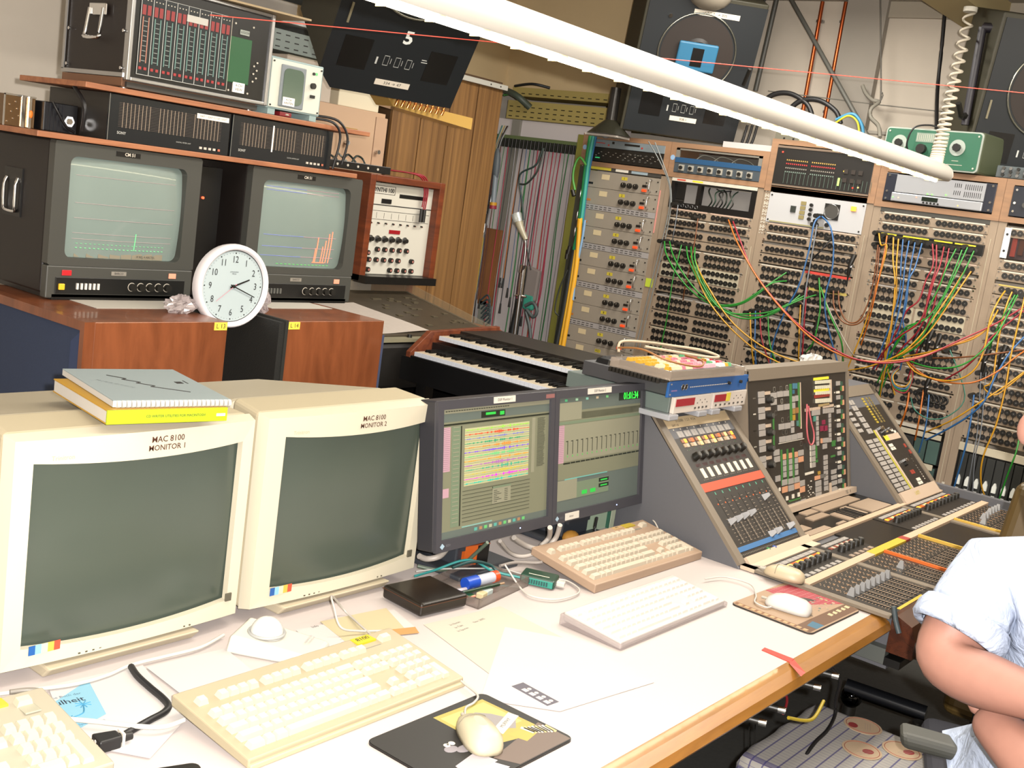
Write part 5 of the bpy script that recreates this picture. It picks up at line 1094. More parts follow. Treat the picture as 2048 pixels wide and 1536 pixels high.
# --- flat desk: panels lie level, local z runs away from the front
Z0 = .744
def flat(name, x0, x1, y0, y1, m): return panel(name, x0, y0, Z0+.004, 90, x1-x0, y1-y0, m)
CRS = mat('#b59a80', .6)
MB().box(2.735, 4.36, 1.022, 1.048, Z0, Z0+.010).build('scribble_strip', CRS, co); MB().box(3.145, 4.36, 1.192, 1.214, Z0, Z0+.010).build('scribble_strip', CRS, co)
MB().box(3.2, 3.46, 1.021, 1.049, Z0, Z0+.0105).build('yellow_tape', mat('#b8981c', .6), co)
MB().box(3.46, 3.5, 1.021, 1.049, Z0, Z0+.011).build('red_tape', mat('#8a2a1c', .6), co)
for x in (2.706, 3.055, 3.90): MB().box(x, x+.028, .80, 1.21, Z0, Z0+.008).build('divider', CT, co)
MB().box(3.145, 3.93, 1.214, 1.39, Z0-.02, Z0+.002).build('black_field', mat('#14110d', .25), co)
for x0, w_, y0, h_ in ((3.42, .09, 1.33, .03), (3.38, .13, 1.29, .03), (3.53, .32, 1.32, .045), (3.52, .10, 1.225, .07), (3.64, .05, 1.23, .08), (3.72, .18, 1.225, .085), (3.16, .06, 1.30, .03), (3.165, .12, 1.255, .035), (3.2, .16, 1.222, .025), (3.43, .06, 1.225, .012)): MB().box(x0, x0+w_, y0, y0+h_, Z0, Z0+.006).build('legend_plate', mat('#94806c', .6), co)
for i in range(5): MB().box(3.56+i*.022, 3.572+i*.022, 1.225, 1.30, Z0+.006, Z0+.008).build('legend_line', BLK2, co)
def chan(x0, x1, n, lit, y0=1.052, knobs=True):
    f = flat('channel_panel', x0, x1, 1.05, 1.19 if x0 > 3.1 else 1.163, PB); dx = (x1-x0-.03)/n
    H = 1.19-1.05 if x0 > 3.1 else .113
    for i in range(n):
        x = .025+dx*(i+.3)
        blk(f, x, H-.016, dx*.42, .015, BTN); blk(f, x+dx*.45, H-.016, dx*.42, .015, BTN)
        blk(f, x, H-.036, dx*.42, .012, [AMB, ORD, AMB2, ORD][(i*3) % 4] if lit else mat('#7a3a28', .5)); blk(f, x+dx*.45, H-.036, dx*.42, .012, [ORD, CRM, ORD, AMB][(i*5) % 4] if lit else CRM)
        if knobs and H > .1: link('knob', KN, f, at(x+.01, -.002, H-.064))
        blk(f, x, .012, dx*.55, .014, BTN if lit else mat('#8a7868', .5))
    return f
chan(2.74, 3.053, 8, True); chan(3.09, 3.30, 5, False); MB().box(3.305, 3.62, 1.05, 1.19, Z0, Z0+.004).build('blank_plate', mat('#181410', .3), co); chan(3.625, 3.898, 8, True); chan(3.935, 4.33, 9, True)
FT = MB().use(mat('#8a7560', .6))
def faders(x0, x1, n, caps, yc):
    f = flat('fader_panel', x0, x1, .802, 1.018, PB); dx = (x1-x0-.02)/n; b = MB().use(mat('#8c7660', .6))
    for i in range(n):
        x = .012+dx*(i+.5)
        for j in range(11): b.box(x+.004, x+min(dx*.4, .014), -.003, -.002, .02+j*.0085, .0215+j*.0085); b.box(x-min(dx*.4, .012), x-.004, -.003, -.002, .02+j*.0085, .0215+j*.0085)
        b.box(x+.008, x+.0095, -.003, -.002, .02, .105)
        for j in range(9): b.box(x-.006, x-.001, -.003, -.002, .115+j*.011, .117+j*.011); b.box(x+.004, x+.008, -.003, -.002, .12+j*.011, .123+j*.011)
        MB().box(x-.0015, x+.0015, -.0035, -.002, .012, .112).build('fader_slot', BLK2, f)
        for j in range(3): blk(f, x+.003, .135+j*.025, .006, .006, mat('#8a6848', .5), .003, 'button')
        if caps[i % len(caps)] >= 0: link('fader_cap', CAP, f, at(x, -.002, yc+caps[i % len(caps)]))
    b.build('scale_marks', None, f, kind='stuff'); return f
faders(2.742, 3.052, 8, [0], .122); faders(3.09, 3.262, 4, [-1, .06, -1, -1], .07); faders(3.275, 3.56, 8, [0, 0, 0, 0, 0, 0, .02, .03], .035)
MB().box(3.59, 3.895, .802, 1.018, Z0, Z0+.004).build('blank_plate', mat('#181410', .3), co)
faders(3.94, 4.32, 10, [.03, .12, -1, .14, .14, -1, .15, .15, .15, .15], .02)
for x, c_ in ((3.264, '#c8601c'), (3.566, '#c8a040'), (3.932, '#c8a040')): MB().box(x, x+.008, .80, 1.02, Z0+.004, Z0+.014).build('divider_rod', mat(c_, .5), co)
for a, b, c_ in ((2.79, 2.97, '#b8981c'), (3.32, 3.42, '#3a5a8a'), (3.42, 3.56, '#a8904c')): MB().box(a, b, .803, .812, Z0+.004, Z0+.007).build('tape_strip', mat(c_, .6), co)
b = MB().use(LINEN); [b.box(2.75+i*.012, 2.753+i*.012, .797, .7985, Z0+.003, Z0+.006) for i in range(130)]; b.build('rail_rivets', None, co, kind='stuff')
o = MB().tube([(2.722, .80, Z0+.03), (2.722, .79, Z0), (2.722, .775, Z0-.03)], .007, sub=2).build('rail_end_cap', mat('#3a4448', .4), co)
# --- units standing on the left wing
u = thing('timecode_unit', 'grey cased unit with two white fronts and dark red digit windows on the console', 'audio unit', (2.70, 1.485, 1.092))
MB().box(0, .445, .01, .36, .006, .052).build('housing', mat('#5d6864', .45), u, bevel=.002)
for k, x in enumerate((.008, .232)):
    s = MB().box(x, x+.212, -.002, .01, .006, .052).build('front_panel', mat('#c4bab0', .4), u, bevel=.001)
    MB().box(x+.008, x+(.11 if k == 0 else .075), -.004, -.002, .026, .047).build('red_window', mat('#7a0c1c', .2, emit=.25), s)
    if k: MB().box(x+.078, x+.10, -.005, -.002, .025, .050).build('yellow_label', mat('#c8b83c', .6), s)
    for i in range(7 if k else 4): blk(s, x+(.02+i*.028 if k else .12+i*.022), .016, .008, .005, DGR, .0035)
    for i in range(5): blk(s, x+.13+i*.014, .03+.008*(i % 2), .003, .003, DGR, .003, 'mark')
for x in (-.045, .12, .20, .34): MB().box(x+.02, x+.07, -.012, .10, -.010, .006).build('clear_foot', mat('#a8aab0', .1, alpha=.7, coat=1), u, bevel=.003)
u = thing('blue_rack_unit', 'bright blue fronted rack unit lying on the timecode unit', 'audio unit', (2.672, 1.49, 1.145))
MB().box(.02, .46, .01, .30, .002, .042).build('housing', mat('#3c3c3e', .5), u, bevel=.002); s = MB().box(0, .486, -.002, .006, 0, .045).build('front_panel', mat('#1a5290', .4), u, bevel=.001)
for k in range(2): MB().ring(.075+k*.018, -.003, .026, .008, .0012, 'y', 16, 4).build('socket_ring', STL, s); MB().cyl(.075+k*.018, -.003, .026, .007, .001, 'y', 14).build('socket', BLK2, s)
for i in range(24): blk(s, .12+i*.0105, .024, .005, .0025, LINEN, .003, 'mark')
for x, z in ((.345, .026), (.42, .027)): MB().cyl(x, -.009, z, .005, .008, 'y', 10).build('knob', BLK, s)
for x, z in ((.01, .008), (.01, .037), (.475, .008), (.475, .037)): blk(s, x, z, .006, .004, CHR, .003, 'screw')
blk(s, .03, .018, .03, .004, mat('#7a6a9a', .5), .003, 'mark')
# perspex tray with the coloured keyboard
tr = thing('perspex_tray', 'clear perspex tray holding a coloured keyboard on top of the blue unit', 'tray', (2.64, 1.47, 1.197), -1)
PX = mat('#a89a8c', .08, alpha=.42, coat=1)
MB().box(0, .42, 0, .20, 0, .004).box(0, .42, 0, .004, 0, .026).box(0, .42, .196, .20, 0, .026).box(0, .004, 0, .2, 0, .026).box(.416, .42, 0, .2, 0, .026).build('shell', PX, tr, bevel=.001)
b = MB().use(BLK); [b.box(-.010, -.002, .03+i*.012, .038+i*.012, -.012, .0) for i in range(14)]; b.box(.0, .05, .02, .19, -.009, -.001).build('black_ribbed_edge', None, tr)
kbc = thing('colour_keyboard', 'keyboard with yellow, pink and white key caps in the perspex tray', 'keyboard', (2.665, 1.485, 1.203), 0)
MB().box(0, .38, 0, .17, 0, .016).build('case', mat('#2c2620', .5), kbc, bevel=.003)
cols = ['#c8962c', '#c8962c', '#d8c0a0', '#c07080', '#c89aa4', '#d0d0c8']; rr = random.Random(3)
for j in range(5):
    for i in range(19):
        c_ = cols[min(5, int(i/19*3.2+rr.random()*1.6+(4-j)*.35))] if i < 14 else ['#c07080', '#d8d0c8', '#b02838', '#58a070', '#c8962c'][rr.randrange(5)]
        if i == 14: continue
        blkz = BM.setdefault(('key', c_), MB().use(mat(c_, .4)).hexa([(-.008, -.008, 0), (.008, -.008, 0), (.008, .008, 0), (-.008, .008, 0), (-.006, -.005, .009), (.006, -.005, .009), (.006, .006, .009), (-.006, .006, .009)]).mesh('key'))
        link('key', blkz, kbc, at(.014+i*.0195, .02+j*.031, .016))
wire('white_lead', 'pale cord coiled loosely over the perspex tray', 'cord', [(2.68, 1.67, 1.235), (2.70, 1.68, 1.262), (2.80, 1.67, 1.262), (2.95, 1.66, 1.25), (3.04, 1.60, 1.245), (3.05, 1.55, 1.236), (2.98, 1.56, 1.236), (2.80, 1.66, 1.25)], .0045, mat('#b0a088', .5))
wire('brown_lead', 'orange brown cord looped over the keyboard in the perspex tray', 'cord', [(2.66, 1.66, 1.25), (2.65, 1.58, 1.262), (2.67, 1.50, 1.245), (2.78, 1.47, 1.232), (2.86, 1.50, 1.238), (2.90, 1.58, 1.238)], .003, mat('#8a5c30', .5))
o = thing('black_device', 'black rounded device standing behind the perspex tray corner', 'device', (2.71, 1.70, 1.145)); MB().box(0, .09, 0, .07, 0, .062).build('body', mat('#131416', .3), o, bevel=.02)
o = thing('grey_cabinet', 'grey green box standing on the floor behind the console, left of the perspex tray', 'cabinet', (3.10, 1.98, 0)); MB().box(0, .3, 0, .07, 0, 1.07).build('housing', mat('#7c8078', .45), o, bevel=.008)
o = thing('tissue_box', 'white tissue box with crumpled tissue behind the console centre panel', 'tissue box', (4.05, 1.62, 1.092)); MB().box(-.09, .12, 0, .12, 0, .05).build('carton', mat('#9c948c', .7), o, bevel=.003)
crumple('crumpled white tissue on the carton behind the centre panel', (4.02, 1.66, 1.165), .07, .05, .035, mat('#b8b4ae', .8), 9, 'tissue', 'tissue', .35)
# ================================================================ DESK
DZ = .74
GAIN = .64
LAM = mat('#c4b9b5', .55, noise=.015, nscale=120); BEI = mat('#cdc5af', .5); BEI2 = mat('#bfb39a', .5); MAC = mat('#c4b69e', .5); WH2 = mat('#c8c4bc', .45)
DW = wood('#8a5a20', '#a4702e', (3, 26, 26), .35, 'desk_edge_wood', .2)
dk = thing('desk', 'large pale laminate desk with a rounded oak front edge', 'desk', (0, 0, 0))
MB().box(-.30, 2.712, .846, 2.30, DZ-.03, DZ).build('desk_top', LAM, dk)
MB().ext([(.846, DZ+.0005), (.825, DZ-.002), (.806, DZ-.012), (.798, DZ-.028), (.806, DZ-.04), (.846, DZ-.042)], -.30, 2.735, 'x').build('front_edge', DW, dk)
MB().box(2.712, 2.735, .846, .93, DZ-.04, DZ-.001).build('side_edge', DW, dk)
for x in (-.2, 1.2, 2.55): MB().box(x, x+.04, 1.35, 2.2, 0, DZ-.03).build('leg_panel', mat('#6e6a66', .6), dk)
MB().box(-.16, 2.55, 2.18, 2.2, .1, DZ-.03).build('modesty_panel', mat('#3a3836', .6), dk)
T4 = lambda L_, dz: [tuple(onz(a, b, c)+Vector((0, 0, dz))) for a, b, c in L_]
A_ = [(1523, 1301, DZ), (1529, 1296, DZ), (1588, 1319, DZ), (1580, 1326, DZ)]; B_ = 0
o = MB().hexa(T4(A_, .0004)+T4(A_, .0016)).hexa([tuple(q) for q in (onz(1578, 1326, DZ+.0005), onz(1588, 1319, DZ+.0005), ony(1611, 1345, .7965), ony(1602, 1353, .7965), onz(1578, 1326, DZ+.003), onz(1588, 1319, DZ+.003), ony(1611, 1345, .792), ony(1602, 1353, .792))]).build('red_tape', mat('#c8301c', .5)); tag(o, 'red tape strip stuck over the oak desk edge', 'tape')
# plugs hanging under the desk edge
for i, (x, lab) in enumerate(((2.03, 'leftmost audio connector hanging under the desk edge'), (2.12, 'second audio connector hanging under the desk edge'), (2.30, 'third audio connector hanging under the desk edge'), (2.40, 'rightmost audio connector hanging under the desk edge'))):
    o = thing('audio_connector', lab, 'connector', (x, .83, .675), 20, 'connectors under the desk edge'); o.scale = (.7, .7, .7); MB().cyl(0, -.03, 0, .010, .05, 'y', 12).build('body', BLK, o); MB().cyl(0, -.052, 0, .0105, .022, 'y', 12).build('shell', CHR, o); MB().cyl(0, .02, 0, .007, .02, 'y', 10, .004).build('boot', BLK, o)
    MB().box(-.012, .012, -.01, .03, .01, .035).build('hanger', BLK2, o)
wire('cable', 'yellow thin cable sagging under the desk edge by the connectors', 'cable', [(2.14, .79, .66), (2.22, .77, .64), (2.30, .78, .655)], .004, mat('#a08a20', .5))
wire('cable', 'red thin cable at the connectors under the desk', 'cable', [(2.16, .81, .655), (2.22, .83, .66), (2.26, .86, .67)], .003, mat('#8a1c24', .5))
# ---------------------------------------------------------------- CRT computer monitors
def bigcrt(lab, x0, wd, scr, l1, l2):
    y0 = 1.60; zb, zt = .762, 1.157
    c = thing('computer_monitor', lab, 'monitor', (x0, y0, DZ))
    zb -= DZ; zt -= DZ
    # front bezel with a slightly bowed face: grid ring
    N = 14; sx0, sx1, sz0, sz1 = scr[0]-x0, scr[1]-x0, .800-DZ, 1.112-DZ
    def bow(x, z): u = (x-wd/2)/(wd/2); return .010*u*u
    def outer(t):   # perimeter param 0..4
        k = int(t) % 4; f = t-int(t)
        return [(f, 0), (1, f), (1-f, 1), (0, 1-f)][k]
    vs = []; 
    M = 4*N
    for ring in range(4):
        for i in range(M):
            a, b = outer(4*i/M)
            if ring == 0: x, z, y = a*wd, zb+b*(zt-zb), .036
            elif ring == 1: x, z = .006+a*(wd-.012), zb+.006+b*(zt-zb-.012); y = bow(x, 0)
            else:
                x, z = sx0+a*(sx1-sx0), sz0+b*(sz1-sz0); z += (.010*(1-(2*a-1)**2))*(-1 if b < .5 else 1)*(1 if b in (0, 1) else 0)*(-1 if b >= .5 else -1 if False else 1)
                y = bow(x, 0)+(.002 if ring == 2 else .016)
            vs.append((x, y, z))
    fs = [(r_*M+i, r_*M+(i+1) % M, (r_+1)*M+(i+1) % M, (r_+1)*M+i) for r_ in range(3) for i in range(M)]
    MB().add(vs, fs).build('bezel', BEI, c)
    MB().hexa([(0, .034, zb), (wd, .034, zb), (wd-.004, .14, zb), (.004, .14, zb), (0, .034, zt), (wd, .034, zt), (wd-.012, .13, zt+.008), (.012, .13, zt+.008)]).build('front_hood', mat('#b8ac90', .5), c, bevel=.010, seg=3)
    MB().hexa([(.012, .135, zb+.02), (wd-.012, .135, zb+.02), (wd-.10, .50, zb+.06), (.10, .50, zb+.06), (.012, .135, zt+.002), (wd-.012, .135, zt+.002), (wd-.10, .50, zt-.05), (.10, .50, zt-.05)]).build('rear_case', mat('#b4aa94', .5), c, bevel=.02, seg=3)
    G = 10; gv = [(sx0-.004+(sx1-sx0+.008)*i/G, .016+bow(sx0+(sx1-sx0)*i/G, 0)+.004*((2*j/G-1)**2)-.004, sz0-.014+(sz1-sz0+.028)*j/G) for j in range(G+1) for i in range(G+1)]
    g = MB().add(gv, [(j*(G+1)+i, j*(G+1)+i+1, (j+1)*(G+1)+i+1, (j+1)*(G+1)+i) for j in range(G) for i in range(G)], True).build('screen', mat('#4a5249', .25, spec=.5, noise=.08, nscale=5), c)
    g.location.y = .006
    text(l1, .015, mat('#4a2410', .6), c, wd*.58, bow(wd*.58, 0)-.0006, zt-.022, name='handwriting', bold=.01); text(l2, .014, mat('#4a2410', .6), c, wd*.58, bow(wd*.58, 0)-.0006, zt-.037, name='handwriting', bold=.01)
    text('Trinitron', .011, mat('#b5aa8c', .5), c, .085, bow(.085, 0)-.0006, zt-.038)
    # rainbow badge
    bx = .05; cs = ['#1f5aa0', '#8ac0e0', '#e8e0b0', '#e8b04c', '#d85038']
    b = MB()
    for k, q in enumerate(cs): b.use(mat(q, .4)).box(bx+k*.011, bx+(k+1)*.011, -.001+bow(bx, 0), .004, zb+.026, zb+.042)
    b.build('colour_badge', None, c)
    MB().box(wd-.035, wd-.021, -.001+bow(wd-.03, 0), .01, zb+.036, zb+.052).build('power_button', mat('#5a5648', .4), c, bevel=.001)
    b = MB().use(mat('#4a4436', .5)); [b.cbox(.14+k*.013, .002, zb+.010, .004, .002, .0022) for k in range(5)]; [b.cbox(.35+k*.012, .002, zb+.010, .003, .002, .002) for k in range(2)]; b.build('key_marks', None, c, kind='stuff')
    MB().hexa([(.08, .01, 0), (wd-.10, .01, 0), (wd-.10, .4, 0), (.08, .4, 0), (.08, -.012, .022), (wd-.10, -.012, .022), (wd-.10, .4, .022), (.08, .4, .022)]).build('swivel_base', BEI2, c, bevel=.004)
    return c
bigcrt('left cream tube monitor with a blank grey screen, books lying on it', .887, .478, (.925, 1.335), 'MAC 8100', 'MONITOR 1')
bigcrt('right cream tube monitor with a blank grey screen beside the flat screens', 1.387, .480, (1.437, 1.839), 'MAC 8100', 'MONITOR 2')
# books on the left monitor
bk = thing('manual_book', 'thick yellow green spined manual lying on the left tube monitor', 'book', (1.045, 1.604, 1.168), -10)
MB().box(0, .215, .002, .24, .002, .022).build('pages', mat('#c8c2b8', .8), bk); MB().box(-.001, .216, 0, .003, 0, .024).build('spine', mat('#a0b408', .5), bk); MB().box(-.001, .216, .003, .242, .022, .024).build('cover', mat('#b88c28', .5), bk); MB().box(-.001, .216, .003, .242, 0, .002).build('back_cover', mat('#b88c28', .5), bk)
text('CD WRITER UTILITIES FOR MACINTOSH', .006, INK, bk, .12, -.0006, .012); MB().box(.195, .212, -.0006, 0, .009, .014).build('publisher_mark', LINEN, bk)
bk = thing('spiral_manual', 'grey white comb bound manual with a black zigzag print on the green book', 'book', (1.062, 1.615, 1.193), -12)
MB().box(0, .210, .004, .255, 0, .010).build('pages', mat('#c6c2ba', .8), bk); MB().box(0, .210, .004, .256, .010, .0115).build('cover', mat('#8e9a9c', .7), bk)
b = MB().use(WH2); [b.cyl(.006+i*.0083, .004, .005, .0065, .005, 'x', 10) for i in range(25)]; b.build('comb_binding', None, bk)
b = MB().use(INK)
zz = [(.06, .20), (.085, .17), (.075, .165), (.10, .14), (.09, .135), (.115, .11), (.105, .105), (.13, .085), (.16, .06)]
for p, q in zip(zz, zz[1:]): b.tube([(p[0], p[1], .0118), (q[0], q[1], .0118)], .0009, n=4, sub=1)
b.build('zigzag_print', None, bk); text('M I K R O F O N', .011, mat('#7a8486', .6), bk, .05, .13, .0118, rx=0, rz=-55); MB().box(.165, .178, .13, .145, .0115, .012).box(.185, .187, .13, .155, .0115, .012).build('logo_print', INK, bk)
# ---------------------------------------------------------------- flat screens
LB = mat('#3d3c42', .45); LY = 1.535
S_BG = mat('#5e5f4d', .35, emit=.16); S_BG2 = mat('#48504b', .35, emit=.14); S_LT = mat('#6d6c5b', .35, emit=.16); S_DK = mat('#12180f', .35, emit=.1); S_ME = mat('#55614e', .35, emit=.25); S_PK = mat('#8d7078', .35, emit=.3)
S_GR = mat('#1f8a30', .35, emit=.8)
def lcd(lab, x0, x1):
    t = thing('flat_monitor', lab, 'monitor', (x0, LY, DZ)); W_ = x1-x0; H_ = .338; zb = .090
    T = at(0, 0, zb) @ Matrix.Rotation(R(-8.4), 4, 'X')
    e = MB(); 
    def add(nm, mb, m=None, parent=None, **k): 
        o = mb.build(nm, m, parent or t, **k)
        if parent is None: o.matrix_local = T
        return o
    P = add('housing', MB().box(0, W_, .0, .05, 0, H_), mat('#2c2b30', .45), bevel=.004)
    add('bezel', MB().box(0, W_, -.008, 0, 0, .026).box(0, W_, -.008, 0, H_-.020, H_).box(0, .018, -.008, 0, .026, H_-.020).box(W_-.016, W_, -.008, 0, .026, H_-.020), LB)
    s = add('screen', MB().box(.018, W_-.016, -.001, .001, .026, H_-.020), S_BG if 'left' in lab else S_BG2)
    MB().box(W_/2-.05, W_/2+.05, .05, .09, .05, zb+.2).build('stand_column', mat('#34363c', .45), t); MB().box(W_/2-.11, W_/2+.11, .0, .24, 0, .012).box(W_/2-.06, W_/2+.06, .06, .20, .012, .06).build('stand_foot', mat('#34383f', .45), t, bevel=.004)
    MB().cyl(W_-.13, -.0085, .013, .0018, .001, 'y', 8).build('power_led', mat('#a0b8ff', .4, emit=4), P)
    MB().add([(.02, -.0086, .006), (.028, -.0086, .013), (.02, -.0086, .020), (.012, -.0086, .013)], [(0, 1, 2, 3)]).build('maker_mark', mat('#a0b8c8', .4), P); text('EIZO', .007, mat('#77777c', .5), P, .04, -.0086, .013)
    return t, P, s, W_-.034, H_-.046
def ui(b, m, x0, x1, z0, z1, w_, h_, d=.0005): b.use(m).box(.018+x0*w_, .018+x1*w_, -.001-d, -.001, .026+z0*h_, .026+z1*h_)
t, P, s, w_, h_ = lcd('left flat screen showing coloured audio waveforms', 1.834, 2.268)
b = MB()
ui(b, S_LT, 0, 1, .965, 1, w_, h_); ui(b, S_BG2, 0, 1, .90, .962, w_, h_); ui(b, S_DK, .34, .56, .905, .955, w_, h_, .001); ui(b, S_GR, .38, .47, .925, .945, w_, h_, .0014); ui(b, S_GR, .51, .55, .915, .945, w_, h_, .0014)
ui(b, S_DK, 0, 1, .872, .885, w_, h_, .001); ui(b, S_PK, 0, .075, .52, .86, w_, h_); ui(b, S_ME, .09, .16, .08, .86, w_, h_); ui(b, S_DK, .165, .172, .08, .86, w_, h_, .001); ui(b, S_PK, .02, .07, .32, .39, w_, h_); ui(b, S_BG2, 0, 1, 0, .055, w_, h_); ui(b, mat('#5f7f78', .35, emit=.3), .19, .46, .060, .07, w_, h_, .001); ui(b, S_LT, .83, .86, .40, .86, w_, h_)
cols = ['#6f9a38', '#a8341c', '#5a5a8a', '#1f7050', '#9a6428', '#5a3aa0', '#4f8f5c', '#a87020', '#7a4a80', '#2f7a60', '#8f8430', '#a828a0', '#1f8a78']; rr = random.Random(8)
for k, cc in enumerate(cols):
    z = .835-k*.035; m_ = mat(cc, .4, emit=.5)
    ui(b, mat('#8a8a68', .35, emit=.3), .20, .80, z-.032, z, w_, h_, .0006); ui(b, m_, .2, .8, z-.0175, z-.0145, w_, h_, .001)
    for j in range(34):
        a = .2+.6*j/34; hh = .014*rr.random()*(.35+.65*math.exp(-((a-.55)/.13)**2))
        ui(b, m_, a, a+.012, z-.016-hh, z-.016+hh, w_, h_, .0013)
for k in range(9): ui(b, S_DK, .19, .82, .345-k*.03, .347-k*.03, w_, h_, .001)
for k in range(36): ui(b, S_DK, .885, .885+.06+.02*rr.random(), .85-k*.0115, .852-k*.0115, w_, h_, .001)
ui(b, S_LT, .46, .63, .20, .34, w_, h_, .0014); ui(b, S_ME, .46, .63, .325, .34, w_, h_, .0018)
for k in range(7): ui(b, S_DK, .47, .50+.02*(k % 3), .305-k*.015, .308-k*.015, w_, h_, .002); ui(b, S_DK, .57, .60, .305-k*.015, .308-k*.015, w_, h_, .002)
for k in range(11): ui(b, mat(['#3f7a70', '#7a5a40', '#4a8a50', '#80806a'][k % 4], .4, emit=.4), .30+k*.045, .325+k*.045, .015, .04, w_, h_, .0012)
for k in range(26): ui(b, S_DK, .03+k*.022, .045+k*.022, .978, .984, w_, h_, .001)
for k in range(22): ui(b, mat('#6a5560', .4, emit=.2), .005, .07, .85-k*.015, .852-k*.015, w_, h_, .001); 
for k in range(24): ui(b, S_LT, .10, .15, .85-k*.032, .856-k*.032, w_, h_, .001)
o = b.build('screen_image', None, s)
l = MB().box(.19, .27, -.010, -.008, .322, .337).build('paper_label', mat('#cfc8bc', .7), P); text('DSP Monitor 1', .009, INK, l, .23, -.0105, .3295)
MB().box(.395, .43, -.0085, -.008, .322, .332).build('red_mark', mat('#8a5a58', .5), P)
t, P, s, w_, h_ = lcd('right flat screen showing a mixer window and the green digits 01:01:34', 2.270, 2.697)
b = MB()
ui(b, S_BG, 0, 1, .28, .86, w_, h_); ui(b, S_LT, 0, .27, .80, .955, w_, h_, .001); ui(b, S_BG, .27, 1, .80, .88, w_, h_); ui(b, S_ME, 0, 1, .765, .79, w_, h_, .001); ui(b, S_PK, .01, .08, .43, .76, w_, h_, .001); ui(b, S_LT, .08, 1, .44, .76, w_, h_, .0008); ui(b, S_DK, .08, 1, .415, .428, w_, h_, .001)
ui(b, S_LT, .0, .24, .10, .275, w_, h_, .001); ui(b, mat('#4f8078', .35, emit=.3), .1, .6, .275, .285, w_, h_, .001); ui(b, S_ME, .24, .62, .10, .24, w_, h_, .001); ui(b, S_ME, 0, 1, .20, .27, w_, h_, .0007) if False else None
for x, z in ((.50, .20), (.50, .15)): ui(b, S_DK, x, x+.12, z, z+.035, w_, h_, .0014); ui(b, S_GR, x+.02, x+.10, z+.01, z+.022, w_, h_, .0018)
for x in (.30, .40): ui(b, S_GR, x, x+.06, .12, .155, w_, h_, .0014)
for k in range(16): x = .12+k*.057; ui(b, S_DK, x, x+.005, .50, .62, w_, h_, .0012); ui(b, S_DK, x-.018, x, .612, .618, w_, h_, .0012); ui(b, S_GR, x, x+.005, .475, .49, w_, h_, .0012); ui(b, S_BG, x+.036, x+.04, .413, .43, w_, h_, .0014)
for k in range(20): ui(b, mat('#6a5560', .4, emit=.2), .015, .075, .75-k*.016, .752-k*.016, w_, h_, .0014)
for k in range(5): ui(b, mat(['#3f8a60', '#7a9a80', '#6a9a8a', '#9a8a70', '#5a9a60'][k], .4, emit=.3), .08+k*.12, .105+k*.12, .965, .985, w_, h_, .001)
ui(b, S_DK, .72, 1.0, .925, .995, w_, h_, .001); b.build('screen_image', None, s)
text('01:01:34', .027, mat('#30ff40', .4, emit=1.5), s, .018+.87*w_, -.0026, .026+.96*h_, name='timecode_digits', sx=.8, bold=.01)
l = MB().box(.14, .25, -.010, -.008, .322, .337).build('paper_label', mat('#cfc8bc', .7), P); text('DSP Monitor 2', .009, INK, l, .195, -.0105, .3295)
l = MB().box(.055, .115, -.010, -.008, .004, .022).build('paper_label', mat('#cfc8bc', .7), P); text('Arbeit', .007, INK, l, .08, -.0105, .013)
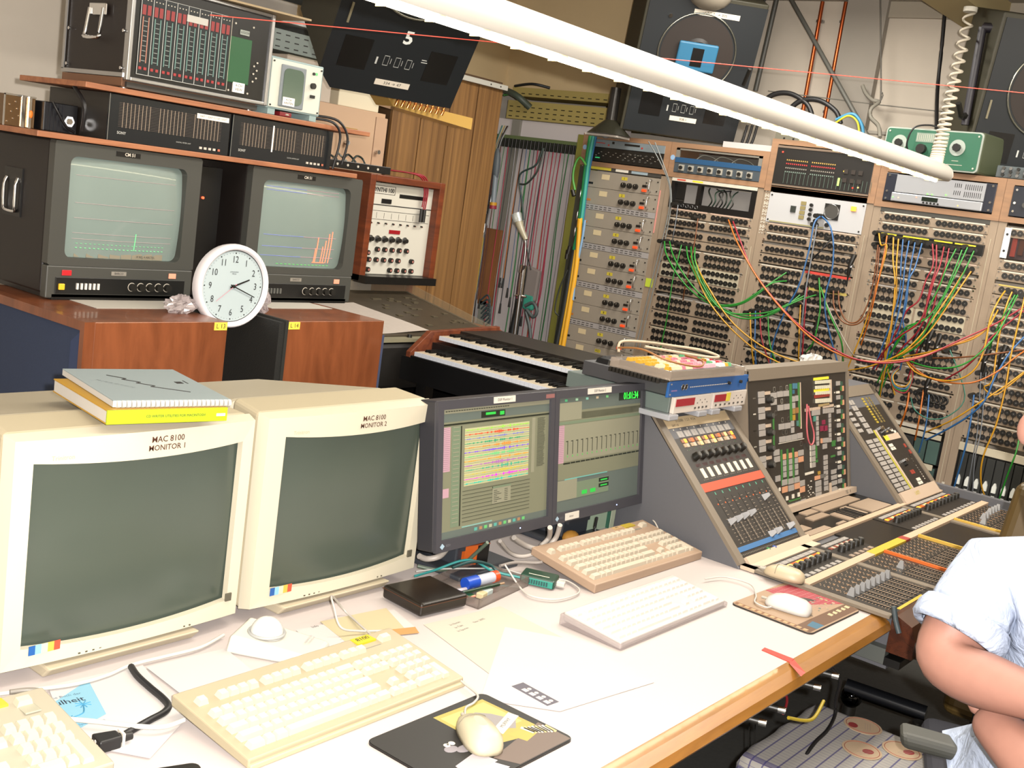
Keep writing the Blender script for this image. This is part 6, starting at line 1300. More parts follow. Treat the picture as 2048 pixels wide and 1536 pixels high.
# ---------------------------------------------------------------- keyboards
KEYM = {}
def keycap(m, w, d=.0165, h=.010, sl=.0028):
    k = (m.name, round(w, 4), d, h)
    if k not in KEYM:
        a = w/2; KEYM[k] = MB().use(m).hexa([(-a, -d/2, 0), (a, -d/2, 0), (a, d/2, 0), (-a, d/2, 0), (-a+sl, -d/2+sl*.8, h), (a-sl, -d/2+sl*.8, h), (a-sl, d/2-sl*1.1, h*1.08), (-a+sl, d/2-sl*1.1, h*1.08)]).mesh('key')
    return KEYM[k]
def keyboard(lab, x, y, w, d, hf, hb, bm, km, rz=0, style=0, y_top=None, only=None, feet=True, z=DZ, keyh=.010):
    k = thing('computer_keyboard', lab, 'keyboard', (x, y, z), rz)
    MB().hexa([(0, 0, 0), (w, 0, 0), (w, d, hb-.020), (0, d, hb-.020), (0, 0, hf), (w, 0, hf), (w, d, hb), (0, d, hb)]).build('case', bm, k, bevel=.0025)
    mg = .016 if style == 0 else .008; p = (w-2*mg)/22.75; sy = (d-(.045 if style == 0 else .018))/6.5 if style == 0 else (d-.016)/6.2
    y0 = .014 if style == 0 else .008
    tilt = math.atan2(hb-hf, d)
    def put(u, v, wu=1, hu=1):
        if only and not only(mg+u*p): return
        yy = y0+(v+.5)*sy; zz = hf+(hb-hf)*yy/d-.001
        ww = wu*p-.0012; dd = .0168 if hu == 1 else sy*hu-.002
        M_ = at(mg+(u+wu/2)*p, yy+(hu-1)*sy/2, zz) @ Matrix.Rotation(tilt, 4, 'X')
        link('key', keycap(km, ww, min(dd, sy*hu-.0012), keyh), k, M_)
    rows = [[1.5, 1, 1.25, 7.5, 1.25, 1, 1.5], [2.25]+[1]*10+[2.75], [1.75]+[1]*11+[2.25], [1.5]+[1]*12+[1.5], [1]*13+[2]]
    for v, r_ in enumerate(rows):
        u = 0
        for wu in r_: put(u, v, wu); u += wu
    for u in (0, 2, 3, 4, 5, 6.5, 7.5, 8.5, 9.5, 11, 12, 13, 14, 15.25, 16.25, 17.25): put(u, 5.6 if style == 0 else 5.05)
    for u in (15.25, 16.25, 17.25): put(u, 4); put(u, 3); put(u, 0)
    put(16.25, 1)
    for v in (4, 3, 2, 1): 
        for u in (18.5, 19.5, 20.5): put(u, v)
    put(18.5, 0, 2); put(20.5, 0)
    put(21.5, 4); put(21.5, 3); put(21.5, 2); put(21.5, 0, 1, 2)
    if style:
        for u in (18.5, 19.5, 20.5, 21.5): put(u, 5.05)
    else:
        put(20.7, 6.1, 1.3)
        b = MB().use(mat('#8a8478', .5)); M_ = hb-.012
        b.box(mg+18.3*p, mg+20.5*p, d-.040, d-.030, hb-.009, hb-.005).build('led_strip', None, k)
    return k
K1 = keyboard('beige extended keyboard in front of the left tube monitor, yellow 8100 label', 1.052, 1.180, .492, .196, .016, .042, mat('#a89c80', .5), mat('#c8c0ac', .5))
l = MB().box(.385, .430, .170, .194, .0385, .0425).build('yellow_label', mat('#c8b820', .6), K1); text('8100', .016, INK, l, .4075, .183, .043, rx=8)
MB().box(.0, .492, -.006, .004, .0, .009).build('front_lip', mat('#b8ac8c', .5), K1, bevel=.002)
K2 = keyboard('yellowed beige keyboard below the right flat screen, raised at the back', 2.178, 1.318, .500, .200, .022, .052, mat('#a98f78', .5), mat('#c8bca8', .5), rz=-1.2)
l = MB().box(.385, .430, .178, .198, .049, .0525).build('yellow_label', mat('#b8a030', .6), K2)
MB().box(.34, .375, .182, .196, .049, .0522).build('paper_label', mat('#c0a070', .6), K2); text('W2', .01, INK, K2, .357, .189, .0525, rx=8)
K3 = keyboard('white low keyboard with a clear base lying in front of the beige one', 1.950, 1.098, .452, .150, .016, .030, mat('#c4beb8', .4), mat('#d4d0c8', .4), style=1, rz=-.6, keyh=.006)
MB().hexa([(-.006, -.006, 0), (.458, -.006, 0), (.458, .156, 0), (-.006, .156, 0), (-.006, -.006, .012), (.458, -.006, .012), (.458, .156, .026), (-.006, .156, .026)]).build('clear_base', mat('#b8aaa8', .1, alpha=.5, coat=1), K3, bevel=.003)
K0 = keyboard('beige keyboard at the lower left picture corner, yellow 710 label', .394, 1.290, .490, .215, .030, .056, mat('#a8a08c', .5), mat('#c2bba4', .5), rz=-2.5)
l = MB().box(.36, .425, .188, .212, .0525, .0565).build('yellow_label', mat('#c0b030', .6), K0); text('710', .020, INK, l, .398, .200, .0572, rx=7)
MB().box(.435, .460, .155, .180, .050, .0525).build('power_key', mat('#a8a490', .5), K0, bevel=.002)
# ---------------------------------------------------------------- mice
def mouse(lab, x, y, z, rz, L, W_, H_, m, style, stripe=True):
    o = thing('computer_mouse', lab, 'mouse', (x, y, z), rz)
    b = MB(); N = 16; prof = [(0, 1.0), (.25, 1.0), (.6, .93), (.85, .72), (1.0, .3)]
    vs = []
    for hz, sc in prof:
        for i in range(28):
            a = 2*math.pi*i/28; ca, sa = math.cos(a), math.sin(a); e = .62 if style == 'round' else .75
            px_ = math.copysign(abs(ca)**e, ca)*L/2*sc*(1 if ca > 0 or style != 'apple' else .96); py_ = math.copysign(abs(sa)**e, sa)*W_/2*(sc if hz < .9 else sc*.9)
            if style == 'apple': py_ *= 1-.16*(px_/(L/2))
            vs.append((px_, py_, H_*hz*(1-.25*max(0, px_/(L/2))**2)))
    n = 28; b.add(vs, [(j*n+i, j*n+(i+1) % n, (j+1)*n+(i+1) % n, (j+1)*n+i) for j in range(len(prof)-1) for i in range(n)]+[tuple(range(n))[::-1]], True); b.add([vs[-n+i] for i in range(n)], [tuple(range(n))], True)
    b.build('shell', m, o)
    if stripe: MB().tube([(L*.20, -W_*.47, H_*.4), (L*.20, -W_*.3, H_*.86), (L*.20, 0, H_*.965), (L*.20, W_*.3, H_*.86), (L*.20, W_*.47, H_*.4)], .0006, n=4, sub=2).build('button_gap', mat('#77705e', .5), o)
    MB().cyl(L/2-.006, 0, .009, .0035, .018, 'x', 8).build('strain_relief', mat('#a8a294', .5), o)
    return o
mouse('beige desktop mouse on the black comic mouse pad', 1.402, 1.025, .7455, 63, .118, .062, .034, mat('#bdb398', .45), 'apple')
mouse('white oval mouse on the red and brown mouse pad', 2.525, .985, .7455, 98, .112, .062, .034, mat('#d6d2cc', .3), 'round', False)
mouse('pale beige mouse lying across the edge of the mixing console', 2.715, 1.085, .756, 103, .108, .060, .030, mat('#bfae90', .45), 'apple')
o = thing('trackball', 'white trackball with a large ball between the two tube monitors', 'trackball', (1.362, 1.478, DZ), 30)
MB().hexa([(-.05, -.085, 0), (.05, -.085, 0), (.055, .085, 0), (-.055, .085, 0), (-.045, -.08, .018), (.045, -.08, .018), (.05, .08, .034), (-.05, .08, .034)]).build('body', mat('#d0ccc0', .4), o, bevel=.006, seg=3)
MB().ell(0, .028, .030, .031, .031, .031, 24, 14).build('ball', mat('#d8d8d4', .25), o); MB().ring(0, .028, .032, .033, .003, 'z', 28, 6).build('ball_ring', mat('#a8a8a4', .4), o)
text('KENSINGTON\nTurbo Mouse', .006, mat('#9a98a0', .6), o, .02, -.05, .0245, rx=5)
# mouse pads
def pad(name, lab, x0, x1, y0, y1, m, edge, rz=0): 
    o = thing(name, lab, 'mouse pad', ((x0+x1)/2, (y0+y1)/2, DZ), rz); w2, d2 = (x1-x0)/2, (y1-y0)/2
    MB().ext(rrect(-w2, w2, -d2, d2, .014), 0, .004, 'z').build('base', edge, o); MB().ext(rrect(-w2+.0008, w2-.0008, -d2+.0008, d2-.0008, .014), .004, .0048, 'z').build('top_cloth', m, o); return o
p = pad('mouse_pad', 'black mouse pad with a cartoon office scene under the beige mouse', 1.250, 1.545, .928, 1.134, mat('#171411', .6), BLK2)
def pr(p, P_, c_, z=.0049, nm='print'): b = MB().add([(a, b_, z) for a, b_ in P_], [tuple(range(len(P_)))]); return b.build(nm, mat(c_, .6), p)
pr(p, [(.0, .090), (.125, .085), (.13, -.06), (.0, -.03)], '#a8994a', .0049); pr(p, [(.008, .080), (.118, .076), (.12, -.01), (.008, .0)], '#c0b468', .00495)
pr(p, [(.045, .055), (.075, .060), (.095, .04), (.115, .0), (.09, -.02), (.05, .01)], '#8c8684', .005); pr(p, [(.05, .0), (.125, .025), (.13, .005), (.055, -.02)], '#c8c2b8', .00505); text('MURPHY', .010, INK, p, .09, .003, .0051, rx=0, rz=18)
pr(p, [(-.02, -.06), (.14, -.03), (.14, -.10), (.0, -.10)], '#6a5a50', .00495); pr(p, [(.06, -.025), (.12, -.03), (.12, -.05), (.07, -.06)], '#b89c48', .005)
pr(p, [(-.09, -.04), (-.03, -.03), (-.02, -.07), (-.10, -.08)], '#b0a8ac', .005); pr(p, [(-.1, -.08), (-.03, -.07), (-.02, -.095), (-.08, -.1)], '#c8c2c8', .00502)
b = MB().use(mat('#8a8488', .6)).ell(-.055, .0, .005, .014, .010, .0004).ell(-.035, -.012, .005, .018, .010, .0004).use(LINEN).ell(-.052, .012, .0052, .006, .006, .0004).ell(-.040, .012, .0052, .006, .006, .0004).use(INK).ell(-.050, .012, .0056, .002, .002, .0003).build('print', None, p)
for i in range(8): pr(p, [(.095+i*.006, -.025-.003*i), (.103+i*.006, -.022-.003*i), (.108+i*.005, -.048-.003*i), (.10+i*.005, -.05-.003*i)], ['#c8c0b0', '#b8a878', '#a8a098'][i % 3], .0051)
p = pad('mouse_pad', 'mouse pad with red keyboard print and brown drawing under the white mouse', 2.425, 2.706, .875, 1.085, mat('#a08468', .6), mat('#2a2622', .6), -2)
pr(p, [(.03, .102), (.137, .09), (.137, -.06), (.02, .0)], '#9c2030'); b = MB().use(mat('#c08a88', .6))
for i in range(9): b.add([(.03+i*.012, .098, .005), (.031+i*.012, .098, .005), (.033+i*.012, -.04, .005), (.032+i*.012, -.04, .005)], [(0, 1, 2, 3)])
for i in range(10): b.add([(.028, .095-i*.015, .005), (.135, .088-i*.015, .005), (.135, .089-i*.015, .005), (.028, .096-i*.015, .005)], [(0, 1, 2, 3)])
b.build('print', None, p)
pr(p, [(-.137, .098), (-.12, .1), (-.12, -.1), (-.137, -.1)], '#7a4c20'); 
for i in range(11): pr(p, [(-.135, .09-i*.017), (-.123, .09-i*.017), (-.123, .079-i*.017), (-.135, .079-i*.017)], '#b89468', .005)
pr(p, [(-.137, -.06), (.0, -.06), (.137, -.062), (.137, -.1), (-.137, -.1)], '#5f3c1c', .00495); pr(p, [(-.10, -.075), (-.06, -.07), (-.06, -.1), (-.10, -.1)], '#2f6078', .005)
for i in range(5): pr(p, [(.02+i*.024, -.07-.003*(i % 2)), (.036+i*.024, -.068), (.036+i*.024, -.08), (.02+i*.024, -.082)], '#c0b088', .005)
pr(p, [(.0, .02)]+[(.04+.05*math.cos(a), -.01+.045*math.sin(a)) for a in [R(q) for q in range(0, 200, 20)]], '#2f2620', .0051)
rr = random.Random(5)
for i in range(26): x, y = rr.uniform(-.03, .12), rr.uniform(-.058, -.0); q = .004+.007*rr.random(); pr(p, [(x, y), (x+q, y+q*.3), (x+q*.8, y+q), (x-q*.3, y+q*.7)], ['#8a8070', '#a89868', '#6a6058', '#b89a80', '#5a6a60'][i % 5], .0052)
o = thing('black_card', 'black card with rounded corner and white letters at the bottom picture edge', 'card', (.90, 1.20, DZ), -20); MB().ext(rrect(-.13, .085, -.1, .072, .012), 0, .003, 'z').build('card', mat('#141212', .4), o); text('on', .035, WH2, o, .045, .040, .0032, rx=0, rz=18, bold=.03)
# ---------------------------------------------------------------- papers
PW = mat('#c6c0bc', .85); ncnt = [0]
def sheet(lab, P_, m, name='paper_sheet', z=.0006):
    ncnt[0] += 1; z0 = DZ+.0003+.0004*ncnt[0]
    o = MB().add([(a, b, z0) for a, b in P_]+[(a, b, z0+.0004) for a, b in P_], [tuple(range(len(P_)))[::-1], tuple(range(len(P_), 2*len(P_)))]+[(i, (i+1) % len(P_), (i+1) % len(P_)+len(P_), i+len(P_)) for i in range(len(P_))]).build(name, m); return tag(o, lab, 'paper'), z0+.0005
def q_(*pts): return [tuple(onz(a, b, DZ))[:2] for a, b in pts]
s, z = sheet('large printed sheet with handwriting in the middle of the desk', q_((847, 1250), (1000, 1213), (1205, 1316), (1010, 1372)), mat('#c0b8a8', .85))
for i, (tx, px_, py_) in enumerate((('In Noten', 910, 1247), ('In Takt', 918, 1253), ('In Spuren', 926, 1259), ('Nov. 2005', 958, 1241))):
    q = onz(px_, py_, z); text(tx, .009, INK, s, q.x, q.y, z, rx=0, rz=2, name='handwriting')
s, z = sheet('blank looking white sheet with a small print of grey figures near the black mouse pad', q_((1010, 1255), (1170, 1285), (1308, 1366), (1120, 1424), (960, 1400)), PW)
q = onz(1070, 1388, z); b = MB(at(q.x, q.y, z) @ Matrix.Rotation(R(-95), 4, 'Z')); b.use(mat('#5a5660', .7)).box(-.045, .045, -.016, .016, 0, .0003).use(PW)
for i in range(4):
    b.ell(-.02+i*.018, .006, .0004, .005, .005, .0002, 10, 4); b.box(-.026+i*.018, -.014+i*.018, -.010, 0, .0003, .0005)
b.build('figure_print', None, s)
s, z = sheet('printed sheet with a text table beside the black box', q_((592, 1262), (788, 1220), (832, 1258), (640, 1305)), PW)
b = MB().use(mat('#b09aa0', .7)); 
for i in range(5):
    for j in range(3): q = onz(680+j*36+i*3, 1268-j*8+i*5, z); b.box(q.x-.008, q.x+.008, q.y-.0008, q.y+.0008, z-.0002, z)
b.build('text_lines', None, s, kind='stuff'); q = onz(630, 1253, z); text('Info', .011, INK, s, q.x, q.y, z, rx=0, rz=0, name='handwriting')
sheet('pale yellow note under the printed table sheet', q_((640, 1245), (772, 1218), (812, 1262), (690, 1285)), mat('#bdb08c', .8), 'paper_note')
o, z = sheet('orange marked slip sticking out beside the yellow keyboard label', q_((775, 1262), (830, 1256), (838, 1268), (800, 1272)), mat('#b88a50', .8), 'paper_slip')
sheet('large blank white sheet at the lower left under the black power cord', q_((95, 1375), (285, 1333), (372, 1440), (300, 1520), (140, 1490)), PW)
sheet('blank white sheet between keyboard and left tube monitor', q_((292, 1338), (450, 1300), (505, 1345), (362, 1392)), PW)
s, z = sheet('light blue booklet with palm tree drawing and the title Faulheit', q_((176, 1364), (212, 1432), (136, 1474), (88, 1422)), mat('#7fb0c4', .6), 'booklet')
c0 = onz(150, 1420, z); text('Das kleine Buch der', .0095, mat('#4a6a80', .6), s, c0.x-.001, c0.y+.052, z, rx=0, rz=-10); text('Faulheit', .021, mat('#1c2c40', .6), s, c0.x-.001, c0.y+.032, z, rx=0, rz=-10, bold=.01)
b = MB().use(mat('#3a8ab0', .6)).tube([(c0.x-.02, c0.y-.02, z), (c0.x+.005, c0.y-.015, z), (c0.x+.02, c0.y+.01, z)], .0012, n=4)
for a in range(0, 360, 45): b.tube([(c0.x+.02, c0.y+.01, z), (c0.x+.02+.013*math.cos(R(a)), c0.y+.010+.012*math.sin(R(a)), z)], .0009, n=4, sub=1); b.tube([(c0.x-.02, c0.y-.02, z), (c0.x-.02+.010*math.cos(R(a)), c0.y-.020+.009*math.sin(R(a)), z)], .0009, n=4, sub=1)
b.build('palm_print', None, s); text('Spiel & Spass', .008, mat('#3a6a90', .6), s, c0.x, c0.y-.048, z, rx=0, rz=-10)
# ---------------------------------------------------------------- small desk things
def cord(lab, pts, r, c_, z=.745, name='desk_cable', cat='cable'):
    P_ = []
    for p in pts: P_.append(tuple(onz(p[0], p[1], p[2] if len(p) > 2 else z)))
    return tag(MB().tube(P_, r, n=8).build(name, mat(c_, .5)), lab, cat)
cord('black power cord snaking from the left tube monitor to its plug', [(262, 1333), (275, 1352), (300, 1375), (325, 1396), (337, 1412), (328, 1425), (300, 1440), (270, 1457), (248, 1470)], .0058, '#121014', .749, 'mains_cable')
o = thing('power_plug', 'black three hole power socket plug lying on the white sheet', 'plug', (.925, 1.352, DZ+.002), -10)
MB().hexa([(-.018, -.016, 0), (.018, -.012, 0), (.018, .012, 0), (-.018, .016, 0), (-.018, -.016, .020), (.018, -.012, .020), (.018, .012, .020), (-.018, .016, .020)]).build('body', RUB, o, bevel=.003); MB().cyl(.018, 0, .011, .008, .02, 'x', 12, .006).build('collar', RUB, o); MB().box(.02, .024, -.009, .009, .002, .021).build('white_band', LINEN, o)
for i in range(3): MB().cyl(-.0188, (-.009, 0, .009)[i], .010+(.004 if i == 1 else 0), .003, .002, 'x', 8).build('contact_hole', LINEN, o)
cord('white cable lying along the foot of the left tube monitor', [(-10, 1389), (60, 1380), (150, 1368), (215, 1350), (262, 1330), (330, 1313), (400, 1295), (447, 1270)], .0035, '#c4c0b8', .748)
cord('white cable crossing the blue booklet at the lower left', [(-10, 1404), (50, 1420), (110, 1435), (190, 1443), (280, 1453), (330, 1453), (368, 1440)], .0040, '#c8c4bc', .755)
cord('grey looped cable behind the lower left keyboard', [(55, 1405), (85, 1395), (105, 1405), (102, 1425)], .004, '#8a8478', .765); cord('second grey looped cable behind the lower left keyboard', [(20, 1384), (60, 1380), (86, 1386), (75, 1420)], .004, '#807a70', .76)
cord('white mouse cord looping from the keyboard label to the beige mouse', [(752, 1278), (720, 1250), (690, 1222), (664, 1192, .80), (668, 1215, .79), (682, 1255, .76), (720, 1262), (780, 1263), (812, 1282), (850, 1305), (900, 1345), (930, 1368), (955, 1390), (948, 1405), (932, 1415), (930, 1432)], .0022, '#b8b2aa', .750)
cord('white cord of the oval mouse looping over its pad', [(1410, 1158), (1450, 1154), (1500, 1168), (1512, 1190), (1510, 1204), (1530, 1214), (1542, 1214)], .0020, '#c8c0b8', .750)
cord('pale cord of the console mouse running along the grey wing', [(1285, 1022, .80), (1310, 1045, .79), (1335, 1090), (1400, 1103), (1450, 1120), (1500, 1130), (1532, 1134, .765)], .0022, '#c0b8ac', .75)
cord('white cable loop between the green hub and the white keyboard', [(1010, 1130, .78), (1040, 1175), (1062, 1192), (1110, 1199), (1150, 1190), (1158, 1178), (1135, 1162), (1110, 1158)], .0022, '#c8c0b8', .747)
cord('teal cable running across the desk behind the pen tray', [(830, 1152, .76), (870, 1140, .765), (920, 1122, .785), (950, 1122, .785), (985, 1142, .76), (1040, 1155, .755)], .0030, '#2c8a88', .76)
cord('dark teal cable crossing to the green hub', [(905, 1135, .78), (945, 1123, .79), (980, 1130, .77), (1000, 1145), (1042, 1152)], .0038, '#164040', .755)
cord('thin white cable behind the teal one', [(832, 1143, .76), (880, 1138, .765), (950, 1137, .765), (1000, 1138), (1044, 1148)], .0018, '#b8b8b4', .755)
cord('grey green cable hanging under the left flat screen', [(835, 1132, .76), (880, 1140, .755), (925, 1128, .76), (950, 1108, .79), (975, 1085, .83)], .0045, '#566454', .76)
for i, (P_, r_) in enumerate((([(1028, 1075, .82), (1050, 1090, .79), (1072, 1098, .78)], .0065), ([(1000, 1082, .82), (1020, 1105, .775), (1045, 1113, .765), (1075, 1106, .775)], .005), ([(1100, 1055, .84), (1098, 1075, .80), (1082, 1092, .78)], .0065), ([(1120, 1050, .84), (1112, 1075, .80), (1095, 1094, .775)], .0065), ([(838, 1112, .79), (855, 1118, .78), (880, 1112, .79), (895, 1095, .82)], .007))):
    cord('thick pale monitor cable under the flat screens, %s' % ['left of the stand, upper', 'left of the stand, lower loop', 'nearer one at the screen joint', 'farther one at the screen joint', 'curving beside the right tube monitor'][i], P_, r_, '#b0a8a0', .78)
cord('black cable hanging under the right flat screen over the mint sheet', [(1194, 1035, .82), (1190, 1055, .79), (1190, 1065, .78)], .004, '#16181a', .78)
cord('grey twin cable running to the back of the beige keyboard', [(1000, 1132, .765), (1030, 1125, .765), (1070, 1126, .765), (1085, 1124, .77)], .004, '#8a827c', .765)
o = thing('black_box', 'flat black plastic box with rounded edges in front of the pen tray', 'box', (1.775, 1.492, DZ), -5)
MB().box(-.068, .068, -.062, .062, .004, .034).build('body', mat('#1c150f', .3), o, bevel=.006, seg=3); MB().box(-.0685, .0685, -.0625, .0625, .026, .027).build('seam', mat('#5a3018', .5), o); MB().box(-.05, .05, -.05, .05, 0, .004).build('foot', BLK2, o)
tr = thing('pen_tray', 'clear plastic pen tray between the black box and the green hub', 'tray', (1.855, 1.405, DZ), 8)
PX2 = mat('#8a7c74', .1, alpha=.5, coat=1)
MB().box(0, .22, 0, .15, 0, .003).box(0, .22, 0, .003, 0, .022).box(0, .22, .147, .15, 0, .022).box(0, .003, 0, .15, 0, .022).box(.217, .22, 0, .15, 0, .022).build('shell', PX2, tr)
def stick(name, lab, cat, pts, r, z, parts):
    a, b = [Vector(onz(p[0], p[1], z)) for p in pts]; o = thing(name, lab, cat, a); d = b-a; L_ = d.length; o.rotation_euler = (0, 0, math.atan2(d.y, d.x))
    for nm, f0, f1, c_, rr_ in parts: MB().cyl(L_*f0, 0, 0, r*rr_, L_*(f1-f0), 'x', 16).build(nm, mat(c_, .35), o)
    return o
stick('glue_stick', 'glue stick with blue cap and orange end lying in the pen tray', 'glue stick', ((930, 1168), (993, 1152)), .0125, .766, (('cap', 0, .36, '#1c48b0', 1.15), ('barrel', .36, .86, '#b8bcc8', 1), ('base', .86, 1, '#c84818', 1.1)))
stick('pencil', 'dark green pencil lying diagonally over the pen tray', 'pencil', ((902, 1191), (1008, 1166)), .0042, .762, (('barrel', .0, .9, '#14301c', 1), ('end_cap', -.02, .0, '#c0c0b0', .9), ('tip', .9, 1, '#a08060', .6)))
stick('pencil', 'white pen lying along the front of the pen tray', 'pen', ((884, 1188), (945, 1176)), .005, .755, (('barrel', 0, 1, '#b8aeb4', 1),))
o = stick('pencil', 'short pink tipped pencil in the pen tray', 'pencil', ((908, 1200), (950, 1192)), .003, .750, (('barrel', 0, .7, '#7a4a38', 1), ('tip', .7, 1, '#c08068', 1)))
q = onz(968, 1186, .752); o = thing('eraser', 'cream and blue eraser in the pen tray', 'eraser', (q.x, q.y, .744), 12); MB().box(-.022, .006, -.009, .009, 0, .013).build('rubber', mat('#c8b890', .6), o, bevel=.002); MB().box(.0, .026, -.0095, .0095, -.0002, .0135).build('sleeve', mat('#b8c4c0', .6), o, bevel=.001)
q = onz(938, 1192, .750); o = thing('sharpener', 'small green plastic piece in the pen tray', 'sharpener', (q.x, q.y, .744)); MB().box(-.012, .012, -.007, .007, 0, .01).build('body', mat('#1c5a20', .4), o, bevel=.002)
hb_ = thing('green_hub', 'small dark green box with turquoise front and white cable, left of the beige keyboard', 'hub', (2.110, 1.432, DZ), -66)
MB().box(-.042, .042, -.028, .028, .002, .024).build('housing', mat('#0f3c2c', .35), hb_, bevel=.004); MB().box(-.038, .038, -.0295, -.027, .004, .020).build('front_face', mat('#2c8c7c', .35), hb_, bevel=.001)
b = MB().use(mat('#164a48', .4)); [b.box(-.02+i*.006, -.016+i*.006, -.0302, -.0295, .007, .017) for i in range(8)]; b.use(LINEN).box(-.025, .025, -.012, -.009, .0241, .0244).build('print', None, hb_, kind='stuff')
MB().box(.042, .062, -.008, .008, .006, .018).build('white_plug', WH2, hb_, bevel=.002)
o = thing('orange_box', 'orange and black box behind the left flat screen foot', 'box', tuple(onz(925, 1138, .745)), -10); MB().box(0, .04, 0, .09, 0, .055).build('orange_side', mat('#c85c18', .5), o); MB().box(.04, .075, -.001, .091, 0, .0551).build('black_side', BLK2, o); MB().box(-.001, .076, -.002, .092, .0552, .057).build('lid', mat('#a84c20', .5), o)
o = thing('green_binder', 'green and white binder standing between the right flat screen and the grey console', 'binder', (2.660, 1.60, DZ), 0); MB().box(0, .028, 0, .20, .0, .21).build('cover', mat('#2c5a48', .5), o); MB().box(.004, .024, -.002, .0, .0, .21).build('pages', mat('#b8c0a8', .7), o)
for i, (a, b_, lab) in enumerate((((1165, 1045), (1200, 1085), 'mint green leaflet leaning below the right flat screen, left part'), ((1200, 1035), (1268, 1080), 'mint sheet with a small tree print below the right flat screen'))):
    Y_ = 1.60; p0 = ony(a[0], a[1]+25, Y_); o = thing('mint_sheet', lab, 'paper', (p0.x, Y_+.01*i, DZ)); MB().box(0, .075+.05*i, 0, .002, 0, .095).build('sheet', mat('#a8bca4', .7), o)
    if i: MB().box(.05, .054, -.001, 0, .04, .075).box(.035, .07, -.001, 0, .07, .085).build('tree_print', mat('#2c7a68', .6), o)
o = thing('yellow_sponge', 'small crumpled yellow paper below the mint sheet', 'paper', tuple(onz(1142, 1068, .77))); MB().ell(0, 0, -.01, .03, .02, .02, 9, 6).build('crumple', mat('#b07c28', .7), o)
sheet('white paper corner under the right end of the beige keyboard', q_((1335, 1078), (1398, 1098), (1388, 1112), (1310, 1105)), PW)
# ================================================================ SEATED MAN, CHAIRS, STOOL
GAIN = .85
def skin(name, verts, edges, radii, m, parent, sub=2):
    me = bpy.data.meshes.new(name); me.from_pydata([tuple(v) for v in verts], edges, []); me.update()
    o = link(name, me, parent); me.materials.append(m)
    s = o.modifiers.new('skin', 'SKIN'); s.use_smooth_shade = True
    for i, q in enumerate(radii):
        sv = me.skin_vertices[0].data[i]; sv.radius = (q, q) if not isinstance(q, tuple) else q; sv.use_root = (i == 0)
    b = o.modifiers.new('sub', 'SUBSURF'); b.levels = sub; b.render_levels = sub
    dg = bpy.context.evaluated_depsgraph_get(); nm = bpy.data.meshes.new_from_object(o.evaluated_get(dg)); o.modifiers.clear(); o.data = nm
    for p in nm.polygons: p.use_smooth = True
    return o
def rp(px_, py_, d): v = ray(px_, py_); h = math.hypot(v.x, v.y); return CAM+v*(d/h)
man = thing('person', 'seated man in a pale blue short sleeved shirt with his bare arms folded', 'person', (0, 0, 0))
SK = mat('#946a5c', .55, noise=.10, nscale=40, bump=.12); SHIRT = mat('#a2adc2', .8, noise=.05, nscale=12, bump=.9)
SHIRT.node_tree.nodes['Bump'].inputs['Distance'].default_value = .02; SHIRT.node_tree.nodes['Noise Texture'].inputs['Distortion'].default_value = 1.5
D0 = 2.22
sh = rp(1985, 1150, D0+.02); el = rp(1880, 1325, D0-.07); wr = rp(2125, 1418, D0-.21)
ax = Vector((.50, -.86, 0)).normalized()               # from his right shoulder to his left
fwd = Vector((-.86, -.50, 0)).normalized()             # the way his chest faces
ch = sh+ax*.20+Vector((0, 0, -.02)); pel = Vector((ch.x, ch.y, .56))-fwd*.06
head = rp(2150, 895, D0+.02); neck = head+Vector((0, 0, -.13))-fwd*.02
shL = sh+ax*.40; elL = rp(2120, 1590, D0-.26)
wrL = rp(1968, 1428, D0-.09)
V = [pel, pel+Vector((0, 0, .18)), ch+Vector((0, 0, -.05)), neck, head, head+Vector((0, 0, .10)), sh, sh.lerp(el, .55)+ax*-.005, el, el.lerp(wr, .30)+Vector((0, 0, -.003)), el.lerp(wr, .65), wr, shL, shL.lerp(elL, .5), elL, elL.lerp(wrL, .2)]
hipR = pel-ax*.09; hipL = pel+ax*.09; knR = hipR+fwd*.20+Vector((.10, .18, -.05)); knL = hipL+fwd*.25+Vector((.10, .12, -.05))
V += [elL.lerp(wrL, .55), wrL, hipR, knR, knR+Vector((0, .03, -.42)), hipL, knL, knL+Vector((0, .03, -.42))]
E_ = [(0, 1), (1, 2), (2, 3), (3, 4), (4, 5), (2, 6), (6, 7), (7, 8), (8, 9), (9, 10), (10, 11), (2, 12), (12, 13), (13, 14), (14, 15), (15, 16), (16, 17), (0, 18), (18, 19), (19, 20), (0, 21), (21, 22), (22, 23)]
Rr = [.11, .115, .10, .050, .085, .06, .072, .070, .066, .060, .046, .036, .06, .055, .052, .054, .050, .038, .085, .065, .045, .085, .065, .045]
skin('body', V, E_, Rr, SK, man)
# hands: palm with five fingers each, tucked round the other arm
def handm(w_, d, up, s=1):
    d = d.normalized(); up = up.normalized(); sd = d.cross(up).normalized()*s
    vs = [w_, w_+d*.05, w_+d*.085]; ed = [(0, 1), (1, 2)]; rd = [(.026, .018), (.034, .016), (.034, .014)]
    for i, (off, L_) in enumerate(((-.030, .070), (-.010, .080), (.011, .075), (.031, .060))):
        b = len(vs); p = w_+d*.082+sd*off; vs += [p, p+d*L_*.5, p+d*L_*.85-up*.02, p+d*L_*.95-up*.04]; ed += [(2, b), (b, b+1), (b+1, b+2), (b+2, b+3)]; rd += [.010, .009, .0085, .007]
    b = len(vs); p = w_+d*.03-sd*.028; vs += [p, p+d*.03-sd*.022, p+d*.058-sd*.026-up*.008]; ed += [(1, b), (b, b+1), (b+1, b+2)]; rd += [.012, .010, .008]
    return vs, ed, rd
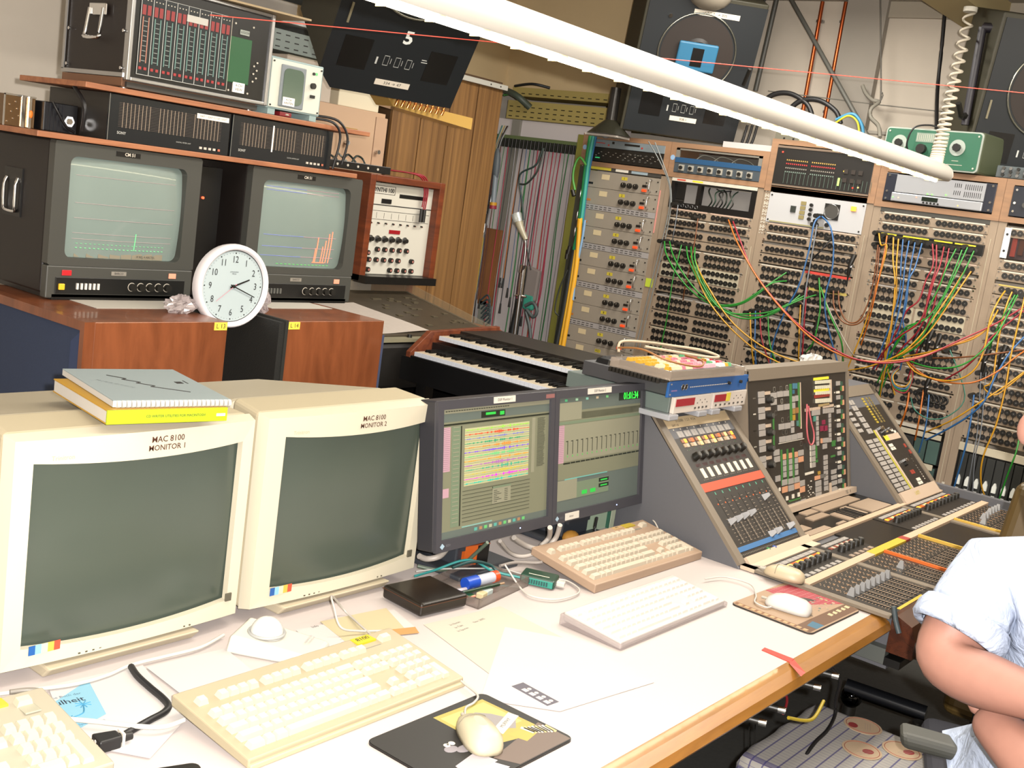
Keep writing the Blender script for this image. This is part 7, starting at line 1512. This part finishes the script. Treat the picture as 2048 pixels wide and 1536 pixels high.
for w0, d0, s in ((wr, (wr-el), 1), (wrL, -fwd+Vector((0, 0, .3)), -1)):
    vs, ed, rd = handm(w0, d0, Vector((0, 0, 1))-fwd*.3, s); skin('hand', vs, ed, rd, SK, man, 1)
# head details
hd = MB(); hd.ell(head.x, head.y, head.z+.03, .078, .085, .115, 20, 14); hd.build('head', SK, man)
f2 = fwd
MB().ell(*(head+f2*.085+Vector((0, 0, .02))), .014, .014, .024).build('nose', SK, man)
for s in (-1, 1):
    MB().use(WHT).ell(*(head+f2*.070+ax*.030*s+Vector((0, 0, .048))), .011, .011, .009).use(BLK).ell(*(head+f2*.079+ax*.030*s+Vector((0, 0, .048))), .004, .004, .004).build('eye', None, man)
    MB().ell(*(head+ax*.086*s+Vector((0, 0, .02))), .012, .018, .03).build('ear', SK, man)
MB().ell(*(head+f2*.074+Vector((0, 0, -.028))), .012, .024, .006).build('mouth', mat('#8a4a40', .5), man)
MB().ell(*(head-f2*.022+Vector((0, 0, .062))), .084, .09, .098).build('hair', mat('#6a5a48', .8, bump=.8, nscale=200), man)
MB().ell(*(head+f2*.030+Vector((0, 0, -.062))), .066, .066, .048).build('beard', mat('#8a7560', .9, bump=.8, nscale=200), man)
# shirt: torso plus sleeves ending in a rolled cuff above the elbow
belly = rp(1975, 1500, D0+.02)+fwd*.0; b0 = Vector((belly.x, belly.y, .70))
cuff = sh.lerp(el, .62)
VS = [ch+Vector((0, 0, -.30))+fwd*.04, ch+Vector((0, 0, -.13))+fwd*.015, ch+Vector((0, 0, .03)), ch+Vector((0, 0, .12)), sh+Vector((.0, 0, .0)), sh.lerp(el, .35), cuff, shL, shL.lerp(elL, .4), shL.lerp(elL, .68), pel+Vector((0, 0, .04))+fwd*.03]
skin('shirt', VS, [(0, 1), (1, 2), (2, 3), (2, 4), (4, 5), (5, 6), (2, 7), (7, 8), (8, 9), (0, 10)], [.170, .165, .140, .07, .085, .082, .080, .085, .078, .075, .16], SHIRT, man)
dr = (el-sh).normalized(); c0 = cuff; a_ = dr.cross(Vector((0, 0, 1))).normalized(); b_ = dr.cross(a_)
cf = MB(); ring = []
for k, (t, q) in enumerate(((-.028, .082), (-.012, .088), (.012, .088), (.020, .082), (.014, .070))):
    for i in range(24): th = 2*math.pi*i/24; ring.append(tuple(c0+dr*t+(a_*math.cos(th)+b_*math.sin(th))*q))
cf.add(ring, [(k*24+i, k*24+(i+1) % 24, (k+1)*24+(i+1) % 24, (k+1)*24+i) for k in range(4) for i in range(24)], True); cf.build('rolled_cuff', SHIRT, man)
for k in range(4): p = ch+fwd*(.185+.004*k)+Vector((0, 0, -.02-.085*k)); MB().ell(p.x, p.y, p.z, .005, .005, .005, 8, 6).build('shirt_button', mat('#c8ccd4', .3), man)
MB().tube([ch+fwd*.165+ax*.012+Vector((0, 0, .06)), ch+fwd*.192+ax*.012+Vector((0, 0, -.12)), ch+fwd*.215+ax*.012+Vector((0, 0, -.30))], .004, n=6).build('button_placket', SHIRT, man)
skin('trousers', [pel, pel+Vector((0, 0, .05)), hipR, knR, knR+Vector((0, .03, -.36)), hipL, knL, knL+Vector((0, .03, -.36))], [(0, 1), (0, 2), (2, 3), (3, 4), (0, 5), (5, 6), (6, 7)], [.14, .145, .095, .078, .06, .095, .078, .06], mat('#30343c', .9), man)
for k_ in (knR, knL): MB().ell(k_.x-.02, k_.y+.06, .045, .045, .12, .05, zcut=-.85).build('shoe', BLK, man)
# office chair
oc = thing('office_chair', 'black office chair with a grey padded armrest behind the folded arms', 'chair', (2.633, .43, 0), 20)
ARMM = mat('#35352f', .6)
MB().box(-.22, .22, -.24, .20, .475, .525).build('seat', mat('#22222a', .9), oc, bevel=.03, seg=3); MB().box(-.20, .20, -.30, -.23, .56, .98).build('backrest', mat('#22222a', .9), oc, bevel=.03, seg=3)
for s in (-1, 1):
    a = MB().hexa([(-.026, -.20, 0), (.026, -.20, 0), (.030, .24, 0), (-.030, .24, 0), (-.030, -.20, .030), (.030, -.20, .030), (.036, .25, .036), (-.036, .25, .036)]).build('armrest', ARMM, oc, bevel=.014, seg=3, loc=(-.27*1 if s < 0 else .27, .04, .64))
    MB().tube([(s*.27, .08, .64), (s*.27, .06, .50), (s*.20, 0, .49)], .016, n=8).build('arm_support', mat('#2c3638', .5), oc)
MB().cyl(0, -.12, .10, .03, .375, 'z', 14).build('gas_column', CHR, oc)
for k in range(5):
    a = R(72*k+118); L_ = .30; d = Vector((math.cos(a), math.sin(a), 0)); q = Vector((-d.y, d.x, 0))
    MB().hexa([tuple(d*.03-q*.026+Vector((0, 0, .09))), tuple(d*L_-q*.018+Vector((0, 0, .07))), tuple(d*L_+q*.018+Vector((0, 0, .07))), tuple(d*.03+q*.026+Vector((0, 0, .09))), tuple(d*.03-q*.02+Vector((0, 0, .125))), tuple(d*L_-q*.014+Vector((0, 0, .095))), tuple(d*L_+q*.014+Vector((0, 0, .095))), tuple(d*.03+q*.02+Vector((0, 0, .125)))]).build('base_leg', BLK, oc, bevel=.004)
    MB().cyl((d*L_).x-.02, (d*L_).y, .035, .033, .04, 'x', 18).build('castor', mat('#101010', .15), oc)
# black bar and chrome ball of the second chair, seen under the desk
sc = thing('desk_chair', 'black leather high backed chair in front of the right end of the console', 'chair', (3.20, .46, 0))
LE = mat('#4a3a1c', .35, noise=.1, nscale=30)
MB().box(-.20, .22, -.15, .18, .40, .48).build('seat', LE, sc, bevel=.03, seg=3)
bb = MB().hexa([(-.24, -.22, 0), (-.16, -.22, 0), (-.16, .25, 0), (-.24, .25, 0), (-.17, -.12, .64), (-.10, -.12, .64), (-.10, .20, .64), (-.17, .20, .64)]).build('backrest', LE, sc, bevel=.035, seg=4, loc=(0, 0, .46))
MB().tube([(-.16, 0, .42), (-.22, 0, .55), (-.21, .0, .85)], .02, n=8).build('back_frame', BLK, sc)
MB().cyl(0, 0, .08, .03, .34, 'z', 14).build('gas_column', CHR, sc)
for k in range(5):
    a = R(72*k+10); MB().tube([(0, 0, .11), (.24*math.cos(a), .24*math.sin(a), .085)], .022, n=6, sub=1, r2=.015).build('base_leg', BLK, sc); MB().cyl(.24*math.cos(a)-.015, .24*math.sin(a), .03, .03, .035, 'x', 16).build('castor', mat('#101010', .15), sc)
# floor bar with chrome ball
fb = thing('foot_bar', 'black metal bar with a shiny chrome ball end lying behind the cloth covered stool', 'metal bar', (0, 0, 0))
A = onz(1692, 1372, .30); B = onz(1852, 1428, .30); MB().tube([A, B], .024, n=4, sub=1).build('bar', mat('#16171a', .25), fb); q = onz(1703, 1392, .27); MB().ell(q.x, q.y, q.z, .034, .034, .034, 20, 12).build('chrome_ball', mat('#303030', .05, 1), fb); MB().cyl(q.x, q.y, 0, .02, .24, 'z', 10).build('post', BLK, fb); MB().cyl(B.x-.05, B.y, 0, .02, .29, 'z', 10).build('post', BLK, fb)
# stool with tea towel and beer mats
st = thing('stool', 'low stool hidden under the chequered tea towel', 'stool', (2.55, .74, 0)); MB().box(-.22, .20, -.24, .20, .41, .444).build('seat', mat('#5a4632', .6), st)
for x in (-.19, .15):
    for y in (-.20, .16): MB().box(x, x+.035, y, y+.035, 0, .41).build('leg', mat('#4a3a2a', .6), st)
TW = bpy.data.materials.new('tea_towel'); TW.use_nodes = True; nt = TW.node_tree; bs = nt.nodes['Principled BSDF']; bs.inputs['Roughness'].default_value = .9
uvn = nt.nodes.new('ShaderNodeUVMap'); sx = nt.nodes.new('ShaderNodeSeparateXYZ'); nt.links.new(uvn.outputs[0], sx.inputs[0])
def mth(op, a, b=None):
    n = nt.nodes.new('ShaderNodeMath'); n.operation = op
    for i, q in enumerate((a, b)):
        if q is None: continue
        if isinstance(q, (int, float)): n.inputs[i].default_value = q
        else: nt.links.new(q, n.inputs[i])
    return n.outputs[0]
gx = mth('LESS_THAN', mth('FRACT', mth('MULTIPLY', sx.outputs[0], 42)), .10); gy = mth('LESS_THAN', mth('FRACT', mth('MULTIPLY', sx.outputs[1], 23)), .13)
bd = mth('MULTIPLY', mth('LESS_THAN', mth('ABSOLUTE', mth('SUBTRACT', sx.outputs[0], .10)), .028), 1); bd2 = mth('LESS_THAN', mth('ABSOLUTE', mth('SUBTRACT', sx.outputs[0], .18)), .014)
fac = mth('MINIMUM', mth('ADD', mth('ADD', mth('MULTIPLY', gx, .55), mth('MULTIPLY', gy, .85)), mth('ADD', mth('MULTIPLY', bd, .7), mth('MULTIPLY', bd2, .7))), 1)
mx = nt.nodes.new('ShaderNodeMix'); mx.data_type = 'RGBA'; mx.inputs[6].default_value = hexc('#8e8a84'); mx.inputs[7].default_value = hexc('#3a3560'); nt.links.new(fac, mx.inputs[0]); nt.links.new(mx.outputs[2], bs.inputs['Base Color'])
# cloth sheet draped over the stool top: grid with vertical falls
nx, ny = 44, 36; vs = []; uvs = []
x0, x1, y0, y1 = 2.33, 2.765, .47, .95
for j in range(ny+1):
    for i in range(nx+1):
        u, v = i/nx, j/ny; s_ = -.10+u*(.435+.16); t = -.05+v*(.48+.20)       # paper distance along each axis
        X = x0+min(max(s_, 0), .435); Y = y0+min(max(t, 0), .48); z = .4465
        ox = -s_ if s_ < 0 else max(0, s_-.435); oy = -t if t < 0 else max(0, t-.48)
        z -= ox+oy; fold = .014*math.sin(9*v*3.1+2*u) if ox > 0 else 0; foldy = .018*math.sin(u*24) if oy > 0 else 0
        X += (-.006-fold*min(1, ox/.05)-.15*ox if s_ < 0 else .006+.1*ox if ox > 0 else 0); Y += (.008+foldy*min(1, oy/.05)+.22*oy if t > .48 else -.006 if oy > 0 else 0)
        vs.append((X, Y, z)); uvs.append((u, v))
b = MB().add(vs, [(j*(nx+1)+i, j*(nx+1)+i+1, (j+1)*(nx+1)+i+1, (j+1)*(nx+1)+i) for j in range(ny) for i in range(nx)], True); tw = b.build('tea_towel', TW)
ul = tw.data.uv_layers.new(name='UVMap')
for lp_ in tw.data.loops: ul.data[lp_.index].uv = uvs[lp_.vertex_index]
sd_ = tw.modifiers.new('thick', 'SOLIDIFY'); sd_.thickness = .0016
tag(tw, 'white tea towel with blue checks draped over the stool', 'tea towel')
for i, (a, b_, ang) in enumerate(((1726, 1451, 20), (1724, 1499, -25), (1804, 1500, -20))):
    q = onz(a, b_, .449); o = thing('beer_mat', 'round beer mat with red oval print on the tea towel, %s' % ('upper one', 'lower left one', 'lower right one')[i], 'beer mat', (q.x, q.y, .4475), ang, 'beer mats on the tea towel')
    MB().cyl(0, 0, 0, .047, .0014, 'z', 40).build('card', mat('#a08a70', .8), o); MB().ring(0, 0, .0015, .041, .0008, 'z', 40, 4).build('red_ring', mat('#8a3c30', .7), o)
    c_ = [(.0, .024), (.020, -.012), (.02, -.014)][i]; MB().disc(c_[0]-.012, c_[1], .0016, .012, 'z', 20, 1.25).build('red_oval', mat('#7a2424', .7), o)
    b = MB().use(mat('#8a7a70', .7)); [b.box(-.022, .018, -.006-.006*k, -.0052-.006*k, .0014, .0017) for k in range(3)]; b.build('print', None, o, kind='stuff')
cordp = [(1664, 1335, .62), (1680, 1360, .58), (1672, 1400, .50), (1670, 1430, .462), (1655, 1460, .460), (1630, 1485, .457), (1610, 1515, .44), (1600, 1550, .40)]
tag(MB().tube([tuple(onz(*q)) for q in cordp], .0045, n=8).build('black_cable', RUB), 'black cable falling from the desk over the tea towel', 'cable')
for i, (a, b_) in enumerate(((1493, 1525), (1505, 1528))): q = onz(a, b_, .25); o = thing('audio_plug', 'small plug hanging near the floor at the bottom edge, %s' % ('white tipped one', 'red one')[i], 'plug', q); MB().cyl(0, 0, 0, .006, .02, 'z', 10).build('tip', mat('#c0b8a8' if i == 0 else '#8a2a20', .4), o); MB().cyl(0, 0, -.035, .0055, .035, 'z', 10).build('body', BLK, o); MB().tube([(0, 0, .02), (0, .03, .2), (0, .1, .45)], .0014, sub=3).build('lead', BLK, o)
tag(MB().box(1.9, 2.5, .55, 1.35, 0, .012).build('floor_mat', mat('#1e1f1b', .95, noise=.3, nscale=100)), 'dark floor mat under the desk', 'mat')
# ================================================================ PATCH CABLES
GAIN = .85
PCC = {'green': '#1f7a24', 'yellow': '#b8861a', 'orange': '#b0601c', 'red': '#8c1a28', 'brown': '#6a3a14', 'blue': '#2a5a8c', 'grey': '#6c7076', 'black': '#141416', 'teal': '#2a6a5a', 'pale': '#9a9488'}
PLUG = MB().use(BLK).cyl(0, -.055, 0, .0105, .05, 'y', 12, .0125).use(STL).cyl(0, -.010, 0, .0115, .010, 'y', 12).mesh('plug')
def pc(col, lab, pts, r=.0038, bulge=.06, plugs=1, X=5.06):
    n = len(pts)-1; o = thing('patch_cable', lab, 'patch cable', onx(*pts[0], X_RACK)); P0 = o.location.copy(); P_ = []
    for i, p in enumerate(pts):
        t = i/n; x = X-.035-bulge*math.sin(math.pi*t)**.7
        P_.append(onx(p[0], p[1], x)-P0)
    MB().tube(P_, r*.85, n=6, sub=5).build('cord', mat(PCC[col], .42), o)
    if plugs: link('plug', PLUG, o, Matrix.Rotation(R(-90), 4, 'Z') @ at(0, -.004, 0))
    if plugs > 1: link('plug', PLUG, o, Matrix.Translation(onx(*pts[-1], X_RACK)-P0) @ Matrix.Rotation(R(-90), 4, 'Z') @ at(0, -.004, 0))
    return o
pc('green', 'green patch cable from the far left jack of the second bay to the third bay', [(1329,483),(1331,503),(1341,526),(1354,548),(1374,573),(1396,593),(1421,608),(1446,613),(1482,608),(1516,588),(1539,568),(1573,545)], .0045, .12, 2)
pc('green', 'green patch cable beside the far left one, ending one row lower in the third bay', [(1339,483),(1346,510),(1362,540),(1385,572),(1410,596),(1440,610),(1480,606),(1515,585),(1545,566),(1573,562)], .0045, .13, 2)
pc('green', 'thin green lead hanging straight down over the jacks of the second bay', [(1363,490),(1355,521),(1346,556),(1340,596),(1333,640),(1320,702)], .0036, .05)
pc('green', 'green patch cable in the lower swag ending right of the yellow label strip', [(1373,493),(1376,516),(1386,540),(1399,568),(1418,598),(1439,616),(1459,626),(1491,628),(1539,624),(1580,606),(1612,590)], .0045, .12, 2)
pc('green', 'green patch cable in the lower swag ending farthest right in the third bay', [(1382,494),(1384,518),(1393,545),(1408,575),(1425,602),(1445,620),(1480,636),(1520,635),(1560,618),(1600,600),(1632,590)], .0045, .14, 2)
pc('green', 'green patch cable that droops lowest between the second and third bay', [(1390,495),(1390,520),(1400,550),(1415,580),(1432,606),(1460,624),(1500,634),(1540,630),(1575,610),(1600,590)], .0045, .10, 2)
pc('yellow', 'upper yellow cable running from the second bay down behind the console panel', [(1389,516),(1400,545),(1420,580),(1445,620),(1475,655),(1520,690),(1570,715),(1640,735),(1690,745)], .0042, .15)
pc('yellow', 'lower yellow cable running from the second bay down behind the console panel', [(1381,512),(1392,548),(1410,590),(1436,628),(1470,665),(1512,700),(1560,726),(1610,745)], .0042, .15)
pc('orange', 'long orange cable sweeping from the second bay to the right picture edge', [(1457,440),(1470,475),(1485,505),(1510,548),(1540,590),(1580,636),(1630,682),(1690,713),(1745,723),(1800,720),(1850,710),(1900,692),(1960,668),(1982,648)], .0045, .22)
pc('red', 'long dark red cable sweeping beside the orange one to the right picture edge', [(1466,443),(1480,480),(1500,530),(1530,575),(1572,625),(1620,668),(1690,710),(1740,724),(1790,725),(1850,712),(1920,680),(1990,648),(2060,606)], .0045, .22)
pc('brown', 'brown lead with a red banded plug hanging down the second bay', [(1396,437),(1390,480),(1380,530),(1370,575),(1366,600)], .0035, .04)
pc('grey', 'grey lead hanging from the black frame into a fat plug of the second bay', [(1356,410),(1352,440),(1347,468),(1345,482)], .003, .03)
pc('blue', 'blue cable arching out of the white speaker panel and down the third bay, left leg', [(1640,433),(1628,448),(1618,500),(1598,570),(1572,620),(1548,680),(1538,745)], .0045, .08)
pc('blue', 'blue cable arching out of the white speaker panel and down the third bay, right leg', [(1644,433),(1660,452),(1667,490),(1664,540),(1652,585),(1650,620),(1660,670),(1680,742)], .0045, .08)
pc('grey', 'grey cable hanging down the third bay between the blue legs', [(1634,450),(1622,520),(1610,590),(1604,650),(1598,742)], .0045, .06)
pc('black', 'short black diagonal lead on the third bay above the red strip', [(1662,478),(1638,505),(1616,528)], .004, .02, 2)
pc('brown', 'left of the two brown cables looping from the third bay to the fourth', [(1667,582),(1668,612),(1682,640),(1704,650),(1726,640),(1744,605),(1753,555),(1759,495)], .004, .10, 2)
pc('brown', 'right of the two brown cables looping from the third bay to the fourth', [(1677,582),(1679,612),(1690,638),(1706,646),(1722,636),(1738,600),(1749,550),(1756,490)], .004, .08, 2)
pc('green', 'green lead running down the third bay to the lowest jacks', [(1638,556),(1640,620),(1628,680),(1612,704)], .0042, .06)
pc('green', 'green lead bending right across the upright right of the third bay', [(1642,575),(1658,625),(1682,680),(1686,722)], .0042, .08)
pc('red', 'red lead hanging down the third bay beside the grey cable', [(1614,575),(1609,640),(1603,740)], .004, .06)
pc('yellow', 'yellow lead hanging at the bottom centre of the third bay', [(1601,610),(1598,680),(1597,742)], .004, .06)
pc('yellow', 'yellow lead hanging at the bottom left of the third bay', [(1500,625),(1503,690),(1509,745)], .004, .06)
pc('blue', 'blue lead hanging at the bottom left of the third bay', [(1511,622),(1510,690),(1513,745)], .004, .05)
pc('red', 'red lead curving down the left half of the third bay', [(1520,622),(1524,680),(1545,742)], .004, .05)
pc('green', 'green lead curving down the left half of the third bay', [(1536,625),(1540,690),(1560,742)], .004, .06)
pc('pale', 'pale green lead crossing the upright at the foot of the third bay', [(1646,590),(1668,640),(1700,700),(1712,715)], .003, .06)
B4 = [('yellow', 'first from the left', [(1758,467),(1762,490),(1774,494),(1757,560),(1745,600),(1728,655),(1710,700),(1694,740)], .07),
('orange', 'steep over the upright', [(1774,472),(1768,510),(1757,560),(1748,600),(1738,640),(1722,690)], .09),
('yellow', 'hanging in a slack bow', [(1787,475),(1786,520),(1790,560),(1788,600),(1782,650),(1773,690),(1771,722),(1790,790)], .08),
('yellow', 'fourth from the left, straight down', [(1797,478),(1793,530),(1793,580),(1785,640),(1775,700),(1762,760)], .06),
('blue', 'leftmost blue one', [(1806,479),(1802,530),(1800,580),(1790,620),(1780,650),(1762,700),(1748,738)], .07),
('blue', 'second blue one', [(1818,482),(1810,530),(1805,580),(1797,625),(1785,670),(1770,735),(1762,790)], .09),
('blue', 'third blue one', [(1830,485),(1820,540),(1812,590),(1806,640),(1812,680),(1800,740)], .07),
('blue', 'rightmost blue one', [(1844,487),(1830,535),(1818,560),(1812,610),(1798,660),(1780,720)], .11),
('red', 'leftmost red one', [(1865,488),(1866,530),(1852,560),(1838,600),(1815,620),(1800,650),(1775,695),(1752,740)], .08),
('red', 'second red one', [(1873,490),(1872,535),(1862,570),(1855,600),(1848,640),(1830,670),(1800,700),(1770,745)], .10),
('red', 'third red one', [(1888,494),(1880,530),(1868,560),(1855,605),(1838,645),(1800,672),(1770,700),(1745,738)], .12),
('red', 'rightmost red one', [(1898,497),(1890,535),(1876,575),(1868,610),(1850,660),(1835,700),(1815,760)], .07),
('green', 'leftmost green one', [(1912,498),(1893,535),(1880,570),(1860,610),(1845,640),(1812,655),(1790,690),(1765,745)], .09),
('green', 'second green one', [(1924,500),(1905,550),(1882,600),(1855,635),(1820,655),(1792,690),(1775,720),(1755,765)], .11),
('green', 'third green one', [(1935,495),(1912,545),(1890,590),(1862,640),(1838,680),(1800,705),(1770,745),(1758,790)], .13),
('green', 'rightmost green one', [(1948,502),(1925,550),(1898,600),(1868,645),(1838,690),(1790,722),(1765,775)], .08),
('yellow', 'left one from the right end jacks', [(1930,540),(1892,600),(1850,660),(1812,700),(1780,718),(1735,734),(1696,741)], .14),
('yellow', 'right one from the right end jacks', [(1942,543),(1902,602),(1858,664),(1815,702),(1778,722),(1766,760),(1759,802)], .12)]
for c_, l_, P_, bu in B4: pc(c_, '%s cable in the fourth bay bundle, %s' % (c_, l_), P_, .0040, bu)
pc('yellow', 'yellow cable sagging in a deep bow from the fourth to the fifth bay', [(1800,700),(1828,742),(1880,760),(1920,758),(1950,738),(1968,700),(1980,640),(1995,605),(2010,582)], .0042, .16, 1)
pc('orange', 'orange cable in the lowest bow towards the right picture edge', [(1804,712),(1840,745),(1880,762),(1940,766),(1990,746),(2030,715),(2060,695)], .0042, .14)
pc('green', 'green cable bowing under the others between the fourth and fifth bay', [(1800,712),(1832,727),(1870,736),(1910,734),(1945,718),(1985,680),(2010,640),(2035,590)], .0042, .18, 1)
pc('brown', 'brown cable lying almost level across to the fifth bay', [(1866,716),(1900,716),(1950,712),(2000,706),(2060,698)], .0045, .10)
pc('yellow', 'yellow cable rising gently across the upright to the fifth bay', [(1795,715),(1850,706),(1900,692),(1945,678),(1975,656),(1996,620)], .0042, .12)
pc('red', 'dark red cable rising steeply from the lowest bow to the fifth bay', [(1888,760),(1930,735),(1960,705),(1985,672),(2060,612)], .0042, .10)
pc('yellow', 'yellow cable looping low at the left of the fifth bay', [(2024,584),(2010,620),(1995,690),(1985,760),(1968,775),(1990,790),(2020,770),(2050,745)], .004, .09)
pc('yellow', 'yellow cable hanging down the middle of the fifth bay', [(2050,592),(2036,650),(2022,710),(2010,780),(1992,850),(1966,915),(1962,965),(1974,1004)], .0042, .10)
pc('blue', 'blue cable sweeping from the right edge down to the card cage', [(2060,662),(2020,705),(1990,755),(1970,800),(1940,830),(1895,858),(1852,880)], .0048, .12)
pc('yellow', 'yellow cable crossing under the blue sweeping one', [(2060,735),(2010,772),(1960,805),(1905,840),(1850,865)], .004, .12)
pc('green', 'green cable at the right side of the card cage of the fifth bay', [(2040,868),(2032,905),(2015,950),(1998,1000)], .0045, .06)
pc('blue', 'dark blue cable down the left side of the card cage of the fifth bay', [(1948,790),(1940,850),(1928,905),(1908,975)], .0048, .05)
pc('grey', 'left of two thin grey leads hanging over the white tabbed cards', [(1962,745),(1955,860),(1945,920),(1934,985)], .0028, .05)
pc('grey', 'right of two thin grey leads hanging over the white tabbed cards', [(1972,745),(1962,860),(1950,915),(1945,990)], .0028, .06)
pc('orange', 'orange cable hanging over the red modules of the fourth bay', [(1847,780),(1838,840),(1830,880)], .0042, .05)
pc('blue', 'blue cable hanging over the red lamp module of the fourth bay', [(1858,790),(1852,850),(1838,905)], .0042, .05)
pc('orange', 'orange brown cable running down behind the right console wing', [(1818,785),(1812,820),(1797,862)], .0052, .05)
pc('green', 'dark green cable rising to the third jack of the fifth bay', [(2030,590),(2010,625),(1990,668),(1978,700)], .004, .06)
pc('teal', 'grey green cable arc over the lower jacks of the fourth bay', [(1900,700),(1930,790),(1900,830),(1860,838),(1830,820),(1822,795)], .003, .06)
for i, (c_, d) in enumerate((('yellow', 0), ('blue', 5), ('green', 9), ('red', 13))): pc(c_, '%s turn of the small multicoloured cable loop low on the fourth bay' % c_, [(1800,735-d*.2),(1786-d*.3,752),(1792-d*.2,770+d*.6),(1812,772+d),(1822+d*.2,758),(1824,742)], .004, .05, 0)
# black plug clusters
for i, (a, b, l_) in enumerate(((1836,676,'left, in the middle of the fourth bay'), (1852,670,'standing upright in the middle of the fourth bay'), (1862,680,'with a chrome ring in the middle of the fourth bay'), (1878,690,'right, tilted in the middle of the fourth bay'), (1858,770,'low on the fourth bay above the black rings'), (1974,720,'long chained one left of the fifth bay jacks'), (2008,712,'thick one over the fifth bay jacks'), (1636,655,'on the lower jacks of the third bay'), (1705,530,'clipped at the right side of the third bay'))):
    o = thing('plug_adapter', 'black adapter plug %s' % l_, 'plug', onx(a, b, 5.03)); MB().tube([(0, 0, .045), (-.01, .006, 0), (.0, .010, -.05)], .0125, n=10, sub=2, r2=.008).build('body', BLK, o); MB().cyl(-.004, .004, -.012, .0132, .010, 'z', 10).build('ring', STL, o); MB().tube([(0, .01, -.05), (.01, .014, -.10)], .004, sub=1).build('tail', RUB, o)
for i in range(6): wire('cable_ring', 'black cable loops plugged low on the fourth bay, %s' % ['far left', 'second from left', 'third from left', 'fourth from left', 'second from right', 'far right'][i], 'cable', [onx(1842+i*9, 792+i*2, 5.04)+Vector((0, .018*math.cos(R(a)), .018*math.sin(R(a)))) for a in range(0, 361, 45)], .0042, BLK)
for i, (a, b) in enumerate((((1297, 283), 'left'), ((1310, 285), 'right'))): wire('grey_cable', 'long thin grey cable falling down the upright right of the amplifiers, %s strand' % b, 'cable', [onx(a[0], a[1], 5.05), onx(1324+i*4, 332, 5.05), onx(1340+i*2, 380, 5.06), onx(1334+i*4, 440, 5.06), onx(1304+i*7, 560, 5.06), onx(1270+i*8, 700, 5.06)], .0032, mat('#6f7270', .5))
for i in range(3): wire('cable', 'black cable dropping behind the pine case right of the middle loudspeaker, %s' % ['left', 'middle', 'right'][i], 'cable', [onx(1495+i*10, 250, 5.3), onx(1486+i*10, 280, 5.3), onx(1478+i*9, 300, 5.3)], .007, RUB)
tag(MB().box(5.12, 5.36, 2.50, 2.78, 1.992, 2.02).build('white_card', mat('#b0acaa', .7)), 'white card on the pine case beside the middle loudspeaker', 'card')
